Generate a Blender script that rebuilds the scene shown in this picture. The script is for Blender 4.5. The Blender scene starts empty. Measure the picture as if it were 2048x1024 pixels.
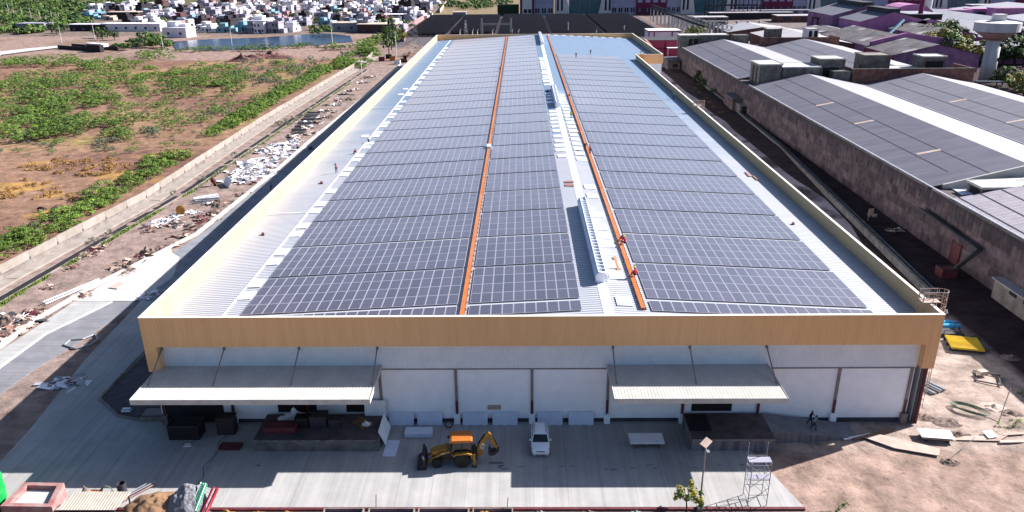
import bpy, bmesh, math, random
from mathutils import Vector, Matrix, noise
S = bpy.context.scene
COL = S.collection
R = math.radians
# ------------------------------------------------------------------ camera
YAW, PITCH, ROLL = -0.0133, 0.3738, -0.00989
C0 = Vector((-0.97725, -65.63353, 43.82201)); FPX = 1528.21
FW = Vector((math.sin(YAW)*math.cos(PITCH), math.cos(YAW)*math.cos(PITCH), -math.sin(PITCH)))
_rt = Vector((math.cos(YAW), -math.sin(YAW), 0)); _up = _rt.cross(FW)
RT = _rt*math.cos(ROLL)+_up*math.sin(ROLL); UP = -_rt*math.sin(ROLL)+_up*math.cos(ROLL)
cam = bpy.data.cameras.new('camera'); co = bpy.data.objects.new('camera', cam); COL.objects.link(co)
cam.sensor_width = 36; cam.lens = FPX/2048*36; cam.clip_end = 6000; cam.clip_start = 0.5
m3 = Matrix((RT, UP, -FW)).transposed(); co.matrix_world = Matrix.Translation(C0) @ m3.to_4x4()
S.camera = co
# ------------------------------------------------------------------ light
W = bpy.data.worlds.new('World'); S.world = W; W.use_nodes = True
nt = W.node_tree; bg = nt.nodes['Background']
sky = nt.nodes.new('ShaderNodeTexSky'); sky.sky_type = 'NISHITA'; sky.sun_disc = False
sky.sun_elevation = R(33.4); sky.sun_rotation = R(67.3); sky.dust_density = 2.0; sky.air_density = 1.0; sky.ozone_density = 5.0
nt.links.new(sky.outputs[0], bg.inputs[0]); bg.inputs[1].default_value = 0.056
sl = bpy.data.lights.new('sun', 'SUN'); sl.energy = 5.0; sl.angle = R(0.5); sl.color = (1.0, 0.955, 0.94)
so = bpy.data.objects.new('sun', sl); COL.objects.link(so); so.location = (200, 100, 200)
so.rotation_euler = Vector((-17.2, -7.2, -12.3)).to_track_quat('-Z', 'Y').to_euler()
S.view_settings.view_transform = 'Standard'; S.view_settings.look = 'None'
S.view_settings.exposure = 1.4; S.view_settings.gamma = 1; S.view_settings.use_curve_mapping = False
S.render.resolution_x = 1024; S.render.resolution_y = 512

def at(x, y, z=0.0):
    "a pixel of the 2048x1024 photograph -> point of the horizontal plane z"
    d = RT*((x-1024)/FPX) - UP*((y-512)/FPX) + FW
    t = (z-C0.z)/d.z
    return C0 + d*t
def atY(x, y, Y):
    d = RT*((x-1024)/FPX) - UP*((y-512)/FPX) + FW
    return C0 + d*((Y-C0.y)/d.y)
# ------------------------------------------------------------------ materials
KEEP = {'plaster','cladding_white','cladding_beige','board','board_pale','white','skylight','car_paint','cap','vent_wall','leaf','leaf_bright','leaf_grey','leaf_dark','leaf_yellow','cream','h_white','tower_white','debris_white','oxide','red','green_plastic','sheet_yellow','green_paint','blue_plastic','lilac'}
def mat(name, col, col2=None, scale=1.0, rough=0.8, metal=0.0, bump=0.0, bscale=None, detail=6, lo=0.35, hi=0.65,
        spec=0.3, rand=0.0, stretch=None, wave=None, waveamt=0.5, col3=None, scale3=0.1, lo3=.5, hi3=.6, backf=False):
    if name not in KEEP:
        g_ = .74; col = tuple(c*g_ for c in col); col2 = tuple(c*g_ for c in col2) if col2 else None; col3 = tuple(c*g_ for c in col3) if col3 else None
    m = bpy.data.materials.new(name); m.use_nodes = True; n = m.node_tree.nodes; l = m.node_tree.links
    b = n['Principled BSDF']; b.inputs['Roughness'].default_value = rough; b.inputs['Metallic'].default_value = metal
    b.inputs['Specular IOR Level'].default_value = spec
    tc = n.new('ShaderNodeTexCoord'); vec = tc.outputs['Object']
    if stretch:
        mp = n.new('ShaderNodeMapping'); mp.inputs['Scale'].default_value = stretch; l.new(vec, mp.inputs[0]); vec2 = mp.outputs[0]
    else: vec2 = vec
    c = None
    def rgba(q): return (q[0], q[1], q[2], 1)
    if col2 is not None:
        nz = n.new('ShaderNodeTexNoise'); nz.inputs['Scale'].default_value = scale; nz.inputs['Detail'].default_value = detail
        nz.inputs['Roughness'].default_value = 0.6
        l.new(vec2, nz.inputs['Vector'])
        rp = n.new('ShaderNodeMapRange'); rp.inputs[1].default_value = lo; rp.inputs[2].default_value = hi; l.new(nz.outputs[0], rp.inputs[0])
        mx = n.new('ShaderNodeMix'); mx.data_type = 'RGBA'; mx.inputs[6].default_value = rgba(col); mx.inputs[7].default_value = rgba(col2)
        l.new(rp.outputs[0], mx.inputs[0]); c = mx.outputs[2]
        if col3 is not None:
            n3 = n.new('ShaderNodeTexNoise'); n3.inputs['Scale'].default_value = scale3; n3.inputs['Detail'].default_value = 5
            l.new(vec, n3.inputs['Vector'])
            r3 = n.new('ShaderNodeMapRange'); r3.inputs[1].default_value = lo3; r3.inputs[2].default_value = hi3; l.new(n3.outputs[0], r3.inputs[0])
            m3_ = n.new('ShaderNodeMix'); m3_.data_type = 'RGBA'; m3_.inputs[7].default_value = rgba(col3)
            l.new(c, m3_.inputs[6]); l.new(r3.outputs[0], m3_.inputs[0]); c = m3_.outputs[2]
    if rand:
        oi = n.new('ShaderNodeObjectInfo'); hs = n.new('ShaderNodeHueSaturation')
        if c is None: hs.inputs['Color'].default_value = rgba(col)
        else: l.new(c, hs.inputs['Color'])
        mr = n.new('ShaderNodeMapRange'); mr.inputs[3].default_value = 1-rand; mr.inputs[4].default_value = 1+rand
        l.new(oi.outputs['Random'], mr.inputs[0]); l.new(mr.outputs[0], hs.inputs['Value'])
        c = hs.outputs[0]
    if c is None: b.inputs['Base Color'].default_value = rgba(col)
    else: l.new(c, b.inputs['Base Color'])
    if bump or wave:
        bp = n.new('ShaderNodeBump'); bp.inputs['Distance'].default_value = 0.05; bp.inputs['Strength'].default_value = bump if bump else waveamt
        if wave:   # (axis, period in m)
            wv = n.new('ShaderNodeTexWave'); wv.wave_type = 'BANDS'; wv.bands_direction = wave[0]; wv.inputs['Scale'].default_value = 0.314/wave[1]
            l.new(vec, wv.inputs['Vector']); l.new(wv.outputs[1], bp.inputs['Height'])
            bp.inputs['Strength'].default_value = waveamt
        else:
            nb = n.new('ShaderNodeTexNoise'); nb.inputs['Scale'].default_value = bscale or scale*4; nb.inputs['Detail'].default_value = 6
            l.new(vec, nb.inputs['Vector']); l.new(nb.outputs[0], bp.inputs['Height'])
        l.new(bp.outputs[0], b.inputs['Normal'])
    return m
M = {}
def dm(k, *a, **kw): M[k] = mat(k, *a, **kw)
dm('concrete', (.50,.49,.47), (.40,.39,.38), .35, .9, bump=.25, bscale=3, col3=(.30,.30,.31), scale3=.12, lo3=.55, hi3=.75)
dm('concrete_white', (.62,.61,.58), (.50,.49,.47), .5, .9, bump=.2, bscale=3)
dm('concrete_grey', (.26,.26,.28), (.18,.18,.20), .8, .9, bump=.25, bscale=4)
dm('concrete_blue', (.17,.18,.21), (.10,.11,.13), .25, .8, bump=.25, bscale=2, stretch=(1,.2,1))
dm('concrete_old', (.34,.30,.27), (.16,.13,.12), .6, .95, bump=.5, bscale=3, lo=.3, hi=.7)
dm('concrete_dark', (.14,.11,.12), (.07,.06,.065), .9, .9, bump=.4, bscale=3)
dm('wall_block', (.40,.35,.31), (.30,.26,.22), .5, .9, bump=.3, bscale=3, rand=.08)
dm('plaster', (.90,.90,.92), (.83,.83,.86), .8, .8, bump=.25, bscale=5)
dm('plinth', (.10,.10,.12), (.06,.06,.07), 1.2, .9)
dm('cladding_white', (.74,.77,.80), (.66,.69,.73), .5, .45, wave=('X', .30), waveamt=.6)
dm('cladding_beige', (.82,.475,.225), (.74,.42,.19), .9, .6, wave=('X', .33), waveamt=.5, stretch=(1.6,1,.12))
dm('cladding_beige_side', (.66,.49,.28), (.60,.44,.25), .3, .55, wave=('Y', .33), waveamt=.35)
dm('cap', (.80,.74,.62), (.70,.64,.54), .7, .5)
dm('canopy', (.74,.72,.66), (.62,.60,.55), .6, .5, wave=('X', .30), waveamt=.5)
dm('canopy_edge', (.70,.68,.64), (.55,.53,.50), 1.0, .6)
dm('steel_brown', (.34,.29,.28), (.25,.21,.20), 2, .6)
dm('oxide', (.13,.03,.035), (.08,.02,.03), 2, .6)
dm('orange', (.62,.19,.035), (.48,.13,.03), .5, .6, col3=(.50,.24,.14), scale3=.05, lo3=.45, hi3=.7)
dm('orange_far', (.42,.20,.15), (.36,.18,.14), .5, .6)
dm('white', (.82,.82,.84), (.74,.74,.77), 1.5, .5)
dm('skylight', (.85,.87,.90), (.78,.80,.84), 2.0, .4)
dm('tin', (.42,.43,.46), (.30,.31,.34), 1.5, .35, metal=.3)
dm('vent_wall', (.42,.56,.72), (.36,.49,.64), .8, .4)
dm('dark', (.025,.022,.025), (.015,.013,.015), 3, .8)
dm('darkgrey', (.06,.06,.07), (.04,.04,.05), 2, .7)
dm('rubber', (.02,.02,.02), (.03,.03,.03), 5, .85)
dm('glass_dark', (.012,.014,.018), rough=.08, spec=.6)
dm('car_paint', (.74,.76,.80), rough=.25, spec=.6)
dm('yellow', (.50,.24,.03), (.34,.15,.02), 2.2, .5)
dm('cab_orange', (.62,.20,.035), (.50,.15,.03), 2.2, .35)
dm('black_metal', (.03,.028,.03), (.05,.04,.04), 3, .6)
dm('red', (.42,.03,.05), (.30,.02,.04), 2, .6)
dm('pink_concrete', (.42,.30,.27), (.36,.13,.13), 1.2, .9)
dm('green_plastic', (.01,.30,.06), (.008,.24,.05), 2, .4)
dm('green_paint', (.02,.42,.16), rough=.5)
dm('sheet_yellow', (.70,.50,.02), (.58,.37,.03), .8, .5, wave=('Y', .33), waveamt=1.0)
dm('blue_plastic', (.05,.36,.62), (.04,.30,.52), 2, .4)
dm('board', (.60,.65,.76), (.52,.57,.68), 1.0, .55)
dm('board_pale', (.78,.78,.80), (.66,.66,.70), 1.0, .55)
dm('plank', (.62,.48,.40), (.48,.36,.30), 1.0, .8)
dm('wood', (.30,.18,.09), (.20,.11,.06), 3, .8)
dm('sand', (.34,.20,.11), (.24,.14,.08), .9, .95, bump=.8, bscale=3)
dm('gravel', (.32,.32,.34), (.14,.14,.16), 7, .95, bump=1.0, bscale=9, lo=.4, hi=.6)
dm('rubble', (.30,.22,.18), (.10,.07,.06), 1.6, .95, bump=1.0, bscale=2.5)
dm('debris_white', (.80,.80,.82), (.55,.54,.56), 1.2, .7)
dm('debris_brown', (.34,.20,.15), (.16,.09,.07), 2.5, .9)
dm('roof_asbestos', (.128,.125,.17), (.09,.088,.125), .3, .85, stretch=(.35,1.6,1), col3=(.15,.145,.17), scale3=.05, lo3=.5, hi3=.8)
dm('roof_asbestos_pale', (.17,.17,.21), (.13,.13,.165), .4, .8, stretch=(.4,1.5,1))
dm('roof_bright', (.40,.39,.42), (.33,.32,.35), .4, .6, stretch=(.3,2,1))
dm('roof_ribbed', (.42,.38,.42), (.33,.30,.34), .6, .7, wave=('Y', 1.05), waveamt=1.0)
dm('roof_mottled', (.16,.14,.15), (.055,.05,.06), .28, .9, stretch=(1,.5,1), col3=(.36,.33,.34), scale3=.13, lo3=.60, hi3=.66)
dm('roof_pale', (.52,.49,.50), (.40,.37,.39), .3, .7)
dm('roof_lightgrey', (.34,.35,.38), (.27,.28,.32), .2, .7)
dm('mill_wall', (.20,.15,.145), (.085,.055,.065), .45, .95, bump=.5, bscale=2, stretch=(1,1,.45), col3=(.035,.03,.035), scale3=.35, lo3=.58, hi3=.70)
dm('block_grey', (.22,.21,.20), (.10,.095,.095), .7, .95, bump=.5, bscale=2)
dm('block_red', (.26,.13,.10), (.12,.06,.055), .7, .95, bump=.4, bscale=2)
dm('magenta', (.55,.22,.44), (.42,.18,.35), .3, .8)
dm('magenta_dull', (.40,.21,.36), (.24,.12,.24), .3, .85)
dm('maroon', (.20,.018,.08), (.16,.015,.07), .3, .7)
dm('crimson', (.50,.06,.14), (.42,.05,.12), .4, .6)
dm('lilac', (.36,.35,.47), (.30,.29,.41), .2, .8)
dm('cream', (.62,.59,.57), (.54,.51,.50), .3, .7)
dm('teal_glass', (.03,.12,.16), (.05,.18,.22), .25, .2, spec=.6)
dm('window', (.03,.035,.06), rough=.3)
dm('tower_white', (.58,.56,.56), (.44,.41,.42), .35, .9, stretch=(1,1,.3))
dm('tower_pink', (.52,.30,.26), (.42,.24,.21), .35, .9)
dm('pv_far', (.020,.018,.030), (.012,.011,.02), .3, .9, spec=.1)
dm('pv_edge', (.42,.36,.38), rough=.6)
dm('water', (.02,.035,.08), (.015,.03,.07), .03, .25, bump=.15, bscale=1.5, spec=.5)
dm('skin', (.22,.11,.07), rough=.6)
dm('hair', (.015,.012,.01), rough=.6)
dm('cloth_red', (.55,.02,.05), rough=.8); dm('cloth_pink', (.70,.28,.30), rough=.8); dm('cloth_green', (.08,.55,.32), rough=.8)
dm('cloth_dark', (.02,.02,.03), rough=.8); dm('cloth_blue', (.20,.34,.50), rough=.8); dm('cloth_white', (.65,.65,.68), rough=.8)
dm('cloth_navy', (.03,.03,.10), rough=.8); dm('cloth_lime', (.40,.60,.08), rough=.8); dm('helmet_yellow', (.80,.55,.03), rough=.4)
dm('leaf', (.125,.20,.036), (.05,.095,.02), .9, .7, rand=.30, backf=True)
dm('leaf_bright', (.18,.27,.034), (.07,.13,.018), .9, .7, rand=.25)
dm('leaf_grey', (.15,.19,.12), (.05,.08,.05), .9, .7, rand=.25)
dm('leaf_dark', (.012,.035,.012), (.02,.05,.015), .9, .7, rand=.25)
dm('leaf_yellow', (.30,.24,.03), (.12,.14,.02), .5, .7, rand=.25)
dm('straw', (.46,.27,.09), (.30,.16,.06), 1.2, .9, rand=.2)
dm('bark', (.10,.065,.045), (.06,.04,.03), 3, .9)
dm('h_white', (.74,.72,.76), (.60,.58,.64), .25, .8); dm('h_grey', (.40,.39,.47), (.30,.29,.36), .3, .8)
dm('h_blue', (.22,.40,.50), (.18,.34,.43), .3, .8); dm('h_pink', (.50,.27,.28), (.38,.20,.21), .3, .8)
dm('h_brick', (.13,.06,.065), (.09,.045,.05), .6, .9); dm('h_cream', (.62,.52,.42), (.50,.42,.34), .3, .8)
dm('h_dark', (.045,.035,.045), (.03,.025,.03), .6, .9)
dm('h_roof', (.50,.47,.48), (.30,.27,.28), .35, .9); dm('h_roofdark', (.14,.12,.12), (.08,.07,.07), .35, .9)

# main roof: profiled sheet, blue film still on the far sheets
def roof_material():
    m = bpy.data.materials.new('profiled_roof'); m.use_nodes = True; n = m.node_tree.nodes; l = m.node_tree.links; b = n['Principled BSDF']
    tc = n.new('ShaderNodeTexCoord'); sp = n.new('ShaderNodeSeparateXYZ'); l.new(tc.outputs['Object'], sp.inputs[0])
    nz = n.new('ShaderNodeTexNoise'); nz.inputs['Scale'].default_value = .05; nz.inputs['Detail'].default_value = 4
    mp = n.new('ShaderNodeMapping'); mp.inputs['Scale'].default_value = (.6, 3, 1); l.new(tc.outputs['Object'], mp.inputs[0]); l.new(mp.outputs[0], nz.inputs[0])
    a = n.new('ShaderNodeMath'); a.operation = 'MULTIPLY_ADD'; a.inputs[1].default_value = 120; a.inputs[2].default_value = -60; l.new(nz.outputs[0], a.inputs[0])
    ad = n.new('ShaderNodeMath'); l.new(sp.outputs[1], ad.inputs[0]); l.new(a.outputs[0], ad.inputs[1])
    mr = n.new('ShaderNodeMapRange'); mr.inputs[1].default_value = 55; mr.inputs[2].default_value = 125; l.new(ad.outputs[0], mr.inputs[0])
    n2 = n.new('ShaderNodeTexNoise'); n2.inputs['Scale'].default_value = .25; n2.inputs['Detail'].default_value = 8
    mp2 = n.new('ShaderNodeMapping'); mp2.inputs['Scale'].default_value = (.15, 3, 1); l.new(tc.outputs['Object'], mp2.inputs[0]); l.new(mp2.outputs[0], n2.inputs[0])
    m1 = n.new('ShaderNodeMix'); m1.data_type = 'RGBA'; m1.inputs[6].default_value = (.50,.52,.56,1); m1.inputs[7].default_value = (.40,.41,.46,1); l.new(n2.outputs[0], m1.inputs[0])
    m2 = n.new('ShaderNodeMix'); m2.data_type = 'RGBA'; m2.inputs[7].default_value = (.20,.285,.40,1); l.new(m1.outputs[2], m2.inputs[6]); l.new(mr.outputs[0], m2.inputs[0])
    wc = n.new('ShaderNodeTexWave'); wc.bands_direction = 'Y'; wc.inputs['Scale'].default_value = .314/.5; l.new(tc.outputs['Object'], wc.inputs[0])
    rc = n.new('ShaderNodeMapRange'); rc.inputs[1].default_value = .35; rc.inputs[2].default_value = .75; rc.inputs[3].default_value = .62; rc.inputs[4].default_value = 1.0; l.new(wc.outputs[1], rc.inputs[0])  # rib shading painted into the base colour: troughs darker than crests
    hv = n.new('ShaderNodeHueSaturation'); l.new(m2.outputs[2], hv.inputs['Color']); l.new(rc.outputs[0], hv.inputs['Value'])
    l.new(hv.outputs[0], b.inputs['Base Color']); b.inputs['Roughness'].default_value = .5; b.inputs['Metallic'].default_value = .1
    wv = n.new('ShaderNodeTexWave'); wv.bands_direction = 'Y'; wv.inputs['Scale'].default_value = .314/.5; l.new(tc.outputs['Object'], wv.inputs[0])
    bp = n.new('ShaderNodeBump'); bp.inputs['Strength'].default_value = 1.0; bp.inputs['Distance'].default_value = .11; l.new(wv.outputs[1], bp.inputs['Height']); l.new(bp.outputs[0], b.inputs['Normal'])
    return m
def mill_material():
    m = bpy.data.materials.new('mill_wall'); m.use_nodes = True; n = m.node_tree.nodes; l = m.node_tree.links; b = n['Principled BSDF']; b.inputs['Roughness'].default_value = .95
    tc = n.new('ShaderNodeTexCoord'); sp = n.new('ShaderNodeSeparateXYZ'); l.new(tc.outputs['Object'], sp.inputs[0]); ad = n.new('ShaderNodeMath'); l.new(sp.outputs[0], ad.inputs[0]); l.new(sp.outputs[1], ad.inputs[1])
    cb = n.new('ShaderNodeCombineXYZ'); l.new(ad.outputs[0], cb.inputs[0]); l.new(sp.outputs[2], cb.inputs[1])
    br = n.new('ShaderNodeTexBrick'); br.inputs['Scale'].default_value = 1; br.inputs['Brick Width'].default_value = 2.4; br.inputs['Row Height'].default_value = 1.5; br.inputs['Mortar Size'].default_value = .05; br.inputs['Mortar Smooth'].default_value = .6
    br.inputs['Color1'].default_value = (.125,.088,.092,1); br.inputs['Color2'].default_value = (.045,.03,.036,1); br.inputs['Mortar'].default_value = (.075,.055,.06,1); l.new(cb.outputs[0], br.inputs[0])
    nz = n.new('ShaderNodeTexNoise'); nz.inputs['Scale'].default_value = .7; nz.inputs['Detail'].default_value = 9; nz.inputs['Roughness'].default_value = .7; l.new(tc.outputs['Object'], nz.inputs[0])
    r = n.new('ShaderNodeMapRange'); r.inputs[1].default_value = .3; r.inputs[2].default_value = .7; r.inputs[3].default_value = .3; r.inputs[4].default_value = 1.6; l.new(nz.outputs[0], r.inputs[0])
    h = n.new('ShaderNodeHueSaturation'); l.new(br.outputs[0], h.inputs['Color']); l.new(r.outputs[0], h.inputs['Value'])
    mp = n.new('ShaderNodeMapping'); mp.inputs['Scale'].default_value = (1,1.3,.12); l.new(tc.outputs['Object'], mp.inputs[0]); n2 = n.new('ShaderNodeTexNoise'); n2.inputs['Scale'].default_value = 1; n2.inputs['Detail'].default_value = 5; l.new(mp.outputs[0], n2.inputs[0])
    a2 = n.new('ShaderNodeMath'); a2.operation = 'MULTIPLY_ADD'; a2.inputs[1].default_value = 9; a2.inputs[2].default_value = 0; l.new(n2.outputs[0], a2.inputs[0])
    a3 = n.new('ShaderNodeMath'); l.new(a2.outputs[0], a3.inputs[0]); l.new(sp.outputs[2], a3.inputs[1])
    r3 = n.new('ShaderNodeMapRange'); r3.inputs[1].default_value = 10.6; r3.inputs[2].default_value = 13.0; r3.inputs[4].default_value = .9; l.new(a3.outputs[0], r3.inputs[0])
    mx = n.new('ShaderNodeMix'); mx.data_type = 'RGBA'; mx.inputs[7].default_value = (.03,.025,.03,1); l.new(h.outputs[0], mx.inputs[6]); l.new(r3.outputs[0], mx.inputs[0]); l.new(mx.outputs[2], b.inputs['Base Color'])
    bp = n.new('ShaderNodeBump'); bp.inputs['Strength'].default_value = .6; bp.inputs['Distance'].default_value = .1; l.new(nz.outputs[0], bp.inputs['Height']); l.new(bp.outputs[0], b.inputs['Normal'])
    return m
M['mill_wall'] = mill_material()
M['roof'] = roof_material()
def pv_material():
    m = bpy.data.materials.new('solar_cells'); m.use_nodes = True; n = m.node_tree.nodes; l = m.node_tree.links; b = n['Principled BSDF']
    uv = n.new('ShaderNodeUVMap'); sp = n.new('ShaderNodeSeparateXYZ'); l.new(uv.outputs[0], sp.inputs[0])
    def line(src, k, w):
        a = n.new('ShaderNodeMath'); a.operation = 'MULTIPLY'; a.inputs[1].default_value = k; l.new(src, a.inputs[0])
        f = n.new('ShaderNodeMath'); f.operation = 'FRACT'; l.new(a.outputs[0], f.inputs[0])
        g = n.new('ShaderNodeMath'); g.operation = 'PINGPONG'; g.inputs[1].default_value = .5; l.new(f.outputs[0], g.inputs[0])
        h = n.new('ShaderNodeMath'); h.operation = 'LESS_THAN'; h.inputs[1].default_value = w; l.new(g.outputs[0], h.inputs[0]); return h.outputs[0]
    x = line(sp.outputs[0], 6, .055); y = line(sp.outputs[1], 2, .010)
    mx = n.new('ShaderNodeMath'); mx.operation = 'MAXIMUM'; l.new(x, mx.inputs[0]); l.new(y, mx.inputs[1])
    oi = n.new('ShaderNodeObjectInfo'); mr = n.new('ShaderNodeMapRange'); mr.inputs[3].default_value = .75; mr.inputs[4].default_value = 1.3; l.new(oi.outputs['Random'], mr.inputs[0])
    hs = n.new('ShaderNodeHueSaturation'); hs.inputs['Color'].default_value = (.046,.038,.056,1); l.new(mr.outputs[0], hs.inputs['Value'])
    c = n.new('ShaderNodeMix'); c.data_type = 'RGBA'; l.new(hs.outputs[0], c.inputs[6]); c.inputs[7].default_value = (.12,.12,.15,1); l.new(mx.outputs[0], c.inputs[0])
    l.new(c.outputs[2], b.inputs['Base Color']); b.inputs['Roughness'].default_value = .45; b.inputs['IOR'].default_value = 1.6; b.inputs['Coat Weight'].default_value = .9; b.inputs['Coat Roughness'].default_value = .12; b.inputs['Coat IOR'].default_value = 1.8; b.inputs['Sheen Weight'].default_value = 1.0; b.inputs['Sheen Roughness'].default_value = .25; b.inputs['Sheen Tint'].default_value = (.95,.90,1,1); b.inputs['Coat Tint'].default_value = (1,1,1,1)
    b.inputs['Specular IOR Level'].default_value = .5
    return m
M['cells'] = pv_material()
M['pv_frame'] = mat('pv_frame', (.46,.46,.52), rough=.4)
# ------------------------------------------------------------------ helpers
class MB:
    def __init__(s): s.v = []; s.f = []; s.mi = []; s.uv = {}; s.mats = []
    def _m(s, k):
        if k is None: return 0
        if k not in s.mats: s.mats.append(k)
        return s.mats.index(k)
    def face(s, pts, k=None, uv=None):
        i = len(s.v); s.v += [tuple(p) for p in pts]; s.f.append(tuple(range(i, i+len(pts)))); s.mi.append(s._m(k))
        if uv: s.uv[len(s.f)-1] = uv
        return s
    def box(s, x0, x1, y0, y1, z0, z1, k=None, T=None, top=None):
        p = [(x0,y0,z0),(x1,y0,z0),(x1,y1,z0),(x0,y1,z0),(x0,y0,z1),(x1,y0,z1),(x1,y1,z1),(x0,y1,z1)]
        if T is not None: p = [tuple(T @ Vector(q)) for q in p]
        i = len(s.v); s.v += p; m = s._m(k)
        for q, f in enumerate(((0,3,2,1),(4,5,6,7),(0,1,5,4),(1,2,6,5),(2,3,7,6),(3,0,4,7))):
            s.f.append(tuple(i+j for j in f)); s.mi.append(s._m(top) if (top and q == 1) else m)
        return s
    def prism(s, poly, z0, z1, k=None, T=None, top=None):
        n = len(poly); a = [(p[0],p[1],z0) for p in poly]+[(p[0],p[1],z1) for p in poly]
        if T is not None: a = [tuple(T @ Vector(q)) for q in a]
        i = len(s.v); s.v += a; m = s._m(k)
        s.f.append(tuple(i+j for j in reversed(range(n)))); s.mi.append(m)
        s.f.append(tuple(i+n+j for j in range(n))); s.mi.append(s._m(top) if top else m)
        for j in range(n):
            s.f.append((i+j, i+(j+1)%n, i+n+(j+1)%n, i+n+j)); s.mi.append(m)
        return s
    def tube(s, a, b, r, k=None, n=8, r2=None):
        a = Vector(a); b = Vector(b); d = b-a
        if d.length < 1e-6: return s
        q = d.to_track_quat('Z', 'Y'); r2 = r if r2 is None else r2; i = len(s.v)
        for c, rr in ((a, r), (b, r2)):
            for j in range(n):
                t = 2*math.pi*j/n; s.v.append(tuple(c + q @ Vector((rr*math.cos(t), rr*math.sin(t), 0))))
        m = s._m(k)
        for j in range(n): s.f.append((i+j, i+(j+1)%n, i+n+(j+1)%n, i+n+j)); s.mi.append(m)
        s.f.append(tuple(i+j for j in reversed(range(n)))); s.mi.append(m); s.f.append(tuple(i+n+j for j in range(n))); s.mi.append(m)
        return s
    def lathe(s, prof, k=None, n=20, c=(0,0,0)):
        i = len(s.v); m = s._m(k)
        for r, z in prof:
            for j in range(n):
                t = 2*math.pi*j/n; s.v.append((c[0]+r*math.cos(t), c[1]+r*math.sin(t), c[2]+z))
        for a in range(len(prof)-1):
            for j in range(n):
                s.f.append((i+a*n+j, i+a*n+(j+1)%n, i+(a+1)*n+(j+1)%n, i+(a+1)*n+j)); s.mi.append(m)
        s.f.append(tuple(i+j for j in reversed(range(n)))); s.mi.append(m)
        e = i+(len(prof)-1)*n; s.f.append(tuple(e+j for j in range(n))); s.mi.append(m)
        return s
    def mesh(s, name, k=None):
        me = bpy.data.meshes.new(name); me.from_pydata(s.v, [], s.f)
        ks = s.mats or [k]
        if k is not None and not s.mats: ks = [k]
        for q in ks: me.materials.append(M[q])
        me.polygons.foreach_set('material_index', s.mi)
        if s.uv:
            u = me.uv_layers.new(name='UVMap')
            for fi, c in s.uv.items():
                for li, uvc in zip(me.polygons[fi].loop_indices, c): u.data[li].uv = uvc
        me.update(); return me
    def build(s, name, k=None, parent=None, smooth=False):
        o = bpy.data.objects.new(name, s.mesh(name, k)); COL.objects.link(o)
        if smooth:
            for p in o.data.polygons: p.use_smooth = True
        if parent: o.parent = parent
        return o
def tag(o, label=None, cat=None, group=None, kind=None):
    if label: o['label'] = label
    if cat: o['category'] = cat
    if group: o['group'] = group
    if kind: o['kind'] = kind
    return o
def empty(name, loc=(0,0,0), rz=0):
    o = bpy.data.objects.new(name, None); COL.objects.link(o); o.location = loc; o.rotation_euler = (0,0,rz); o.empty_display_size = .3
    return o
def thing(name, label, cat, loc=(0,0,0), rz=0, group=None): return tag(empty(name, loc, rz), label, cat, group)
KIDS = {}
def copy_tree(o, label=None, loc=None, rz=None, group=None, sc=None):
    c = o.copy(); COL.objects.link(c)
    if label: c['label'] = label
    if group: c['group'] = group
    if loc is not None: c.location = loc
    if rz is not None: c.rotation_euler = (0,0,rz)
    if sc is not None: c.scale = sc
    for ch in [x for x in KIDS.get(o.name, []) or list(o.children)]:
        d = ch.copy(); COL.objects.link(d); d.parent = c
        for g in list(ch.children):
            e = g.copy(); COL.objects.link(e); e.parent = d
    return c
def one(mb, name, k, label, cat, loc=(0,0,0), rz=0, group=None, smooth=False):
    o = mb.build(name, k, None, smooth); o.location = loc; o.rotation_euler = (0,0,rz); return tag(o, label, cat, group)
def struct(mb, name, k, kind='structure'):
    o = mb.build(name, k); o['kind'] = kind; return o
def text_mesh(word, size, name, k, parent, loc, rot, depth=.01):
    cu = bpy.data.curves.new('t', 'FONT'); cu.body = word; cu.size = size; cu.extrude = depth; cu.align_x = 'CENTER'; cu.align_y = 'CENTER'
    to = bpy.data.objects.new('t', cu); COL.objects.link(to)
    me = bpy.data.meshes.new_from_object(to.evaluated_get(bpy.context.evaluated_depsgraph_get()))
    bpy.data.objects.remove(to); me.materials.clear(); me.materials.append(M[k])
    o = bpy.data.objects.new(name, me); COL.objects.link(o); o.parent = parent; o.location = loc; o.rotation_euler = rot
    return o
ORD = ['first','second','third','fourth','fifth','sixth','seventh','eighth','ninth','tenth','eleventh','twelfth','thirteenth','fourteenth','fifteenth',
       'sixteenth','seventeenth','eighteenth','nineteenth','twentieth','twenty-first','twenty-second','twenty-third','twenty-fourth','twenty-fifth',
       'twenty-sixth','twenty-seventh','twenty-eighth','twenty-ninth','thirtieth']
rnd = random.Random(7)
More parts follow.
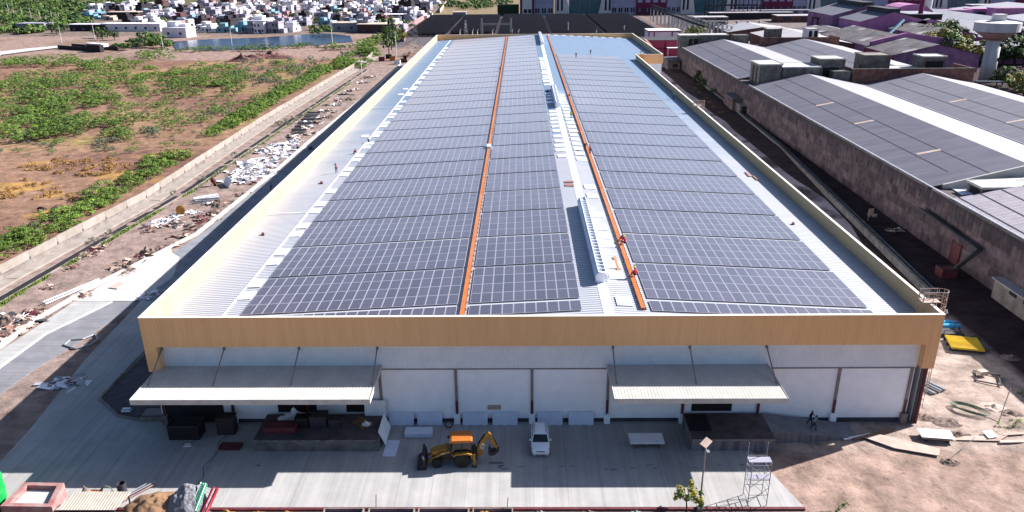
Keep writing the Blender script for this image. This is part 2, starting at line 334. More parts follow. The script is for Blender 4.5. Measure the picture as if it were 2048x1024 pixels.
# ------------------------------------------------------------------ ground sheet
def axis(a, b, fine0, fine1, fs, cs):
    r = []; x = a
    while x < b:
        r.append(x); d = 0 if fine0 <= x <= fine1 else min(abs(x-fine0), abs(x-fine1)); x += fs + d*cs
    r.append(b); return r
XS = axis(-2600, 2600, -150, 75, 1.6, .05); YS = axis(-150, 3200, -20, 180, 1.6, .022)
def height(x, y):
    h = 0.0
    if x < -77 and y < 330: h = .45*noise.noise(Vector((x*.07, y*.07, 0)))*min(1, (-77-x)/6) + .15*noise.noise(Vector((x*.3, y*.3, 3)))*min(1, (-77-x)/6)
    if -65 > x > -72 and 0 < y < 260: h += .18*abs(noise.noise(Vector((x*.6, y*.5, 1))))
    if x > 56.5 and 10 < y < 262:   # spoil bank in the alley
        t = max(0, 1-abs(x-61.5)/5.5); h += t*(1.2*max(0, min(1, (y-60)/40))*(.6+.5*noise.noise(Vector((x*.2, y*.05, 5)))))
    if x > 24 and y < 24 and x < 60 and not (x < 40 and y > -1.5):
        n1 = noise.noise(Vector((x*.28, y*.4, 9))); h += max(0, n1)*.35*min(1, max(0, (x-24)/3))
    return h
v = []; cols = []
def zone(x, y):
    n1 = noise.noise(Vector((x*.03, y*.03, 1))); n2 = noise.noise(Vector((x*.11, y*.11, 7)))
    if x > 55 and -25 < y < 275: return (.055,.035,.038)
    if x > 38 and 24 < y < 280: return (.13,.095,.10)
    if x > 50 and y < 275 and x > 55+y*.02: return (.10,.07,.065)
    if x > 20 and y <= 24: return (.44,.31,.25) if y < -5 else (.50,.39,.33)
    if x > 96 and y > 280: return (.24,.20,.19)
    if -77 <= x <= 40 and y < 280: return (.37,.275,.235)
    if x < -77:
        if y < 118 - (x+77)*.0:
            f = max(0, min(1, .5+1.5*n1+.6*n2)); a = (.24,.13,.10); b = (.35,.21,.14)
            if n2 > .18: b = (.46,.27,.10)
            return tuple(a[i]*(1-f)+b[i]*f for i in range(3))
        if y < 300:
            f = max(0, min(1, .5+1.5*n1)); a = (.28,.155,.115); b = (.37,.235,.14)
            if n2 > .22: b = (.34,.27,.10)
            return tuple(a[i]*(1-f)+b[i]*f for i in range(3))
        if y < 420: return (.39,.27,.225) if n1 < .1 else (.30,.21,.16)
        return (.26,.20,.17) if x > -340 else (.16,.15,.08)
    if y > 556 and x < 100: return (.30,.23,.14)
    if y > 280 and x < -50: return (.33,.24,.20)
    if y > 280: return (.26,.19,.17)
    return (.28,.2,.16)
for y in YS:
    for x in XS:
        v.append((x, y, height(x, y)-.02)); cols.append(zone(x, y))
nx = len(XS); f = [(j*nx+i, j*nx+i+1, (j+1)*nx+i+1, (j+1)*nx+i) for j in range(len(YS)-1) for i in range(nx-1)]
me = bpy.data.meshes.new('ground'); me.from_pydata(v, [], f)
ca = me.color_attributes.new('zone', 'FLOAT_COLOR', 'POINT')
ca.data.foreach_set('color', [q for c in cols for q in (c[0], c[1], c[2], 1)])
gm = bpy.data.materials.new('earth'); gm.use_nodes = True; n = gm.node_tree.nodes; l = gm.node_tree.links; b = n['Principled BSDF']
at_ = n.new('ShaderNodeAttribute'); at_.attribute_name = 'zone'; tc = n.new('ShaderNodeTexCoord')
n1 = n.new('ShaderNodeTexNoise'); n1.inputs['Scale'].default_value = .35; n1.inputs['Detail'].default_value = 9; n1.inputs['Roughness'].default_value = .68; l.new(tc.outputs['Object'], n1.inputs[0])
r1 = n.new('ShaderNodeMapRange'); r1.inputs[1].default_value = .33; r1.inputs[2].default_value = .67; r1.inputs[3].default_value = .32; r1.inputs[4].default_value = .88; l.new(n1.outputs[0], r1.inputs[0])
h1 = n.new('ShaderNodeHueSaturation'); l.new(at_.outputs[0], h1.inputs['Color']); l.new(r1.outputs[0], h1.inputs['Value'])
n2 = n.new('ShaderNodeTexNoise'); n2.inputs['Scale'].default_value = 1.6; n2.inputs['Detail'].default_value = 8; n2.inputs['Roughness'].default_value = .7; l.new(tc.outputs['Object'], n2.inputs[0])
r2 = n.new('ShaderNodeMapRange'); r2.inputs[1].default_value = .56; r2.inputs[2].default_value = .66; r2.inputs[4].default_value = .6; l.new(n2.outputs[0], r2.inputs[0])
mx = n.new('ShaderNodeMix'); mx.data_type = 'RGBA'; mx.blend_type = 'MULTIPLY'; mx.inputs[7].default_value = (.42,.34,.34,1); l.new(h1.outputs[0], mx.inputs[6]); l.new(r2.outputs[0], mx.inputs[0])
l.new(mx.outputs[2], b.inputs['Base Color']); b.inputs['Roughness'].default_value = .95; b.inputs['Specular IOR Level'].default_value = .1
bp = n.new('ShaderNodeBump'); bp.inputs['Strength'].default_value = .8; bp.inputs['Distance'].default_value = .35; l.new(n1.outputs[0], bp.inputs['Height']); l.new(bp.outputs[0], b.inputs['Normal'])
me.materials.append(gm); go = bpy.data.objects.new('ground', me); COL.objects.link(go); go['kind'] = 'structure'
for p in me.polygons: p.use_smooth = True

def sheet(name, pts, z, k, th=None):
    mb = MB()
    if th: mb.prism(pts, z-th, z)
    else: mb.face([(p[0], p[1], z) for p in pts])
    return struct(mb, name, k)
# concrete yard with broom/joint lines
def slab_mat(name, base, base2, dirx, per, dark=.75):
    m = mat(name, base, base2, .5, .9, bump=.2, bscale=4, col3=tuple(c*.72 for c in base), scale3=.10, lo3=.5, hi3=.72); n = m.node_tree.nodes; l = m.node_tree.links; b = n['Principled BSDF']
    tc = n.new('ShaderNodeTexCoord'); mp = n.new('ShaderNodeMapping'); mp.inputs['Scale'].default_value = (1/per, .04, 1) if dirx else (.04, 1/per, 1); l.new(tc.outputs['Object'], mp.inputs[0])
    nz = n.new('ShaderNodeTexNoise'); nz.inputs['Scale'].default_value = 1; nz.inputs['Detail'].default_value = 3; l.new(mp.outputs[0], nz.inputs[0])
    sp = n.new('ShaderNodeSeparateXYZ'); l.new(tc.outputs['Object'], sp.inputs[0])
    fr = n.new('ShaderNodeMath'); fr.operation = 'PINGPONG'; fr.inputs[1].default_value = per*3; l.new(sp.outputs[0 if dirx else 1], fr.inputs[0])
    lt = n.new('ShaderNodeMath'); lt.operation = 'LESS_THAN'; lt.inputs[1].default_value = .03; l.new(fr.outputs[0], lt.inputs[0])
    mr = n.new('ShaderNodeMapRange'); mr.inputs[1].default_value = .3; mr.inputs[2].default_value = .7; mr.inputs[3].default_value = .88; mr.inputs[4].default_value = 1.10; l.new(nz.outputs[0], mr.inputs[0])
    sb = n.new('ShaderNodeMath'); sb.operation = 'MULTIPLY_ADD'; sb.inputs[1].default_value = -.25; l.new(lt.outputs[0], sb.inputs[0]); l.new(mr.outputs[0], sb.inputs[2])
    hs = n.new('ShaderNodeHueSaturation'); src = b.inputs['Base Color'].links[0].from_socket; l.new(src, hs.inputs['Color']); l.new(sb.outputs[0], hs.inputs['Value']); l.new(hs.outputs[0], b.inputs['Base Color'])
    return m
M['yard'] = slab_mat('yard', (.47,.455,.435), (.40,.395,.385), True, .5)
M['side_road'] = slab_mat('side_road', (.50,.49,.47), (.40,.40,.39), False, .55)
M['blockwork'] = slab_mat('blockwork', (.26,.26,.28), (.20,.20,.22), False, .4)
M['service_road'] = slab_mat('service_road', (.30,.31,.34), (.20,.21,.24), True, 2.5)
sheet('yard', [(-53.4,-12.85),(22.9,-12.85),(20.6,-5.0),(20.6,0.4),(-37.3,0.4),(-37.3,1),(-39.5,.2),(-42.6,1.2),(-46.3,4.5),(-46.0,13),(-46,29.5),(-53.4,29.5),(-52.4,13),(-50.4,-.8),(-50.0,-6.4),(-53.4,-8)], .10, 'yard', .15)
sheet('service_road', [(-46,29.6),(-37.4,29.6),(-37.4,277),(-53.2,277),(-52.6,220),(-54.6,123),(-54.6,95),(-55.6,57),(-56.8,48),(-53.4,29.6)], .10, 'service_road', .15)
sheet('pale_road', [(-63.4,16),(-61.4,11.5),(-61,19.7),(-57.4,29),(-62.6,33)][0:0] or [(-67.4,-6),(-64.2,-6),(-61.6,8),(-60.9,19.7),(-57.3,29.5),(-62.6,29.5),(-63.6,18)], .105, 'side_road', .15)
sheet('block_road', [(-64.1,-6),(-60.8,-6),(-57.7,5.5),(-57.2,10.3),(-55.4,18.3),(-53.5,29.5),(-57.2,29.5),(-60.8,19.7),(-61.5,8)], .06, 'blockwork', .1)
sheet('road_patch', [(-62.5,29.6),(-53.5,29.6),(-52.6,38),(-54.9,46),(-56.9,48),(-58.0,50),(-61.8,35)], .108, 'concrete_white', .15)
# planting bed beside the warehouse
sheet('planting_bed', [(-45.9,13),(-46.1,4.6),(-42.5,1.35),(-39.5,.4),(-37.4,1.1),(-37.4,29.4),(-45.9,29.4)], .05, 'concrete_dark')
mb = MB()
pl = [(-46.2,29.4),(-46.2,4.5),(-42.6,1.2),(-39.5,.25),(-37.4,1.0)]
for a, b_ in zip(pl, pl[1:]):
    d = Vector((b_[0]-a[0], b_[1]-a[1], 0)); T = Matrix.Translation((a[0], a[1], 0)) @ Matrix.Rotation(math.atan2(d.y, d.x), 4, 'Z'); mb.box(0, d.length, -.1, .1, 0, .28, T=T)
one(mb, 'kerb', 'concrete_old', 'low dark curved kerb round the planting bed at the left corner of the warehouse', 'kerb')
mb = MB(); rc = random.Random(4); q = Vector((-29.8,-.9+.0,.106)); 
for i in range(26):
    q2 = q+Vector((rc.uniform(-.22,.25),-.42,0)); mb.face([(q.x-.025,q.y,.106),(q2.x-.025,q2.y,.106),(q2.x+.03,q2.y,.106),(q.x+.03,q.y,.106)]); q = q2
struct(mb,'slab_crack','dark')
M['stain'] = mat('stain',(.20,.20,.22),(.13,.13,.15),2,.7)
def blot(x, y, rx_, ry_, nm):
    mb = MB(); n_ = 22; mb.face([(x+rx_*math.cos(a*math.tau/n_)*(1+.35*noise.noise(Vector((a*.7,x,1)))), y+ry_*math.sin(a*math.tau/n_)*(1+.35*noise.noise(Vector((a*.7,y,5)))), .105) for a in range(n_)]); struct(mb, nm, 'stain')
for i in range(26): blot(rc.uniform(-4,20), -7.3+rc.uniform(-.5,.5), rc.uniform(.08,.4), rc.uniform(.03,.10), 'oil_stain')
blot(-3.4,-6.7,.7,.22,'damp_stain'); blot(-25.5,-7.0,.3,.10,'damp_stain')
M['tyre'] = mat('tyre_mark',(.36,.35,.34),(.30,.29,.28),3,.9)
# kerbs of the side road
mb = MB(); kl = [(-68.2,-4),(-64.6,16),(-64.5,24),(-62.9,33.6),(-56.5,56.9),(-55.3,95),(-55.3,123.4),(-53.2,219.8),(-53.9,275.5)]
for a, b_ in zip(kl, kl[1:]):
    d = Vector((b_[0]-a[0], b_[1]-a[1], 0)); T = Matrix.Translation((a[0], a[1], 0)) @ Matrix.Rotation(math.atan2(d.y, d.x), 4, 'Z'); mb.box(0, d.length, -.35, .35, 0, .32, T=T)
one(mb, 'kerb', 'concrete_white', 'long pale concrete kerb along the outer edge of the side road', 'kerb')
mb = MB(); kl = [(-64.1,-6),(-61.55,8),(-60.9,19.7),(-57.3,29.3)]
for a, b_ in zip(kl, kl[1:]):
    d = Vector((b_[0]-a[0], b_[1]-a[1], 0)); T = Matrix.Translation((a[0], a[1], 0)) @ Matrix.Rotation(math.atan2(d.y, d.x), 4, 'Z'); mb.box(0, d.length, -.15, .15, 0, .2, T=T)
one(mb, 'kerb', 'concrete_white', 'thin broken kerb between the white road strip and the grey block strip', 'kerb')
# front edge of the yard
mb = MB().box(-53, 22.9, -13.15, -12.86, -.05, .16); one(mb, 'yard_edge', 'oxide', 'dark red edging strip along the front edge of the concrete yard', 'edging')
# alley on the right
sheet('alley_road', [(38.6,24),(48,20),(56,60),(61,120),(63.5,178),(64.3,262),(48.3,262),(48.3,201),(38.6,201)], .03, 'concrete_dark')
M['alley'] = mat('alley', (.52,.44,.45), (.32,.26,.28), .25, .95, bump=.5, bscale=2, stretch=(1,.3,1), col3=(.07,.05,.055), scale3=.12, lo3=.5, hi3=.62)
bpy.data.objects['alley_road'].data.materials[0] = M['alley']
mb = MB(); kl = [(50.5,6),(54.4,29),(57.0,62.6),(61.1,114.8),(63.3,178.5),(64.3,212)]
for a, b_ in zip(kl, kl[1:]):
    d = Vector((b_[0]-a[0], b_[1]-a[1], 0)); T = Matrix.Translation((a[0], a[1], 0)) @ Matrix.Rotation(math.atan2(d.y, d.x), 4, 'Z')
    if a[1] > 20: mb.box(0, d.length, -.25, .25, 0, 1.15, T=T); mb.box(0, d.length, -1.3, -.9, 0, .8, T=T)
one(mb, 'retaining_wall', 'block_grey', 'low stained retaining wall running down the alley before the old mill', 'wall')
# pond
pw = [at(x, y, 0) for x, y in ((338,84),(430,78),(520,76),(600,70),(650,67),(700,72),(706,84),(640,90),(560,94),(520,99),(430,101),(352,99))]
sheet('pond', [(p.x, p.y) for p in pw], .18, 'water')
road = [at(x, y, 0) for x, y in ((986,36),(1003,15),(1018,15),(1016,36))]; sheet('far_road', [(p.x, p.y) for p in road], .06, 'concrete_grey')
road = [at(x, y, 0) for x, y in ((0,112),(60,104),(118,97),(118,93),(50,99),(0,105))]; sheet('track', [(p.x, p.y) for p in road], .5, 'concrete_white')
# ------------------------------------------------------------------ the warehouse
RX, RZ, SL = 7.3, 12.25, 0.052
def rz(x): return RZ - SL*abs(x-RX)
WH = thing('warehouse', 'huge low warehouse with beige parapet and white sheet roof covered in solar arrays', 'warehouse', (0,0,0))
xl, xr, xb, L, YJ, ZP = -37.26, 38.54, 47.6, 278.0, 202.0, 12.3
# roof slopes, as one roof part
mb = MB()
mb.face([(xl+.2,-.7,rz(xl)),(RX,-.7,RZ),(RX,L-.2,RZ),(xl+.2,L-.2,rz(xl))])
mb.face([(RX,-.7,RZ),(xr-.2,-.7,rz(xr)),(xr-.2,YJ,rz(xr)),(RX,YJ,RZ)])
mb.face([(RX,YJ,RZ),(xb-.2,YJ,rz(xb)),(xb-.2,L-.2,rz(xb)),(RX,L-.2,RZ)])
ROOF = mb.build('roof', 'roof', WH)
mb = MB()   # plaster walls
mb.box(-37.3, 37.3, 0, .3, .55, 6.27, 'plaster'); mb.box(-37.3, 37.3, .06, .3, -.1, .55, 'plinth')
mb.build('brick_wall', None, WH)
MB().box(-37.3, 37.35, -.06, .25, 6.27, 9.2).build('cladding', 'cladding_white', WH)
mb = MB(); mb.box(-37.26, -37.0, .3, L, 0, 9.8, 'cladding_white'); mb.box(38.0, 38.3, .3, YJ, 0, 9.8, 'cladding_white'); mb.box(38.3, 47.3, YJ+.1, YJ+.35, 5, 9.8, 'cladding_white')
mb.box(38.3, 47.3, YJ+.12, YJ+.35, 0, 5, 'pink_concrete'); mb.box(47.05, 47.3, YJ+.35, L, 0, 9.8, 'cladding_white'); mb.box(-37, 47.05, L-.3, L, 0, 9.8, 'cladding_white')
mb.build('side_wall', None, WH)
# beige parapet
mb = MB()
mb.box(xl, xr, -.9, -.65, 9.2, ZP, 'cladding_beige'); mb.box(xl+.25, xr-.25, -.65, -.06, 9.2, 9.4, 'cladding_beige')
mb.box(xl, -36.1, -.9, -.06, 6.5, 9.2, 'cladding_beige'); mb.box(37.35, xr, -.9, -.06, 6.62, 9.2, 'cladding_beige')
mb.box(xl, xl+.25, -.65, L, 9.2, ZP, 'cladding_beige_side'); mb.box(xr-.25, xr, -.65, YJ, 9.2, ZP, 'cladding_beige_side')
mb.box(xr, xb, YJ, YJ+.25, 9.2, ZP, 'cladding_beige'); mb.box(xb-.25, xb, YJ+.25, L, 9.2, ZP, 'cladding_beige_side')
mb.box(xl, xb, L, L+.25, 9.2, ZP, 'cladding_beige'); mb.box(xl, xl+.25, -.06, 6, 6.5, 9.2, 'cladding_beige_side')
PAR = mb.build('parapet', None, WH)
mb = MB(); w = .32
mb.box(xl-.03, xr+.03, -.93, -.93+w, ZP, ZP+.05); mb.box(xl-.03, xl-.03+w, -.93+w, L, ZP, ZP+.05); mb.box(xr+.03-w, xr+.03, -.93+w, YJ, ZP, ZP+.05)
mb.box(xr+.03, xb+.03, YJ-.03, YJ-.03+w, ZP, ZP+.05); mb.box(xb+.03-w, xb+.03, YJ-.03+w, L, ZP, ZP+.05); mb.box(xl-.03, xb+.03, L, L+w, ZP, ZP+.05)
c = mb.build('coping', 'cap', None); c.parent = PAR
MB().box(-36.9, 37.2, -.14, -.06, 6.2, 6.3).build('flashing', 'steel_brown', WH)
for i in range(11):
    x = -37.5+7.5*i + (0 if i else .5)
    if i == 10: x = 37.0
    c = MB().box(x-.13, x+.13, -.16, 0, 1.15, 6.2).build('column', 'steel_brown', WH)
    MB().box(x-.135, x+.135, -.165, -.161, 1.15, 2.7).build('primer_band', 'oxide', None).parent = c
    MB().box(x-.3, x+.3, -.4, .0, -.02, 1.15).build('pedestal', 'plaster' if 0 < i < 10 else 'concrete_old', WH)
MB().tube((38.1,-.5,0.2),(38.1,-.5,6.6),.16,n=10).build('downpipe', 'oxide', WH)
MB().box(38.05, 38.3, -.25, .25, 0, 6.6).build('corner_column', 'steel_brown', WH)
MB().box(-36.9,-36.5,-.12,-.06,8.3,8.8).build('vent_grille', 'dark', WH)
# doors behind the docks
MB().box(15.9, 19.9, -.05, .02, 1.35, 5.2).build('shutter_door', 'dark', WH)
MB().box(-18.6, -16.0, -.05, .02, 1.35, 5.2).build('shutter_door', 'dark', WH)
MB().box(-25.5, -21.6, -.05, .02, 1.35, 5.2).build('shutter_door', 'dark', WH)
MB().box(-37, -31, -.09, -.02, .3, 4.2).build('shutter_door', 'dark', WH)
MB().box(-4.45,-3.1,-.012,0.01,1.55,2.1).build('vent_patch', 'plank', WH)
# canopies
def canopy(x0, x1, struts, sw):
    e = MB(); zb, zf = 6.66, 6.72; y1 = -6.3
    e.face([(x0,-.06,zb),(x0,y1,zf),(x1,y1,zf),(x1,-.06,zb)], 'canopy'); e.face([(x0,-.06,zb-.08),(x1,-.06,zb-.08),(x1,y1,zf-.08),(x0,y1,zf-.08)], 'steel_brown')
    k = int((x1-x0)/.3)
    for i in range(k):     # raised ribs of the sheet
        x = x0+.15+i*.3; e.box(x-.03, x+.03, 0, 1, 0, 1, 'canopy', T=Matrix(((1,0,0,0),(0,y1+.1,0,-.08),(0,zf-zb,.03,zb),(0,0,0,1))))
    cn = e.build('canopy', None, WH)
    f = MB().box(x0-.04, x1+.04, y1-.06, y1, zf-.50, zf+.03).box(x0-.04, x0, y1, -.1, zf-.45, zf+.06).box(x1, x1+.04, y1, -.1, zf-.45, zf+.06).build('fascia', 'canopy_edge', None); f.parent = cn
    for x in struts:
        s = MB().tube((x,-.1,8.6),(x,-4.1,6.55),.065,n=8).box(x-.12,x+.12,-.14,-.05,8.45,8.75).build('strut', 'steel_brown', None); s.parent = cn
    for i in range(5):
        x = x0+.4+(x1-x0-.8)*i/4; s = MB().box(x-.08,x+.08,y1+.1,-.1,6.15,6.38).build('beam', 'steel_brown', None); s.parent = cn
canopy(-36.5, -14.75, (-36.0,-29.9,-22.6,-15.0), 0); canopy(7.35, 22.85, (7.8,15.2,22.6), 0)
# ridge cap and ridge ventilators
mb = MB()
for a, b_ in ((-.7,7.2),(33.6,105.5),(131,235)):
    mb.face([(RX-.5,a,RZ+.0),(RX,a,RZ+.09),(RX,b_,RZ+.09),(RX-.5,b_,RZ+.0)]); mb.face([(RX,a,RZ+.09),(RX+.5,a,RZ+.0),(RX+.5,b_,RZ+.0),(RX,b_,RZ+.09)])
c = mb.build('ridge_cap', 'white'); c.parent = ROOF
for y0, y1 in ((7.2,33.5),(105.5,131),(235,277)):
    prof = [(-.62,0),(-.66,.75),(-.52,1.05),(-.30,1.2),(.42,1.2),(.58,1.02),(.66,.7),(.62,0)]
    mb = MB()
    for (a, za), (b_, zb) in zip(prof, prof[1:]):
        if za == 1.2 and zb == 1.2: continue
        k = 'vent_wall' if a < -.3 and b_ <= -.3 else 'white'
        mb.face([(RX+a,y0,RZ+za),(RX+b_,y0,RZ+zb),(RX+b_,y1,RZ+zb),(RX+a,y1,RZ+za)], k)
    for y in (y0, y1): mb.face([(RX+a,y,RZ+z) for a, z in prof], 'white')
    v_ = mb.build('ridge_ventilator', None, WH)
    g = MB().box(RX-.28,RX+.40,y0+.1,y1-.1,RZ+.85,RZ+1.0).build('throat', 'vent_wall', None); g.parent = v_
    g = MB()
    for i in range(int((y1-y0)/.95)): g.box(RX-.30,RX+.42,y0+i*.95,y0+i*.95+.09,RZ+1.0,RZ+1.215)
    g.box(RX-.36,RX-.28,y0,y1,RZ+1.1,RZ+1.23); g.box(RX+.38,RX+.46,y0,y1,RZ+1.1,RZ+1.23)
    g = g.build('louvre_frame', 'white', None); g.parent = v_
    g = MB().tube((RX,y0-.18,RZ+.62),(RX,y0,RZ+.62),.62,n=18).build('end_cap', 'white', None); g.parent = v_
# white translucent roof lights: left strip and both sides of the ridge
def skylight(x0, x1, y, d, rim=True):
    mb = MB(); z0, z1 = rz(x0), rz(x1)
    mb.face([(x0,y,z0+.12),(x1,y,z1+.12),(x1,y+d,z1+.12),(x0,y+d,z0+.12)]); mb.face([(x0,y,z0),(x1,y,z1),(x1,y,z1+.12),(x0,y,z0+.12)]); mb.face([(x1,y,z1),(x1,y+d,z1),(x1,y+d,z1+.12),(x1,y,z1+.12)])
    mb.face([(x0,y+d,z0),(x0,y,z0),(x0,y,z0+.12),(x0,y+d,z0+.12)])
    o = mb.build('skylight', 'skylight'); o.parent = ROOF
for k in range(25):
    for dy in (1.2, 4.4):
        y = 6.3+9.72*k+dy
        if k in (4, 12, 20) and dy > 4: continue
        skylight(-30.95+rnd.uniform(-.1,.1), -29.6, y, 2.0)
for y in list(range(60, 104, 4))+[112+4*i for i in range(4)]+[138+5*i for i in range(12)]:
    skylight(5.1+rnd.uniform(-.1,.2), 6.6, y+rnd.uniform(-.5,.5), 1.9 if y < 140 else 3.0)
for y in [1.6,8.2,11.2,17.5,20.5,23.5,28.5,37,41.5]+[58+3.7*i for i in range(18)]:
    skylight(8.3, 9.8+rnd.uniform(-.1,.2), y, 2.1)
for y in (136, 145, 86): skylight(-33.2, -31.9, y, 1.6)
for i in range(10):
    x = 10+i*3.4; skylight(x, x+2.0, L-2.6, 1.6)
c = MB().box(-31.25,-31.1,-.6,L-2,rz(-31)+.01,rz(-31)+.10).build('lap_strip', 'white'); c.parent = ROOF
c = MB()
for y in (37,118,201): c.box(-37,-31.3,y,y+.12,rz(-34)+.18,rz(-34)+.24)
c = c.build('lap_strip', 'white'); c.parent = ROOF
# cable walkways
def walkway(x, y0, y1, lab):
    t = thing('walkway', lab, 'walkway', (x, y0, rz(x)), 0, 'orange walkways between the solar arrays')
    MB().box(-.22,.22,0,y1-y0,.22,.27,'orange').build('deck', None, t); mb = MB()
    for i in range(int((y1-y0)/1.6)): mb.box(-.32,.32,i*1.6,i*1.6+.06,.0,.22)
    mb.box(-.24,-.22,0,y1-y0,.22,.30); mb.box(.22,.24,0,y1-y0,.22,.30); mb.build('support_rail', 'orange_far', t)
walkway(-6.72, 0.6, L-2, 'long straight orange walkway left of the ridge, between the two left array blocks')
walkway(10.7, 0.9, L-2, 'long straight orange walkway right of the ridge ventilators, beside the right array block')
# ------------------------------------------------------------------ solar arrays
def panel_mesh(w, h, name):
    mb = MB(); e = .045
    mb.box(0, w, 0, h, 0, .035, 'pv_frame')
    mb.face([(e,e,.039),(w-e,e,.039),(w-e,h-e,.039),(e,h-e,.039)], 'cells', [(0,0),(1,0),(1,1),(0,1)])
    return mb.mesh(name)
PW, PH = 1.10, 2.29
PM = panel_mesh(PW-.03, PH-.03, 'solar_panel')
def row_mesh(nc):
    mb = MB()
    for i in range(nc):
        x = i*PW; e = .05; mb.face([(x,0,0.03),(x+PW-.02,0,0.03),(x+PW-.02,PH-.03,0.03),(x,PH-.03,0.03)], 'pv_frame')
        mb.face([(x+e,e,.036),(x+PW-.02-e,e,.036),(x+PW-.02-e,PH-.03-e,.036),(x+e,PH-.03-e,.036)], 'cells', [(0,0),(1,0),(1,1),(0,1)])
    mb.box(0, nc*PW-.02, 0, PH-.03, 0, .026, 'pv_frame')
    return mb.mesh('solar_panel_row')
BL = [('left', -29.3, 20, 28), ('middle', -6.15, 10, 28), ('right', 11.5, 20, 21)]
RM = {10: row_mesh(10), 20: row_mesh(20)}
def rail_mesh(nc, rows):
    mb = MB()
    for r in range(rows):
        for q in (.45, 1.75): mb.box(0, nc*PW, r*PH+q, r*PH+q+.06, -.085, 0)
    return mb.mesh('mounting_rail', 'tin')
RAILM = {(10,1): rail_mesh(10,1), (20,1): rail_mesh(20,1), (10,4): rail_mesh(10,4), (20,4): rail_mesh(20,4)}
for bn, bx, nc, nr in BL:
    sl_ = SL if bx < RX else -SL
    for g in range(-1, nr):
        rows = 4; y0 = 3.55+9.72*g
        if g == -1: rows = 1; y0 = 3.55-.7-PH+.1
        if g == 0: place = 'nearest full array of the %s block, just behind the single front row' % bn
        elif g == -1: place = 'single front row of panels right behind the parapet, %s block' % bn
        elif g == nr-1: place = 'farthest array of the %s block on the warehouse roof' % bn
        else: place = '%s array of the %s block counting from the front parapet' % (ORD[g], bn)
        ncc = nc; 
        if bn == 'right' and g == nr-1: ncc = 20
        t = thing('solar_array', place, 'solar array', (bx, y0, rz(bx)+.09), 0, 'solar arrays on the warehouse roof')
        t.rotation_euler = (0, -math.atan(sl_), 0)
        o = bpy.data.objects.new('mounting_rail', RAILM[(nc, rows)]); COL.objects.link(o); o.parent = t
        for r in range(rows):
            if g < 11:
                for i in range(ncc):
                    o = bpy.data.objects.new('solar_panel', PM); COL.objects.link(o); o.parent = t; o.location = (i*PW, r*PH, 0)
            else:
                o = bpy.data.objects.new('solar_panel_row', RM[nc]); COL.objects.link(o); o.parent = t; o.location = (0, r*PH, 0)
# ------------------------------------------------------------------ loading docks
t = thing('loading_dock', 'long raised concrete loading dock under the left canopy with stained front face', 'loading dock', (0,0,0))
MB().box(-26.5,-14.6,-4.85,-.42,-.02,1.35,'block_grey',top='concrete_dark').build('platform', None, t); MB().box(-26.5,-14.6,-4.9,-4.85,1.22,1.36).build('edge_angle','oxide',t)
M['dock_face'] = mat('dock_face', (.30,.27,.28), (.13,.11,.12), 1.2, .95, stretch=(1.5,1,.15), bump=.3)
t.children[0].data.materials[0] = M['dock_face']
t = thing('loading_dock', 'raised concrete loading dock with side ramp under the right canopy', 'loading dock', (0,0,0))
MB().box(15.0,22.8,-4.85,-.42,-.02,1.35,'dock_face',top='concrete_dark').build('platform', None, t)
MB().box(15.05,17.2,-3.5,-.6,1.353,1.36).build('leveller_plate','dark',t)
MB().box(15.0,22.8,-4.9,-4.85,1.2,1.36).build('edge_angle','steel_brown',t)
mb = MB(); mb.face([(22.8,-3.6,1.35),(31.5,-3.0,.12),(31.5,-.42,.12),(22.8,-.42,1.35)], 'concrete_grey'); mb.face([(22.8,-3.6,-.02),(31.5,-3.0,-.02),(31.5,-3.0,.12),(22.8,-3.6,1.35)], 'dock_face')
mb.face([(22.8,-.42,-.02),(22.8,-.42,1.35),(31.5,-.42,.12),(31.5,-.42,-.02)], 'dock_face'); mb.build('ramp', None, t)
# boards
wh = ['far left', 'second from the left', 'third from the left', 'fourth from the left', 'fifth from the left, behind the white car', 'last one on the right']
for i, x in enumerate((-14.35,-11.5,-6.95,-3.95,.55,3.65)):
    mb = MB(); T = Matrix.Translation((x, -.98, .14)) @ Matrix.Rotation(R(68), 4, 'X'); mb.box(0, 2.5, 0, 1.3, -.05, 0, T=T)
    for q in (.3, 1.2, 2.1): mb.box(q, q+.12, -.06, .02, -.09, .06, T=T)
    o = one(mb, 'insulation_board', 'board', 'pale board leaning on the front wall, %s' % wh[i], 'board', group='boards leaning on the front wall')
    o.location = (0, .35, 0)
T = Matrix.Translation((-17.2, -.75, 1.36)) @ Matrix.Rotation(R(80), 4, 'X'); one(MB().box(0,2.1,0,1.6,-.05,0,T=T), 'insulation_board', 'board_pale', 'pale board leaning on the wall at the right end of the left dock', 'board').location = (.55, 0, 0)
T = Matrix.Translation((-14.42, -4.5, .35)) @ Matrix.Rotation(R(90), 4, 'Z') @ Matrix.Rotation(R(68), 4, 'X'); one(MB().box(0,3.1,0,1.6,-.05,0,T=T), 'insulation_board', 'board_pale', 'pale board propped on edge against the right end of the left dock', 'board').location = (.35,.3,0)
one(MB().prism([(-14.2,-5.75),(-12.95,-5.75),(-12.85,-3.2),(-14.1,-3.15)],.12,.17), 'insulation_board', 'board', 'pale board lying flat on the yard beside the left dock', 'board')
def stack(x0, x1, y0, y1, z0, n, th, k, name, lab, cat, legs=False):
    t = thing(name, lab, cat, ((x0+x1)/2, (y0+y1)/2, .1))
    w, d = (x1-x0)/2, (y1-y0)/2; rr = random.Random(int(x0*10))
    for i in range(n):
        ox, oy = rr.uniform(-.03,.03), rr.uniform(-.03,.03); MB().box(-w+ox, w+ox, -d+oy, d+oy, z0+i*(th+.01), z0+i*(th+.01)+th).build('sheet', k, t)
    if legs:
        for px in (-w+.35, -.15, w-.45): MB().box(px, px+.15, -d+.1, d-.1, 0, z0-.002).build('bearer', 'wood', t)
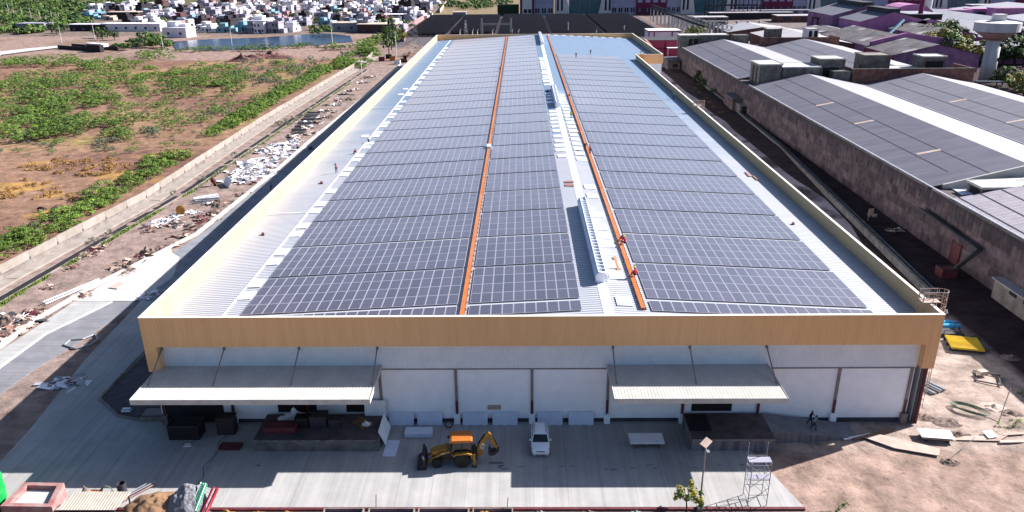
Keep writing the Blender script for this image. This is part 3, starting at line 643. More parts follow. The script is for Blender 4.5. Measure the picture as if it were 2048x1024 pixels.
stack(-12.45,-9.8,-2.75,-1.55,.06,4,.10,'board','board_stack','low stack of pale boards on the yard behind the yellow digger','stack')
stack(9.25,12.5,-4.6,-3.0,.55,2,.07,'board_pale','board_stack','pale slabs raised on wooden bearers between the car and the right dock','stack',True)
mb = MB()
for i in range(24):
    a = i*math.tau/24; b_ = (i+1)*math.tau/24; mb.tube((.36*math.cos(a),0,.40+.36*math.sin(a)),(.36*math.cos(b_),0,.40+.36*math.sin(b_)),.06,n=6)
one(mb, 'hose_coil', 'darkgrey', 'small dark hose coil leaning by the column between the boards', 'hose', (-8.3,-1.0,.1))
# dark clutter on the left dock and under the canopy
def pallet(x, y, z, rz_, lab, k='wood'):
    t = thing('pallet', lab, 'pallet', (x,y,z), rz_)
    for i in range(6): MB().box(-.6,.6,-.5+i*.19,-.38+i*.19,.11,.13).build('slat', k, t)
    for q in (-.55,0,.5): MB().box(q-.05,q+.05,-.5,.57,0,.108).build('bearer', k, t)
pallet(-16.2,-2.5,1.36,.5,'dark wooden pallet carrying a crumpled white bag on the left dock'); pallet(-16.9,-1.8,1.36,1.1,'dark wooden pallet at the wall side of the left dock')
def heap(name, label, cat, x, y, z, rx, ry, h, k, seed=0, n=26, rough=.3, group=None, flat=1.0):
    rr = Vector((seed*3.1, seed*1.7, 0)); vs = []; fs = []
    for j in range(n+1):
        for i in range(n+1):
            u = i/n*2-1; w = j/n*2-1; r = math.sqrt(u*u+w*w); q = max(0, 1-r); q = q**flat
            hh = q*h*(1+rough*noise.noise(Vector((u*3,w*3,0))+rr)) + q*h*rough*.5*noise.noise(Vector((u*9,w*9,4))+rr)
            vs.append((u*rx*(1+.18*noise.noise(Vector((u*2,w*2,8))+rr)), w*ry*(1+.18*noise.noise(Vector((u*2,w*2,3))+rr)), hh-.02 if r < 1 else -.06))
    for j in range(n):
        for i in range(n):
            a = j*(n+1)+i; fs.append((a,a+1,a+n+2,a+n+1))
    m_ = bpy.data.meshes.new(name); m_.from_pydata(vs, [], fs); m_.materials.append(M[k])
    for p in m_.polygons: p.use_smooth = True
    o = bpy.data.objects.new(name, m_); COL.objects.link(o); o.location = (x,y,z); return tag(o, label, cat, group)
heap('bag_heap','crumpled white sacks heaped against the wall at the back of the left dock','sacks',-23.6,-1.2,1.34,1.6,.9,.9,'debris_white',3,rough=1.0)
heap('bag_heap','small crumpled white bag lying on a pallet on the left dock','sack',-16.2,-2.4,1.47,.5,.4,.35,'debris_white',4,rough=1.0)
def crate(x, y, z, w, d, h, k, lab, rz_=0, name='crate', cat='crate'):
    t = thing(name, lab, cat, (x,y,z), rz_)
    MB().box(-w/2,w/2,-d/2,d/2,0,h*.9).build('body', k, t); mb = MB()
    for sx in (-1,1): mb.box(sx*w/2-.03,sx*w/2+.03,-d/2-.03,d/2+.03,h*.9,h)
    mb.box(-w/2+.03,w/2-.03,-d/2-.03,-d/2+.03,h*.9,h); mb.box(-w/2+.03,w/2-.03,d/2-.03,d/2+.03,h*.9,h); mb.build('rim', 'black_metal', t)
crate(-24.3,-3.2,1.36,3.0,1.2,.7,'oxide','long dark red steel box on the left part of the left dock')
crate(-20.8,-2.2,1.36,1.6,1.2,1.2,'darkgrey','tall dark machine box on the left dock below the canopy'); crate(-22.4,-2.3,1.36,1.3,1.0,1.0,'dark','black box beside the sacks on the left dock')
crate(-19.2,-2.4,1.36,1.1,.9,.9,'darkgrey','dark grey box in the middle of the left dock')
crate(-30.2,-1.6,.1,1.7,1.1,1.9,'black_metal','dark frame cabinet standing below the left canopy at the column'); crate(-34,-2.2,.1,3.0,1.6,1.6,'dark','large dark box stacked below the left end of the left canopy')
crate(-29.0,-4.2,.1,2.0,1.0,.22,'oxide','flat dark red tray lying on the yard left of the left dock')
crate(-33.3,-3.9,.1,.7,.4,.2,'board_pale','small white block lying on the yard below the left canopy'); crate(-38.6,1.0,.1,2.4,1.6,.7,'concrete_old','pale concrete box at the warehouse corner in the planting bed')
crate(-42.0,1.9,.3,.9,.5,.3,'board_pale','pale block lying on the curved planting bed kerb')
# ------------------------------------------------------------------ people
def person(x, y, z, rz_, pose, shirt, trousers, label, helmet=None, h=1.72, group=None):
    s = h/1.75
    if pose == 'stand': J = dict(pel=(0,0,.95),ch=(0,0,1.32),nk=(0,0,1.50),hd=(0,.02,1.60),ht=(0,.02,1.74),ls=(.19,0,1.43),le=(.25,.02,1.16),lh=(.27,.10,.92),rs=(-.19,0,1.43),re=(-.25,.02,1.16),rh=(-.26,.12,.92),lp=(.10,0,.90),lk=(.11,.04,.49),lf=(.12,-.02,.06),lt=(.13,.17,.03),rp=(-.10,0,.90),rk=(-.12,-.02,.49),rf=(-.13,-.10,.06),rt=(-.14,.09,.03))
    elif pose == 'walk': J = dict(pel=(0,0,.93),ch=(0,.04,1.31),nk=(0,.07,1.49),hd=(0,.10,1.59),ht=(0,.11,1.73),ls=(.19,.03,1.42),le=(.24,-.10,1.17),lh=(.24,-.02,.94),rs=(-.19,.05,1.42),re=(-.24,.16,1.18),rh=(-.22,.34,1.02),lp=(.10,0,.89),lk=(.10,.20,.52),lf=(.10,.22,.08),lt=(.10,.40,.04),rp=(-.10,0,.89),rk=(-.10,-.06,.48),rf=(-.10,-.34,.12),rt=(-.10,-.18,.03))
    elif pose == 'arm': J = dict(pel=(0,0,.95),ch=(0,0,1.32),nk=(0,0,1.50),hd=(0,.02,1.60),ht=(0,.02,1.74),ls=(.19,0,1.43),le=(.36,.05,1.52),lh=(.22,.08,1.72),rs=(-.19,0,1.43),re=(-.25,.02,1.16),rh=(-.26,.12,.92),lp=(.10,0,.90),lk=(.11,.04,.49),lf=(.12,-.02,.06),lt=(.13,.17,.03),rp=(-.10,0,.90),rk=(-.12,-.02,.49),rf=(-.13,-.10,.06),rt=(-.14,.09,.03))
    elif pose == 'bend': J = dict(pel=(0,-.1,.88),ch=(0,.18,1.12),nk=(0,.34,1.22),hd=(0,.44,1.27),ht=(0,.55,1.34),ls=(.19,.28,1.18),le=(.22,.38,.92),lh=(.18,.48,.70),rs=(-.19,.28,1.18),re=(-.22,.38,.92),rh=(-.18,.50,.70),lp=(.10,-.1,.84),lk=(.12,.02,.46),lf=(.12,-.08,.06),lt=(.13,.11,.03),rp=(-.10,-.1,.84),rk=(-.12,.02,.46),rf=(-.13,-.08,.06),rt=(-.14,.11,.03))
    else: J = dict(pel=(0,0,.22),ch=(0,.10,.58),nk=(0,.17,.76),hd=(0,.22,.86),ht=(0,.26,1.0),ls=(.19,.12,.70),le=(.26,.26,.48),lh=(.12,.46,.36),rs=(-.19,.12,.70),re=(-.26,.26,.48),rh=(-.10,.48,.36),lp=(.11,.02,.20),lk=(.20,.42,.46),lf=(.15,.50,.06),lt=(.16,.68,.03),rp=(-.11,.02,.20),rk=(-.20,.42,.46),rf=(-.15,.50,.06),rt=(-.16,.68,.03))
    RR = dict(pel=.155,ch=.165,nk=.062,hd=.105,ht=.07,ls=.075,le=.05,lh=.04,rs=.075,re=.05,rh=.04,lp=.10,lk=.068,lf=.05,lt=.035,rp=.10,rk=.068,rf=.05,rt=.035)
    E_ = [('pel','ch'),('ch','nk'),('nk','hd'),('hd','ht'),('ch','ls'),('ls','le'),('le','lh'),('ch','rs'),('rs','re'),('re','rh'),('pel','lp'),('lp','lk'),('lk','lf'),('lf','lt'),('pel','rp'),('rp','rk'),('rk','rf'),('rf','rt')]
    ks = list(J); me_ = bpy.data.meshes.new('body'); me_.from_pydata([tuple(c*s for c in J[k]) for k in ks], [(ks.index(a), ks.index(b_)) for a, b_ in E_], [])
    tmp = bpy.data.objects.new('tmp', me_); COL.objects.link(tmp); md = tmp.modifiers.new('s', 'SKIN')
    for i, k in enumerate(ks): me_.skin_vertices[0].data[i].radius = (RR[k]*s, RR[k]*s*(.8 if k in ('ch','pel') else 1)); me_.skin_vertices[0].data[i].use_root = (k == 'pel')
    sb = tmp.modifiers.new('b', 'SUBSURF'); sb.levels = 1
    dg = bpy.context.evaluated_depsgraph_get(); fm = bpy.data.meshes.new_from_object(tmp.evaluated_get(dg)); bpy.data.objects.remove(tmp)
    fm.materials.clear()
    for k in ('skin', shirt, trousers, 'hair'): fm.materials.append(M[k])
    part = {'pel':2,'ch':1,'nk':0,'hd':0,'ht':3,'ls':1,'le':1,'lh':0,'rs':1,'re':1,'rh':0,'lp':2,'lk':2,'lf':2,'lt':3,'rp':2,'rk':2,'rf':2,'rt':3}
    segs = [(Vector(J[a])*s, Vector(J[b_])*s, part[a], part[b_], a, b_) for a, b_ in E_]
    for p in fm.polygons:
        c = p.center; best = 9; mi = 0
        for A, B, ma, mb_, na, nb in segs:
            d = B-A; tt = max(0, min(1, (c-A).dot(d)/d.length_squared)); dd = (c-(A+d*tt)).length - RR[na]*s*.7
            if dd < best:
                best = dd; mi = ma if tt < .5 else mb_
                if (na, nb) == ('pel','ch'): mi = 2 if tt < .25 else 1
                if nb in ('lh','rh'): mi = 1 if tt < .6 else 0
        p.material_index = mi; p.use_smooth = True
    t = thing('person', label, 'person', (x, y, z), rz_, group)
    o = bpy.data.objects.new('body', fm); COL.objects.link(o); o.parent = t
    if helmet:
        hp = Vector(J['ht'])*s; MB().lathe([(.14,-.05),(.145,0),(.12,.06),(.07,.095),(.01,.105)], n=12, c=tuple(hp+Vector((0,0,-.01)))).build('helmet', helmet, t, True)
    return t
def onroof(px, py): 
    d = RT*((px-1024)/FPX) - UP*((py-512)/FPX) + FW; best = None
    for sg in (-1, 1):
        tt = (RZ - SL*sg*(C0.x-RX) - C0.z)/(d.z + SL*sg*d.x); P = C0+d*tt
        if (P.x-RX)*sg >= -.01: best = P
    return best
def rp(px, py, rz_, pose, sh, tr, lab, hel=None, dz=0):
    P = onroof(px, py); person(P.x, P.y, P.z+dz+.01, rz_, pose, sh, tr, lab, hel)
rp(673,346,R(200),'arm','cloth_pink','cloth_navy','person in pink shirt standing with one arm raised on the left roof strip')
rp(713,307,R(120),'sit','cloth_red','cloth_dark','person in red sitting on the left roof strip by the roof lights')
rp(738,285,R(150),'sit','cloth_dark','cloth_dark','person in dark clothes crouching by the left edge of the left array block')
rp(1001,142,R(90),'sit','cloth_dark','cloth_dark','person in dark clothes crouching far down the left orange walkway',dz=.3)
rp(1247,486,R(60),'sit','cloth_navy','cloth_red','person in navy and red sitting on the right walkway, farther of the close pair',dz=.3)
rp(1250,494,R(30),'sit','cloth_red','cloth_dark','person in red with yellow helmet sitting on the right walkway, nearer of the pair','helmet_yellow',dz=.3)
rp(1271,558,R(40),'sit','cloth_red','cloth_navy','person in red sitting alone nearest the front end of the right walkway','helmet_yellow',dz=.3)
rp(1180,310,R(180),'stand','cloth_pink','cloth_navy','person in pink shirt standing on the right walkway'); rp(1170,300,R(200),'bend','cloth_dark','cloth_dark','person in dark clothes bending beside the one in pink')
rp(1142,238,R(160),'stand','cloth_lime','cloth_dark','person in lime vest standing between ridge ventilator and right walkway')
rp(1140,196,R(90),'sit','cloth_red','cloth_navy','person in red sitting on the middle of the right walkway',dz=.3)
rp(1152,117,R(180),'stand','cloth_navy','cloth_navy','person in navy standing on the farthest rows of the right block',dz=.25); rp(1181,109,R(180),'stand','cloth_navy','cloth_dark','person in dark blue standing on the blue roof at the far right')
rp(1347,198,R(90),'stand','cloth_green','cloth_dark','person in green top walking in the shade of the right parapet')
rp(1097,186,R(90),'sit','cloth_dark','cloth_dark','person in dark clothes crouching left of the middle ridge ventilator')
P = at(543,381,.1); person(P.x,P.y,.1,R(190),'stand','cloth_blue','cloth_dark','person in pale blue shirt standing on the shaded service road')
person(27.2,-1.6,.74,R(-120),'walk','cloth_dark','cloth_dark','person in black walking up the ramp, nearer the wall'); person(27.3,-2.4,.72,R(-120),'walk','cloth_blue','cloth_dark','person in pale grey shirt walking up the ramp, nearer its edge')
P = at(1439,262,.0); person(P.x,P.y,.03,R(180),'stand','cloth_dark','cloth_dark','person in black standing in the alley far below the right parapet')
P = at(1399,150+108,0)
# things lying on the roof
def flat_on_roof(pts, k, name, lab, cat, h=.12, group=None):
    q = [onroof(*p) for p in pts]; mb = MB(); mb.face([(p.x,p.y,p.z+h+.02) for p in q])
    n_ = len(q)
    for i in range(n_):
        a, b_ = q[i], q[(i+1)%n_]; mb.face([(a.x,a.y,a.z+.02),(b_.x,b_.y,b_.z+.02),(b_.x,b_.y,b_.z+h+.02),(a.x,a.y,a.z+h+.02)])
    one(mb, name, k, lab, cat, group=group)
flat_on_roof([(1226,515),(1231,515),(1241,543),(1235,544)],'orange','walkway_section','loose short orange walkway section lying beside the front ridge ventilator','walkway section')
flat_on_roof([(1155,262),(1160,262),(1169,274),(1164,275)],'orange_far','walkway_section','loose reddish walkway section lying left of the right walkway','walkway section')
flat_on_roof([(1489,345),(1493,345),(1502,354),(1497,354)],'orange_far','walkway_section','orange strip lying at the right panel edge by the parapet shadow, upper one','walkway section')
flat_on_roof([(1503,352),(1508,353),(1518,361),(1513,361)],'wood','walkway_section','brown strip lying in the parapet shadow beside the orange one','walkway section')
flat_on_roof([(1129,363),(1148,363),(1148,366),(1129,366)],'orange_far','timber','pinkish timber lying across the ridge cap, farther one','timber',.1); flat_on_roof([(1130,369),(1148,369),(1148,373),(1130,373)],'orange_far','timber','pinkish timber lying across the ridge cap, nearer one','timber',.1)
flat_on_roof([(1288,78),(1292,78),(1305,92),(1300,92)],'orange_far','walkway_section','reddish strip lying on the blue roof by the far parapet','walkway section')
flat_on_roof([(974,294),(982,294),(982,299),(974,299)],'white','junction_box','white box standing on the left orange walkway','box',.55)
for i, (px, py) in enumerate(((643,366),(526,469),(1586,448))): flat_on_roof([(px-2,py-1),(px+2,py-1),(px+3,py+2),(px-3,py+2)],'oxide','tool_bag',['dark bag lying on the left roof strip below the person in pink','dark bag lying near the front of the left roof strip','dark bag lying at the edge of the right roof shadow'][i],'bag',.2)
# ladders with cage over the parapet
def ladder(px_, py_, lab, X, k='plank'):
    P = at(px_, py_, ZP); y = P.y; t = thing('access_ladder', lab, 'ladder', (X, y, 0)); c = t
    mb = MB()
    for dy in (-.35,.35): mb.tube((-.9,dy,rz(X)),(-.9,dy,ZP+1.2),.04,n=6)
    for i in range(6): mb.tube((-.9,-.35,rz(X)+.3+i*.35),(-.9,.35,rz(X)+.3+i*.35),.03,n=6)
    mb.build('ladder', k, t); mb = MB()
    mb.box(-.95,.8,-.5,.5,ZP+.12,ZP+.17); mb.build('platform', k, t); mb = MB()
    for z in (.6,1.2):
        for dy in (-.5,.5): mb.tube((-.9,dy,ZP+z),(.8,dy,ZP+z),.035,n=6)
    for x in (-.9,0,.8):
        for dy in (-.5,.5): mb.tube((x,dy,ZP+.1),(x,dy,ZP+1.2),.035,n=6)
    mb.build('handrail', k, t); mb = MB()
    for z in [ZP+1.2-.75*i for i in range(12)]:
        for i in range(6):
            a = -math.pi/2+i*math.pi/6; b_ = a+math.pi/6; mb.tube((.8+.75*math.cos(a),.5*math.sin(a)*1.2,z),(.8+.75*math.cos(b_),.5*math.sin(b_)*1.2,z),.03,n=5)
    for i in range(5):
        a = -math.pi/2+(i+.5)*math.pi/5; mb.tube((.8+.75*math.cos(a),.6*math.sin(a),2.4),(.8+.75*math.cos(a),.6*math.sin(a),ZP+1.2),.03,n=5)
    mb.build('safety_cage', k, t); mb = MB()
    for dy in (-.3,.3): mb.tube((.45,dy,0),(.45,dy,ZP+.1),.04,n=6)
    mb.build('outer_rail', k, t)
ladder(1838,604,'caged access ladder over the right parapet near its front corner', xr); ladder(1385,212,'caged access ladder over the right parapet far back above the alley', xr)
mb = MB()
for z in (1.2,1.8,2.4,3.0,3.6,4.2,4.8): mb.tube((38.7,1.2,z),(38.7,2.6,z),.03,n=6); mb.tube((39.5,1.2,z),(39.5,2.6,z),.03,n=6); mb.tube((38.7,1.2,z),(39.5,1.2,z),.03,n=6)
for x in (38.7,39.5):
    for y in (1.2,1.9,2.6): mb.tube((x,y,.9),(x,y,5),.03,n=6)
one(mb, 'wire_cage', 'steel_brown', 'small brown wire cage beside the right corner leg of the warehouse', 'cage')
t = thing('roof_ladder', 'orange yellow crossover ladder at the step in the far right parapet', 'ladder', (40.2,YJ-1.2,0)); mb = MB()
for x in (-.5,.5):
    for y in (-.5,.5): mb.tube((x,y,4),(x,y,ZP+1.2),.05,n=6)
for z in (10.4,11.4,12.4,13.4): mb.tube((-.5,-.5,z),(.5,-.5,z),.05,n=6); mb.tube((-.5,.5,z),(.5,.5,z),.05,n=6); mb.tube((-.5,-.5,z),(-.5,.5,z),.05,n=6); mb.tube((.5,-.5,z),(.5,.5,z),.05,n=6)
mb.build('frame', 'yellow', t); MB().box(-.5,.5,-.5,.5,10.9,10.96).build('landing', 'cab_orange', t)
# ------------------------------------------------------------------ backhoe loader
def wheel(parent, x, y, r, w, k='cab_orange'):
    pr = [(r*.55,-w/2),(r*.9,-w/2),(r,-w*.32),(r,w*.32),(r*.9,w/2),(r*.55,w/2)]
    o = MB().lathe(pr, n=28).build('wheel', 'rubber', parent); o.location = (x,y,r); o.rotation_euler = (R(90),0,0)
    q = MB().lathe([(r*.54,-w*.42),(r*.54,w*.42),(r*.30,w*.30),(r*.14,w*.36)], n=20).build('rim', k, o)
    q = MB()
    for i in range(22):
        a = i*math.tau/22; q.box(r*.94, r*1.03, -.05, .05, -w*.48, w*.48, T=Matrix.Rotation(a, 4, 'Z') @ Matrix.Rotation(.35, 4, 'X'))
    q.build('tread', 'rubber', o)
    return o
def plate(pts, y0, y1):   # side-profile plate in xz
    mb = MB(); n_ = len(pts); mb.face([(p[0],y0,p[1]) for p in pts]); mb.face([(p[0],y1,p[1]) for p in reversed(pts)])
    for i in range(n_):
        a, b_ = pts[i], pts[(i+1)%n_]; mb.face([(b_[0],y0,b_[1]),(a[0],y0,a[1]),(a[0],y1,a[1]),(b_[0],y1,b_[1])])
    return mb
B = thing('backhoe_loader', 'yellow backhoe loader with orange cab roof parked in the shaded yard left of the car', 'excavator', (-6.55,-6.45,.1), R(3))
for sy in (-.78,.78): wheel(B, .0, sy, .72, .42); wheel(B, -2.3, sy*.95, .46, .32)
plate([(-2.7,.55),(.7,.55),(.95,.9),(.95,1.15),(-1.0,1.2),(-2.8,1.1)], -.45, .45).build('chassis', 'black_metal', B)
plate([(-2.85,.95),(-1.15,1.0),(-1.1,1.72),(-1.5,1.74),(-2.6,1.45),(-2.85,1.3)], -.42, .42).build('bonnet', 'yellow', B)
plate([(-2.88,.95),(-2.84,.95),(-2.84,1.28),(-2.88,1.28)], -.38, .38).build('grille', 'dark', B)
plate([(-1.05,1.0),(.85,1.0),(.95,1.35),(.80,2.55),(-.82,2.55),(-1.08,1.5)], -.62, .62).build('cab_glass', 'glass_dark', B)
mb = MB()
for sy in (-.64,.64):
    for a, b_ in (((-1.05,1.0),(-.82,2.55)),((.95,1.0),(.82,2.55)),((0,1.0),(.0,2.55)),((-1.05,1.35),(.95,1.35)),((-1.05,1.0),(.95,1.0))): mb.tube((a[0],sy,a[1]),(b_[0],sy,b_[1]),.045,n=6)
mb.build('cab_frame', 'black_metal', B)
mb = plate([(-1.05,2.55),(.98,2.55),(1.0,2.72),(.8,2.80),(-.9,2.80),(-1.1,2.68)], -.78, .78); mb.build('cab_roof', 'cab_orange', B)
for sy in (-1,1):
    plate([(-.85,1.28),(-.6,1.50),(.5,1.55),(.92,1.40),(.98,1.0),(.86,1.0),(.80,1.30),(.45,1.42),(-.5,1.38),(-.75,1.2)], sy*.62 if sy>0 else -1.0, 1.0 if sy>0 else -.62).build('fender', 'yellow', B)
    plate([(-2.75,.62),(-3.15,.38),(-3.2,.52),(-2.7,.95),(-1.9,1.42),(-1.15,1.62),(-1.1,1.42),(-1.9,1.20)], sy*.55-.06, sy*.55+.06).build('loader_arm', 'yellow', B)
    mb = MB().tube((-1.3,sy*.42,1.0),(-2.6,sy*.42,.85),.05,n=8); mb.build('hydraulic_ram', 'black_metal', B)
    q = MB().box(1.02,1.22,sy*.85-.10,sy*.85+.10,.10,1.35); q.build('stabiliser', 'yellow', B); MB().box(.92,1.32,sy*.85-.18,sy*.85+.18,.0,.09).build('stabiliser_foot', 'black_metal', B)
    MB().box(-1.35,-1.1,sy*.95-.04,sy*.95+.04,1.9,2.2).build('mirror', 'black_metal', B)
bk = plate([(-3.25,.05),(-4.05,.0),(-4.15,.08),(-3.72,.45),(-3.55,1.0),(-3.68,1.25),(-3.55,1.28),(-3.35,.85)], -1.15, 1.15)
bk.build('front_bucket', 'black_metal', B); mb = MB()
for i in range(8): mb.box(-4.32,-4.05,-1.1+i*.3,-1.0+i*.3,0,.05)
mb.build('bucket_teeth', 'steel_brown', B)
plate([(.95,.5),(1.4,.5),(1.4,1.35),(.95,1.35)], -.45, .45).build('slew_frame', 'black_metal', B)
plate([(1.30,.75),(1.62,.60),(1.85,.85),(2.0,1.6),(2.42,2.75),(2.58,3.02),(2.46,3.14),(2.25,2.98),(1.8,2.35),(1.42,1.55)], -.17, .17).build('boom', 'yellow', B)
plate([(2.30,2.98),(2.52,3.16),(2.72,2.95),(3.0,2.2),(3.28,1.45),(3.18,1.36),(3.02,1.50),(2.62,2.2)], -.13, .13).build('dipper', 'yellow', B)
MB().tube((1.5,-.0,1.9),(2.15,0,3.05),.07,n=8).build('hydraulic_ram', 'black_metal', B); MB().tube((2.8,0,2.75),(3.25,0,1.7),.05,n=8).build('hydraulic_ram', 'black_metal', B)
plate([(3.20,1.40),(3.42,1.28),(3.30,1.10),(2.95,.80),(2.55,.75),(2.40,1.0),(2.45,1.35),(2.60,1.55),(2.62,1.2),(2.85,1.12)], -.35, .35).build('rear_bucket', 'black_metal', B)
text_mesh('JCB', .42, 'lettering', 'white', B, (1.88,-.185,1.75), (R(90), R(-65), 0)); text_mesh('JCB', .2, 'lettering', 'white', B, (-1.75,-.625,1.36), (R(90), R(-20), 0))
# ------------------------------------------------------------------ white car
CR = thing('parked_car', 'white compact hatchback car parked in the shaded yard facing the camera', 'car', (.72,-3.95,.1))
def loft(st, k, name, parent, cap=True):
    mb = MB(); rings = []
    for (y, ring) in st: rings.append([(x, y, z) for x, z in ring])
    for a, b_ in zip(rings, rings[1:]):
        n_ = len(a)
        for i in range(n_): mb.face([a[i], a[(i+1)%n_], b_[(i+1)%n_], b_[i]])
    if cap: mb.face(list(reversed(rings[0]))); mb.face(rings[-1])
    o = mb.build(name, k, parent)
    bm = bmesh.new(); bm.from_mesh(o.data); bmesh.ops.remove_doubles(bm, verts=bm.verts, dist=.0005); bmesh.ops.recalc_face_normals(bm, faces=bm.faces); bm.to_mesh(o.data); bm.free()
    for p in o.data.polygons: p.use_smooth = True
    return o
def ring(w, z0, z1, sh):   # lower body ring
    return [(-w*.86,z0),(w*.86,z0),(w,z0+.12),(w*1.0,(z0+z1)/2),(w*.97,z1-.10),(w*sh,z1),(-w*sh,z1),(-w*.97,z1-.10),(-w*1.0,(z0+z1)/2),(-w,z0+.12)]
loft([(-2.0,ring(.62,.30,.62,.9)),(-1.93,ring(.74,.22,.78,.9)),(-1.70,ring(.85,.20,.90,.86)),(-1.1,ring(.885,.20,1.02,.84)),(-.75,ring(.885,.20,1.06,.88)),(.9,ring(.885,.20,1.08,.90)),(1.7,ring(.87,.22,1.10,.90)),(1.95,ring(.80,.28,1.0,.88)),(2.0,ring(.70,.32,.90,.88))], 'car_paint', 'body', CR)
def gr(w, wt, z0, z1): return [(-w,z0),(w,z0),(wt,z1-.04),(wt*.85,z1),(-wt*.85,z1),(-wt,z1-.04)]
loft([(-.98,gr(.78,.76,1.03,1.08)),(-.42,gr(.80,.66,1.04,1.54)),(.2,gr(.80,.66,1.05,1.62)),(1.2,gr(.80,.64,1.06,1.60)),(1.75,gr(.76,.60,1.06,1.42)),(1.92,gr(.72,.60,1.02,1.10))], 'glass_dark', 'glasshouse', CR)
loft([(-.44,[(-.62,1.545),(.62,1.545),(.55,1.565),(-.55,1.565)]),(.2,[(-.63,1.62),(.63,1.62),(.56,1.66),(-.56,1.66)]),(1.2,[(-.61,1.60),(.61,1.60),(.54,1.645),(-.54,1.645)]),(1.7,[(-.58,1.45),(.58,1.45),(.52,1.50),(-.52,1.50)])], 'car_paint', 'roof', CR)
mb = MB()
for sx in (-1,1):
    for a, b_, q in (((.80,-.98,1.05),(.655,-.42,1.56),.04),((.655,-.42,1.56),(.65,1.2,1.62),.03),((.795,.25,1.06),(.66,.22,1.62),.04),((.65,1.2,1.61),(.61,1.78,1.38),.05),((.61,1.78,1.38),(.72,1.95,1.05),.05)): mb.tube((sx*a[0],a[1],a[2]),(sx*b_[0],b_[1],b_[2]),q,n=6)
mb.build('pillars', 'car_paint', CR)
mb = MB().tube((-.56,-.2,1.66),(-.54,1.35,1.68),.018,n=6).tube((.56,-.2,1.66),(.54,1.35,1.68),.018,n=6).tube((0,1.25,1.65),(0,1.45,1.80),.012,n=5); mb.build('roof_rail', 'black_metal', CR)
mb = MB(); mb.prism([(-.42,-.02),(-.34,-.13),(.34,-.13),(.42,-.02),(.36,.09),(-.36,.09)],0,.04,T=Matrix.Translation((0,-1.955,.62)) @ Matrix.Rotation(R(90),4,'X')); mb.build('grille', 'dark', CR)
mb = MB().box(-.5,.5,-2.0,-1.97,.30,.38); mb.build('lower_grille', 'dark', CR); MB().box(-.26,.26,-2.03,-2.0,.42,.52).build('number_plate', 'board_pale', CR)
for sx in (-1,1):
    mb = MB(); mb.prism([(.46,-.06),(.80,.0),(.83,.13),(.72,.16),(.50,.05)] if sx>0 else [(-.46,-.06),(-.50,.05),(-.72,.16),(-.83,.13),(-.80,.0)],0,.03,T=Matrix.Translation((0,-1.80,.72)) @ Matrix.Rotation(R(70),4,'X')); mb.build('headlight', 'tin', CR)
    mb = MB().box(sx*.97-.09,sx*.97+.09,-.72,-.60,1.02,1.16).box(sx*.87-.05,sx*.87+.05,-.69,-.63,1.02,1.07); mb.build('mirror', 'car_paint', CR)
    for y in (-1.28,1.28):
        o = MB().lathe([(.18,-.1),(.30,-.11),(.325,-.07),(.325,.07),(.30,.11),(.18,.11)], n=24).build('wheel', 'rubber', CR); o.location = (sx*.80,y,.325); o.rotation_euler = (0,R(90),0)
        MB().lathe([(.19,-.105),(.19,.105),(.05,.09)], n=16).build('rim', 'tin', o)
# ------------------------------------------------------------------ scaffold tower, lamp post, small tree
t = thing('scaffold_tower', 'bare aluminium scaffold tower standing on the sunlit right end of the yard', 'scaffold', (18.95,-11.95,.1))
for i, (x, y) in enumerate(((-.8,-.7),(.8,-.7),(.8,.7),(-.8,.7))): MB().tube((x,y,0),(x,y,5.4 if y > 0 else 4.3),.035,n=8).build('upright', 'tin', t)
mb = MB()
for z in (.35,1.1,1.85,2.6,3.35,4.1):
    for x in (-.8,.8): mb.tube((x,-.7,z),(x,.7,z),.028,n=6)
    if z in (1.1,2.6,4.1):
        for y in (-.7,.7): mb.tube((-.8,y,z),(.8,y,z),.028,n=6)
mb.build('rung', 'tin', t); mb = MB()
for a, b_ in (((-.8,-.7,.35),(.8,-.7,1.85)),((.8,.7,.35),(-.8,.7,1.85)),((-.8,-.7,1.85),(.8,-.7,3.35)),((.8,.7,1.85),(-.8,.7,3.35))): mb.tube(a,b_,.022,n=6)
mb.build('brace', 'tin', t); MB().box(-.95,.95,-.35,.40,4.13,4.18).build('deck', 'h_grey', t); MB().box(-.95,.85,-.6,.0,2.63,2.68).build('deck', 'h_grey', t)
t = thing('lamp_post', 'slim brown lamp post topped by a small tilted solar panel beside the young tree', 'lamp post', (14.0,-13.05,0))
MB().tube((0,0,0),(0,0,6.6),.085,r2=.06,n=10).build('pole', 'steel_brown', t); T = Matrix.Translation((0,0,6.75)) @ Matrix.Rotation(R(25),4,'X') @ Matrix.Rotation(R(45),4,'Z')
MB().box(-.45,.45,-.3,.3,0,.05,T=T).build('solar_panel', 'plank', t); MB().tube((0,0,6.3),(0,-.7,6.45),.04,n=6).box(-.12,.12,-.95,-.6,6.4,6.5).build('lamp_head', 'tin', t); MB().box(-.25,.25,-.25,.25,0,.35).build('footing', 'concrete_old', t)
T = Matrix.Translation((0,0,6.806)) @ Matrix.Rotation(R(25),4,'X')
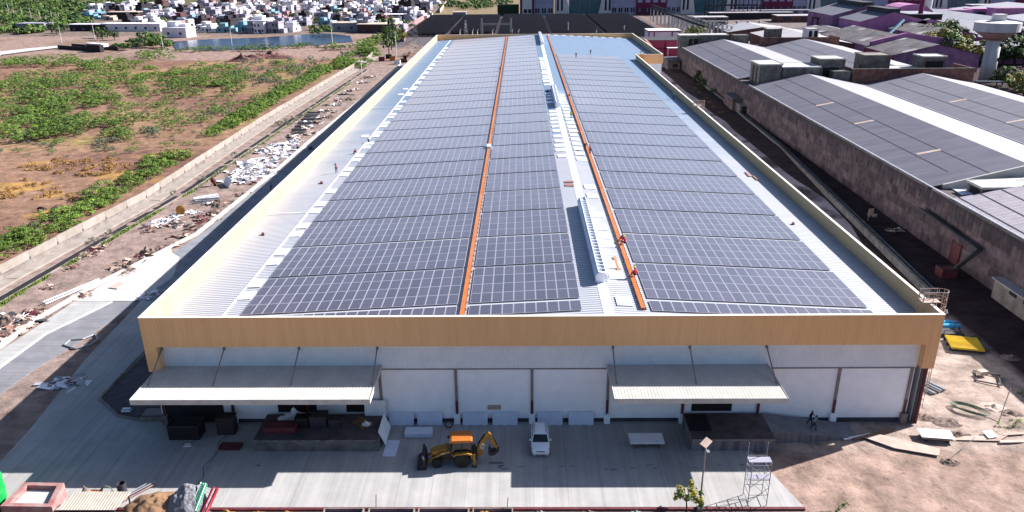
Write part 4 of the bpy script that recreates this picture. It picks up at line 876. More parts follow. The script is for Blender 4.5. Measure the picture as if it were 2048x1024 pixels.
# vegetation --------------------------------------------------------
def crown_mesh(name, k, seed, rx, ry, h, nclump, nleaf, leaf, flat=.45, k2=None, spread=.34, base=.25):
    rr = random.Random(seed); mb = MB(); 
    for c in range(nclump):
        a = rr.uniform(0, math.tau); q = math.sqrt(rr.random())
        cx, cy = q*rx*math.cos(a), q*ry*math.sin(a); cz = h*(base + (1-base)*rr.random()*(1-.55*q*q)); cr = spread*(rx+ry)/2*rr.uniform(.6,1.2)
        kk = k2 if (k2 and rr.random() < .3) else k
        for j in range(nleaf):
            d = Vector((rr.gauss(0,1), rr.gauss(0,1), rr.gauss(0,1))).normalized()*(rr.random()**.45)
            p = Vector((cx+d.x*cr, cy+d.y*cr, max(.03, cz+d.z*cr*flat)))
            nrm = (d*.9+Vector((rr.uniform(-.4,.4), rr.uniform(-.4,.4), rr.uniform(.1,.8)))).normalized(); t1 = nrm.orthogonal().normalized(); t1 = Matrix.Rotation(rr.uniform(0,6.28),3,nrm) @ t1; t2 = nrm.cross(t1)
            s1 = leaf*rr.uniform(.6,1.3); s2 = s1*rr.uniform(.35,.7)
            mb.face([p-t1*s1, p-t2*s2, p+t1*s1, p+t2*s2], kk)
    return mb.mesh(name, k)
def trunk_mesh(name, seed, h, r, n=5, spread=.8, lean=.1):
    rr = random.Random(seed); mb = MB(); t0 = Vector((0,0,-.1)); t1 = Vector((rr.uniform(-lean,lean)*h, rr.uniform(-lean,lean)*h, h*.4)); mb.tube(t0,t1,r,r2=r*.75,n=7)
    for i in range(n):
        a = i*math.tau/n+rr.uniform(-.4,.4); e = t1+Vector((math.cos(a)*spread*h*.6, math.sin(a)*spread*h*.6, h*rr.uniform(.25,.5))); mb.tube(t1,e,r*.6,r2=r*.2,n=5)
    return mb.mesh(name, 'bark')
def veg(name, cm, tm, label, cat, loc, rz_, sc, group):
    if tm is None:
        o = bpy.data.objects.new(name, cm); COL.objects.link(o); o.location = loc; o.rotation_euler = (0,0,rz_); o.scale = sc; return tag(o, label, cat, group)
    t = thing(name, label, cat, loc, rz_, group); t.scale = sc
    for nm, m_ in (('crown', cm), ('trunk', tm)):
        o = bpy.data.objects.new(nm, m_); COL.objects.link(o); o.parent = t
    return t
veg('young_tree', crown_mesh('crown','leaf_yellow',11,1.1,1.1,2.6,26,30,.13,.9,'leaf',.30,.35), trunk_mesh('trunk',3,2.3,.07,6,.7), 'spindly young tree with yellow green leaves beside the lamp post', 'tree', (12.9,-13.3,0), 0, (1.05,1.05,1.15), None)
# ------------------------------------------------------------------ front left clutter
t = thing('water_tank', 'open square masonry water tank with a pink rim in the lower left corner', 'tank', (0,0,0)); zt = 1.5
A, B_, C_, D_ = (-44.6,-14.3), (-40.2,-14.4), (-40.9,-11.3), (-44.4,-11.2)
mb = MB(); ins = [(-44.1,-13.9),(-40.75,-14.0),(-41.3,-11.7),(-43.95,-11.6)]; out = [A,B_,C_,D_]
for i in range(4):
    a, b_, c, d = out[i], out[(i+1)%4], ins[(i+1)%4], ins[i]; mb.face([(a[0],a[1],zt),(b_[0],b_[1],zt),(c[0],c[1],zt),(d[0],d[1],zt)]); mb.face([(a[0],a[1],0),(b_[0],b_[1],0),(b_[0],b_[1],zt),(a[0],a[1],zt)]); mb.face([(c[0],c[1],.6),(d[0],d[1],.6),(d[0],d[1],zt),(c[0],c[1],zt)])
mb.build('tank_wall', 'pink_concrete', t); MB().face([(p[0],p[1],1.05) for p in ins]).build('cement_fill', 'concrete_white', t)
mb = MB().lathe([(1.6,0),(1.68,.3),(1.68,1.1),(1.74,1.15),(1.74,1.25),(1.68,1.3),(1.68,2.2),(1.74,2.25),(1.74,2.35),(1.66,2.4),(1.5,3.0),(.6,3.25)], n=28); one(mb, 'plastic_tank', 'green_plastic', 'tall bright green ribbed plastic water tank cut off by the left edge', 'tank', (-47.6,-12.2,0), smooth=False)
M['tinsheet'] = mat('tinsheet', (.62,.56,.46), (.50,.45,.37), 1, .6, wave=('X', .25), waveamt=.45)
mb = MB(); mb.face([(-39.9,-14.5,1.25),(-34.9,-14.5,1.25),(-34.4,-12.4,1.45),(-39.3,-12.4,1.45)]); mb.face([(-39.9,-14.5,1.22),(-39.3,-12.4,1.42),(-34.4,-12.4,1.42),(-34.9,-14.5,1.22)])
for i in range(20): mb.box(-39.6+i*.25,-39.5+i*.25,-14.5,-12.4,1.30,1.36) if 0 else None
t = thing('lean_to', 'low shelter roofed with cream corrugated sheet beside the water tank', 'shelter', (0,0,0)); mb.build('roof_sheet', 'tinsheet', t)
for x, y in ((-39.7,-14.3),(-35.1,-14.3),(-39.2,-12.6),(-34.7,-12.6)): MB().box(x-.05,x+.05,y-.05,y+.05,0,1.22 if y<-14 else 1.4).build('post', 'darkgrey', t)
heap('sand_heap','brown sand heap on the front edge of the yard','heap',-32.5,-12.6,.1,2.6,1.9,1.1,'sand',1,n=40,rough=.35,flat=.8)
heap('gravel_heap','grey gravel heap beside the sand heap','heap',-29.7,-12.2,.1,2.1,2.0,1.9,'gravel',2,n=44,rough=.2,flat=.7)
t = thing('barrel', 'dark open barrel standing at the junk pile on the yard edge', 'barrel', (-36.2,-10.9,.1)); MB().lathe([(.36,0),(.38,.05),(.38,.45),(.40,.47),(.38,.5),(.38,1.0),(.40,1.02),(.38,1.04),(.34,1.04),(.34,.3)], n=20).build('shell', 'darkgrey', t)
mb = MB()
for q in range(4):
    r_ = .75-.05*q
    for i in range(28):
        a = i*math.tau/28; b_ = (i+1)*math.tau/28; mb.tube((r_*.7*math.cos(a),.06*q,.85+r_*math.sin(a)),(r_*.7*math.cos(b_),.06*q,.85+r_*math.sin(b_)),.04,n=5)
one(mb, 'pipe_coil', 'leaf_grey', 'upright coil of grey green hose leaning in the junk pile', 'coil', (-36.9,-12.0,.1), .2)
def bundle(name, lab, cat, a, b_, n, r, spread, k, seed=0, group=None, split=None):
    rr = random.Random(seed); t = thing(name, lab, cat, (a[0],a[1],0)); A_ = Vector(a); Bv = Vector(b_); d = Bv-A_; s = Vector((-d.y,d.x,0)).normalized()
    for i in range(n):
        lay = i % 2; o1 = s*((i-n/2)*spread)+s*rr.uniform(-.3,.3)*spread; o2 = o1+s*rr.uniform(-.5,.5)*spread; z = Vector((0,0,lay*r*1.9))
        kk = k if isinstance(k, str) else k[i % len(k)]; p = MB().tube(A_+o1+z-Vector((a[0],a[1],0)), Bv+o2+z-Vector((a[0],a[1],0)), r, n=7).build('pipe', kk, t)
    return t
bundle('pipe_bundle','bundle of green and white pipes leaning on the gravel heap','pipes',(-28.9,-13.6,.4),(-28.4,-11.9,1.9),9,.05,.09,('green_paint','board_pale','green_paint'),5)
bundle('steel_prop','bundle of red adjustable steel props beside the green pipes','props',(-28.0,-13.7,.2),(-27.4,-12.0,1.5),5,.06,.16,'red',6)
bundle('pipe_bundle','long thin pink and grey pipes pointing from the junk pile into the yard','pipes',(-36.3,-12.6,.25),(-34.0,-9.6,.3),4,.06,.16,('pink_concrete','tin'),7)
heap('junk_pile','dark pile of timber, cloth and scrap behind the water tank','junk',-38.6,-12.0,.1,1.6,1.0,.9,'rubble',8,rough=1.4)
crate(-38.5,-11.6,.3,1.7,.5,.5,'cab_orange','orange plank box on top of the junk pile'); crate(-37.9,-12.3,.3,1.0,.8,.7,'board_pale','white block in the junk pile',.3); crate(-39.0,-12.5,.3,1.2,.7,.6,'dark','black box in the junk pile next to the water tank',-.2); crate(-36.9,-12.2,.3,.9,.7,.6,'oxide','dark red box in the junk pile behind the hose coil',.5)
# culvert boxes and rubble beyond the yard edge
for i, x in enumerate((-17.8,-14.0,-9.8,-5.2)):
    w = (3.4,3.9,4.3,3.4)[i]; t = thing('culvert_box', 'open concrete culvert box sunk along the yard edge, %s from the left' % ['first','second','third','last'][i], 'culvert', (x,-13.9,0), 0, 'culvert boxes along the yard edge')
    mb = MB(); mb.box(0,w,-.7,-.6,0,.45); mb.box(0,w,.5,.6,0,.45); mb.box(0,.1,-.6,.5,0,.45); mb.box(w-.1,w,-.6,.5,0,.45); mb.build('rim', 'concrete_old', t); MB().box(.1,w-.1,-.6,.5,.0,.12).build('floor', 'maroon', t)
for i, (x, s, k) in enumerate(((-26,1.4,'straw'),(-23.5,1.7,'straw'),(-20.6,1.7,'straw'),(-4.2,1.0,'straw'),(.5,.9,'gravel'),(4.5,1.2,'rubble'),(8.5,1.2,'gravel'),(24.5,1.0,'rubble'),(-46,1.2,'straw'))):
    heap('rubble_heap' if k != 'straw' else 'brushwood_heap', ['dry brushwood heap beside the red props at the yard edge','dry brushwood heap at the yard edge left of the culvert boxes','large dry brushwood heap next to the first culvert box','small dry heap right of the last culvert box','low gravel heap at the yard edge below the car','low rubble heap at the yard edge below the right stack of slabs','low gravel heap at the yard edge left of the young tree','low rubble heap at the right end of the yard edge','dry heap in the lower left corner'][i], 'heap', x, -14.0, 0, s, .8, .55, k, 20+i, n=20, rough=1.2)
for i, (px, py) in enumerate(((752,1014),(1014,1020))):
    P = at(px, py, .1); one(MB().tube((0,0,0),(.1,0,1.3),.035,n=6), 'marker_rod', 'oxide', ['thin steel rod upright at the yard edge above the brushwood','thin dark red rod upright at the yard edge right of the culvert boxes'][i], 'rod', (P.x,P.y,.1))
# ------------------------------------------------------------------ yard right of the warehouse
t = thing('sheet_stack', 'stack of bright yellow profiled sheets on bearers right of the warehouse', 'stack', (51.6,15.6,0), R(-14)); t.scale = (.92,.85,1)
for i in range(3): MB().box(-1.9,1.9,-1.9,1.9,.45+i*.06,.49+i*.06).build('sheet', 'sheet_yellow', t)
mb = MB()
for i in range(13): mb.box(-1.9,1.9,-1.85+i*.3,-1.75+i*.3,.61,.67)
mb.build('sheet_ribs', 'sheet_yellow', t)
for y in (-1.5,0,1.5): MB().box(-2.1,2.1,y-.08,y+.08,.0,.45).build('bearer', 'darkgrey', t)
for i, y in enumerate((20.4,21.3)): one(MB().tube((-1.1,0,.35),(1.2,0,.35),.35,n=16).tube((1.2,0,.35),(2.1,.1,.35),.28,n=12,r2=.2), 'gas_drum', 'blue_plastic', ['blue drum lying behind the right front corner of the parapet, nearer one','blue drum lying behind the right front corner of the parapet, farther one'][i], 'drum', (51.6,y,.05))
one(MB().box(-1.2,1.2,-.8,.8,0,.5,'darkgrey').tube((-.9,-.7,0),(-.9,-.7,.9),.05).tube((.9,-.7,0),(.9,-.7,.9),.05).tube((-.9,-.7,.9),(.9,-.7,.9),.05), 'steel_trestle', 'darkgrey', 'small dark steel trestle in front of the blue drums', 'trestle', (51.4,18.9,0))
for i, (x, y) in enumerate(((52.4,18.0),(53.8,17.3))): crate(x,y,0,.8,.6,.5,'leaf_dark',['small dark green box between yellow sheets and blue drums, left one','small dark green box between yellow sheets and blue drums, right one'][i],.4)
t = thing('window_frame', 'dark steel frame lying on the dirt with a cream block on it', 'frame', (50.2,8.2,.12), R(-25)); mb = MB()
for a in (-1.2,1.1): mb.box(-1.3,1.3,a,a+.12,0,.12); mb.box(a,a+.12,-1.08,1.1,.0,.11)
mb.build('frame', 'darkgrey', t)
one(MB().box(-.5,.5,-.3,.3,0,.45).box(-.47,.47,-.27,.27,.452,.47), 'cream_block', 'h_cream', 'cream coloured block resting on the dark steel frame', 'block', (50.0,8.9,.22), .2)
t = thing('sheet_pile', 'fanned pile of silver roof sheets beside the right leg of the warehouse', 'sheets', (42.3,7.6,0), R(-62))
for i in range(9):
    o = MB().box(-2.6,2.6,-1.1+i*.24,-.92+i*.24,.05+(i%2)*.1,.25+(i%2)*.1).build('sheet', 'tin' if i%3 else 'darkgrey', t); o.rotation_euler = (0,0,(i-4)*.012)
mb = MB(); rr = random.Random(5)
for q in range(7):
    ax, ay = 1.1+q*.12, .5+q*.07
    for i in range(26):
        a = i*math.tau/26; b_ = (i+1)*math.tau/26; mb.tube((ax*math.cos(a)+q*.03,ay*math.sin(a),.06+q*.015),(ax*math.cos(b_)+q*.03,ay*math.sin(b_),.06+q*.015),.03,n=4)
one(mb, 'cable_coil', 'leaf_grey', 'flattened olive coil of cable lying on the pale dirt mound', 'coil', (44.6,1.9,.25), -.7)
def poly_plank(px, z, th, k, name, lab, cat, group=None):
    q = [at(x, y, z) for x, y in px]; mb = MB(); mb.prism([(p.x,p.y) for p in q], z-th, z); one(mb, name, k, lab, cat, group=group)
poly_plank([(1722,872),(1757,868),(1840,887),(1880,897),(1878,911),(1790,896)],.22,.08,'plank','walkway_board','long bent pinkish sheet lying on the dirt right of the ramp','sheet')
poly_plank([(1686,876),(1740,866),(1741,869),(1689,879)],.25,.08,'board_pale','timber','thin white timber lying across the foot of the ramp, lower one','timber')
poly_plank([(1704,876),(1790,855),(1791,858),(1708,879)],.30,.06,'wood','timber','thin brown timber lying across the foot of the ramp, upper one','timber')
t = thing('board_table', 'white sheet lying on stacked boards on the dirt near the right edge', 'boards', (38.9,-2.9,0), R(-8))
MB().box(-1.5,1.5,-.75,.75,.55,.60).build('top_sheet', 'board_pale', t); MB().box(-1.4,1.6,-.7,.6,.35,.42).build('board', 'plank', t)
for x in (-1,1): MB().box(x-.1,x+.1,-.6,.6,0,.35).build('bearer', 'darkgrey', t)
for i in range(6): poly_plank([(1905+i*4,878-i*1.2),(2000+i*3,880-i*1.9),(2000+i*3,881.4-i*1.9),(1905+i*4,879.4-i*1.2)],.15,.06,'plank','plank',['lowest','second lowest','third','fourth','fifth','topmost'][i]+' of six pale planks fanned beside the white sheet at the right','plank')
poly_plank([(1965,862),(1983,860),(1996,873),(1978,876)],.3,.05,'board_pale','sheet','small white sheet lying near the green weeds at the right edge','sheet')
poly_plank([(2000,880),(2048,879),(2048,884),(2000,885)],.2,.1,'plank','plank','pale plank lying at the right frame edge below the weeds','plank')
poly_plank([(2005,866),(2048,864),(2048,868),(2005,870)],.2,.1,'plank','plank','pale plank lying at the right frame edge beside the weeds','plank')
def pole(a, b_, r, k, name, lab, cat): 
    a = Vector(a); b_ = Vector(b_); o = one(MB().tube((0,0,0), b_-a, r, n=6), name, k, lab, cat, tuple(a))
pa = at(1997,845,0); pole((pa.x,pa.y,0),(pa.x+2.2,pa.y+2.6,2.4),.05,'steel_brown','leaning_pole','thin brown pole leaning to the right above the weeds','pole')
pa = at(1890,925,0); pb = at(1950,875,1.0); pole((pa.x,pa.y,0),(pb.x,pb.y,1.0),.035,'steel_brown','leaning_pole','thin brown pole leaning over the fanned planks','pole')
for i, (px, py, s) in enumerate(((1895,845,1.6),(1920,870,1.2),(1850,835,1.2),(2025,830,1.6),(1900,925,1.0),(1985,815,1.5),(1960,700,1.3),(2020,715,1.2))):
    P = at(px, py, 0); heap('dirt_mound', ['low brown dirt mound left of the cable coil','small dirt mound behind the white sheet on boards','brown dirt mound by the pedestal of the right corner leg','dark dirt mound at the right edge near the weeds','small dirt lump in front of the pinkish sheet','pale dirt mound right of the cable coil','low dirt mound right of the yellow sheets','dirt lump at the shadow edge near the right frame edge'][i], 'mound', P.x, P.y, -.02, s, s*.7, .35, 'rubble' if i not in (5,) else 'plank', 40+i, n=22, rough=1.0)
# weeds
WEED = [crown_mesh('foliage','leaf_bright',61+i,.7,.7,.5,8,22,.07,.8,'leaf',.4,.1) for i in range(2)]
for i, (px, py, s) in enumerate(((2010,850,1.0),(2035,848,.9),(2046,795,1.0),(1990,870,.6),(1690,1020,.9))):
    P = at(px, py, 0); veg('weed', WEED[i%2], None, 'low bright green weeds growing on the dirt at the right of the yard' if i < 4 else 'low green weed clump at the bottom frame edge right of the yard', 'weed', (P.x,P.y,0), i, (s*1.3,s,s), 'weeds on the dirt')
# ------------------------------------------------------------------ left strip: boundary wall, drain, debris
wl = [(-77.6,37.5),(-78.6,10)][0:0] or [(-79.2,6),(-77.9,37.5),(-73.8,76.0),(-74.4,150),(-71.6,259),(-70.9,306)]
BW = thing('boundary_wall', 'long pale precast boundary wall with a stepped base between field and drain', 'wall', (0,0,0)); k_ = 0
for a, b_ in zip(wl, wl[1:]):
    d = Vector((b_[0]-a[0], b_[1]-a[1], 0)); n_ = max(1, round(d.length/6)); T = Matrix.Translation((a[0], a[1], 0)) @ Matrix.Rotation(math.atan2(d.y, d.x), 4, 'Z'); st = d.length/n_
    for i in range(n_):
        y_ = a[1]+d.y*i/n_; hh = 2.2 + rnd.uniform(-.05,.06)
        if y_ > 255 and rnd.random() < .45: hh = rnd.uniform(.9,2.0)
        o = MB().box(i*st, (i+1)*st-.06, -.09, .09, 0, hh, T=T).build('panel', 'wall_block', BW)
        MB().box(i*st-.15, i*st+.15, -.24, .0, 0, 1.25, T=T).build('post', 'concrete_old', BW) if k_ < 95 else None
        k_ += 1
    MB().box(0, d.length, -.45, -.1, 0, .85, T=T).build('plinth', 'concrete_old', BW)
    MB().box(0, d.length, -2.6, -.46, 0, .25, T=T).build('apron', 'wall_block', BW)
dr = [(-73.9,29.5-22),(-73.0,29.5),(-68.4,83),(-67.4,140),(-65.8,226),(-65,262)]
DR = thing('drain', 'long narrow open drain channel running beside the boundary wall', 'drain', (0,0,0))
for a, b_ in zip(dr, dr[1:]):
    d = Vector((b_[0]-a[0], b_[1]-a[1], 0)); T = Matrix.Translation((a[0], a[1], 0)) @ Matrix.Rotation(math.atan2(d.y, d.x), 4, 'Z')
    MB().box(0,d.length,-.22,0,0,.12,T=T).build('lip', 'wall_block', DR); MB().box(0,d.length,1.3,1.5,0,.12,T=T).build('lip', 'concrete_old', DR); MB().box(0,d.length,0,1.3,.0,.03,T=T).build('channel_bed', 'dark', DR)
    for s in range(int(d.length/1.6)):
        if a[1] < 80 and rnd.random() < .8:
            pass
gb = MB()
rr = random.Random(12)
for a, b_ in zip(dr[:4], dr[1:5]):
    d = Vector((b_[0]-a[0], b_[1]-a[1], 0)); nrm = Vector((d.y,-d.x,0)).normalized()
    for i in range(int(d.length*(60 if a[1] < 80 else 16))):
        p = Vector((a[0],a[1],0))+d*rr.random()+nrm*rr.uniform(.25,1.2); 
        if noise.noise(p*.15) < -.25: continue
        q = Vector((rr.uniform(-.1,.1),rr.uniform(-.1,.1),0)); gb.face([p-q, p+q, p+q*.5+Vector((rr.uniform(-.1,.1),rr.uniform(-.1,.1),rr.uniform(.15,.4)))])
tag(gb.build('grass', 'leaf_bright'), 'narrow strip of bright green grass along the lip of the drain', 'grass', kind='stuff')
# rubble strip pieces
DB = [];
def scrap_mesh(seed, k, n, s, flat):
    rr = random.Random(seed); mb = MB()
    for i in range(n):
        g_ = rr.gauss(0,s), rr.gauss(0,s*.6); p = Vector((g_[0], g_[1], .03+.35*rr.random()*math.exp(-(g_[0]**2+g_[1]**2)/1.5))); w = .10+.75*rr.random()**2.2; h = w*rr.uniform(.25,.9); T = Matrix.Translation(p) @ Matrix.Rotation(rr.uniform(0,6.3),4,'Z') @ Matrix.Rotation(rr.gauss(0,flat),4,'X') @ Matrix.Rotation(rr.gauss(0,flat),4,'Y')
        mb.box(-w,w,-h,h,-.03,.03,rr.choice(k),T=T)
    return mb.mesh('scrap')
for nm, ks in (('white',['debris_white','debris_white','board_pale','tin','h_grey','debris_brown']),('mixed',['debris_white','debris_brown','darkgrey','plank']),('brown',['debris_brown','rubble','oxide','plank','rubble'])):
    for q in range(2): DB.append((nm, scrap_mesh(len(DB)+70, ks, 90, 1.15, .32)))
def scrap(nm, px, py, s, lab, i):
    P = at(px, py, .1); c = [m_ for a, m_ in DB if a == nm][i%2]; o = bpy.data.objects.new('scrap_heap', c); COL.objects.link(o); o.location = (P.x,P.y,.05); o.rotation_euler = (0,0,i*1.3); o.scale = (s,s,s*.8)
    tag(o, lab, 'scrap', 'scrap heaps on the strip beside the side road')
L_w = 'heap of torn white sheeting and boards on the strip beyond the side road'; L_b = 'small heap of brown rubble and broken timber along the side road kerb'; L_m = 'mixed heap of pale and dark scrap on the dirt strip near the drain'
for i, (px, py, s) in enumerate(((472,360,1.3),(490,350,1.5),(510,342,1.5),(528,333,1.4),(498,330,1.4),(520,322,1.5),(545,318,1.4),(560,308,1.3),(540,300,1.4),(560,292,1.5),(578,298,1.3),(585,285,1.2),(480,345,1.2),(508,356,1.2),(535,345,1.1),(325,443,1.0),(345,436,.8),(380,425,.7))): scrap('white', px, py, s, L_w, i)
for i, (px, py, s) in enumerate(((600,268,1.3),(612,256,1.3),(625,245,1.3),(640,235,1.2),(655,222,1.2),(668,210,1.2),(680,200,1.1),(693,188,1.1),(705,180,1.1),(720,165,1.2),(735,155,1.2),(590,275,1.2),(500,365,.8),(420,405,.8),(350,448,1.0),(312,452,.9),(30,650,1.3),(45,640,1.2))): scrap('mixed', px, py, s, L_m, i)
for i, (px, py, s) in enumerate(((15,655,1.0),(40,645,1.0),(70,625,.8),(165,590,.7),(240,535,.8),(262,525,.9),(290,512,.9),(250,545,.6),(320,498,.6),(345,490,.6),(370,470,.8),(390,455,.8),(410,440,.8),(430,425,.8),(455,405,.7),(485,388,.7),(190,500,.8),(175,512,.6),(140,535,.5),(95,575,.5),(205,492,.5),(300,460,.7),(400,432,.6),(8,668,1.1))): scrap('brown', px, py, s, L_b, i)
for i, (px, py, s, h) in enumerate(((12,648,2.4,1.2),(296,506,1.5,1.0),(440,412,1.8,.8),(255,540,1.6,.6),(700,200,2.2,.9),(660,235,1.8,.8))):
    P = at(px, py, 0); heap('rubble_heap', ['dark rubble heap at the left frame edge beside the side road','dark rubble heap by the kerb in the middle of the side road','brown earth heap on the strip below the white sheeting','low rubble heap at the kerb behind the long white pipes','brown earth heap far up the debris strip, farther one','brown earth heap far up the debris strip, nearer one'][i], 'heap', P.x, P.y, 0, s, s*.8, h, 'rubble', 90+i, rough=1.0)
bundle('pipe_bundle','pair of long white pipes lying on the dirt strip beside the side road','pipes',(-66.4,28.6,.25),(-62.9,36.6,.25),3,.11,.28,'board_pale',1)
bundle('pipe_bundle','grey steel pipes lying on the dirt strip above the cable reel','pipes',tuple(at(385,403,.2)),tuple(at(438,398,.2)),5,.12,.5,'tin',2)
bundle('pipe_bundle','white pipes lying on the dirt strip right above the cable reel','pipes',tuple(at(388,399,.2)),tuple(at(436,391,.2)),4,.12,.4,'board_pale',3)
for i in range(6):
    P = at(598+i*6, 262-i*7, .2); bundle('beam_stack','stack %s of grey beams lying across the debris strip, counted from the nearest' % ['one','two','three','four','five','six'][i],'beams',(P.x-2.0,P.y,.2),(P.x+1.8,P.y+.3,.2),4,.16,.42,('tin','darkgrey'),30+i)
P = at(362,428,0); t = thing('cable_reel', 'yellow wooden cable reel lying on its side on the debris strip', 'cable reel', (P.x,P.y,0), R(25))
for y in (-.5,.5): MB().tube((0,y-.05,.75),(0,y+.05,.75),.75,n=24).build('flange', 'yellow', t)
MB().tube((0,-.44,.75),(0,.44,.75),.42,n=18).build('drum', 'plank', t)
P = at(487,325,0)
t = thing('steel_sheet', 'large pale steel sheet propped upright at the near end of the white debris', 'sheet', tuple(at(452,372,0)), R(35)); o = MB().box(-.0,.06,-2.0,2.2,0,1.9).build('sheet', 'board_pale', t); o.rotation_euler = (0,R(28),0)
P = at(428,372,0); t = thing('concrete_mixer', 'small rusty concrete mixer cart standing at the drain', 'mixer', (P.x,P.y,0), .4)
MB().lathe([(.25,0),(.5,.2),(.55,.7),(.3,1.1)], n=14, c=(0,0,.7)).build('drum','oxide',t); MB().tube((-.7,-.4,0),(.2,0,1.0),.05).tube((-.7,.4,0),(.2,0,1.0),.05).tube((.6,0,0),(.1,0,1.0),.05).build('frame','cab_orange',t)
for y in (-.45,.45): MB().tube((.2,y-.05,.3),(.2,y+.05,.3),.3,n=14).build('wheel','rubber',t)
P = at(622,301,.1); t = thing('motorcycle', 'dark motorcycle parked at the kerb in the shade of the warehouse', 'motorcycle', (P.x,P.y,.1), 1.2)
for x in (-.65,.65):
    mb = MB()
    for i in range(16):
        a = i*math.tau/16; b_ = (i+1)*math.tau/16; mb.tube((x+.27*math.cos(a),0,.31+.27*math.sin(a)),(x+.27*math.cos(b_),0,.31+.27*math.sin(b_)),.05,n=5)
    mb.tube((x,-.04,.31),(x,.04,.31),.1); mb.build('wheel','rubber',t)
plate([(-.55,.45),(-.2,.25),(.25,.28),(.5,.75),(.35,.95),(0,.85),(-.2,.78),(-.8,.85),(-.75,.7)],-.12,.12).build('body','black_metal',t); MB().box(-.75,-.05,-.14,.14,.82,.90).build('seat','rubber',t); MB().tube((.65,0,.31),(.42,0,1.05),.04).tube((.40,-.35,1.08),(.40,.35,1.08),.03).build('fork','tin',t)
# service road end: small digger and crates
P = at(812,124,.1); t = thing('mini_excavator', 'dark red small excavator at the far end of the service road', 'excavator', (P.x-1,P.y,.05), .3)
for y in (-.9,.9): MB().box(-1.5,1.5,y-.25,y+.25,0,.7).build('track','rubber',t)
MB().box(-1.2,1.3,-1,1,.75,1.6,'oxide').build('body','oxide',t); MB().box(-.1,1.2,-.9,.1,1.62,2.9).build('cab','dark',t); MB().tube((1.0,.4,1.5),(3.2,.4,4.2),.22,n=6).tube((3.2,.4,4.2),(4.3,.4,2.4),.16,n=6).build('arm','cab_orange',t)
for i, (px, py, k) in enumerate(((786,121,'cab_orange'),(764,122,'oxide'),(778,117,'dark'),(795,128,'board_pale'))):
    P = at(px, py, 0); crate(P.x,P.y,0,2.6,2.2,1.8,k,['orange steel bin at the far end of the debris strip','dark red steel bin under the dark tree by the boundary wall','black open bin between the orange and red bins','white bin next to the far excavator'][i])
for i, (px, py) in enumerate(((226,612,),(345,385,),(235,574))): pass
poly_plank([(218,575),(235,564),(247,566),(234,577)],.25,.1,'plank','plywood_sheet','tan plywood sheet lying on the pale road patch','plywood')
scrap('white', 300, 590, .8, 'crumpled pale plastic heap in the shadow at the warehouse side, beyond the road joint', 1); scrap('white', 132, 765, .9, 'crumpled pale plastic sheeting in the shade at the edge of the yard concrete', 0)
mb = MB(); pts = [(128,690),(140,680),(165,678),(190,668),(196,678),(180,690),(150,697)]
for a, b_ in zip(pts, pts[1:]+pts[:1]):
    A1, A2 = at(*a, .15), at(*b_, .15); mb.tube(A1, A2, .12, n=6)
one(mb, 'plastic_strip', 'tin', 'loop of crumpled plastic strip on the shaded earth beside the block road', 'plastic')
# ------------------------------------------------------------------ old mill right of the alley
def gable(name, lab, cat, x0, x1, y0, y1, ze, zr_, kl, kr, kw, ridge=None, over=.25, zb=0, extra=None, rot=0, axis='Y', group=None):
    "gable building; ridge along the local Y axis; origin at the centre"
    cx, cy = (x0+x1)/2, (y0+y1)/2; t = thing(name, lab, cat, (cx, cy, zb), rot, group); a, b_ = (x1-x0)/2, (y1-y0)/2; rx_ = 0 if ridge is None else ridge-cx
    mb = MB(); mb.face([(-a,-b_,0),(a,-b_,0),(a,-b_,ze),(rx_,-b_,zr_-.06),(-a,-b_,ze)]); mb.face([(a,b_,0),(-a,b_,0),(-a,b_,ze),(rx_,b_,zr_-.06),(a,b_,ze)]); mb.face([(-a,b_,0),(-a,-b_,0),(-a,-b_,ze),(-a,b_,ze)]); mb.face([(a,-b_,0),(a,b_,0),(a,b_,ze),(a,-b_,ze)])
    mb.build('wall', kw, t); o = over; s1 = (zr_-ze)/(rx_+a); s2 = (zr_-ze)/(a-rx_)
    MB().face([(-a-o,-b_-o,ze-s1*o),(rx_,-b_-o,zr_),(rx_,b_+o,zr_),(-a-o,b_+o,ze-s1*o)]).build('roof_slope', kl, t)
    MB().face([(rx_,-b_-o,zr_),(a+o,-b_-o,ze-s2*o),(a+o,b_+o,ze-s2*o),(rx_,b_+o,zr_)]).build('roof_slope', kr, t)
    return t
GX0, GX1, GX2 = 64.3, 96.3, 128.3
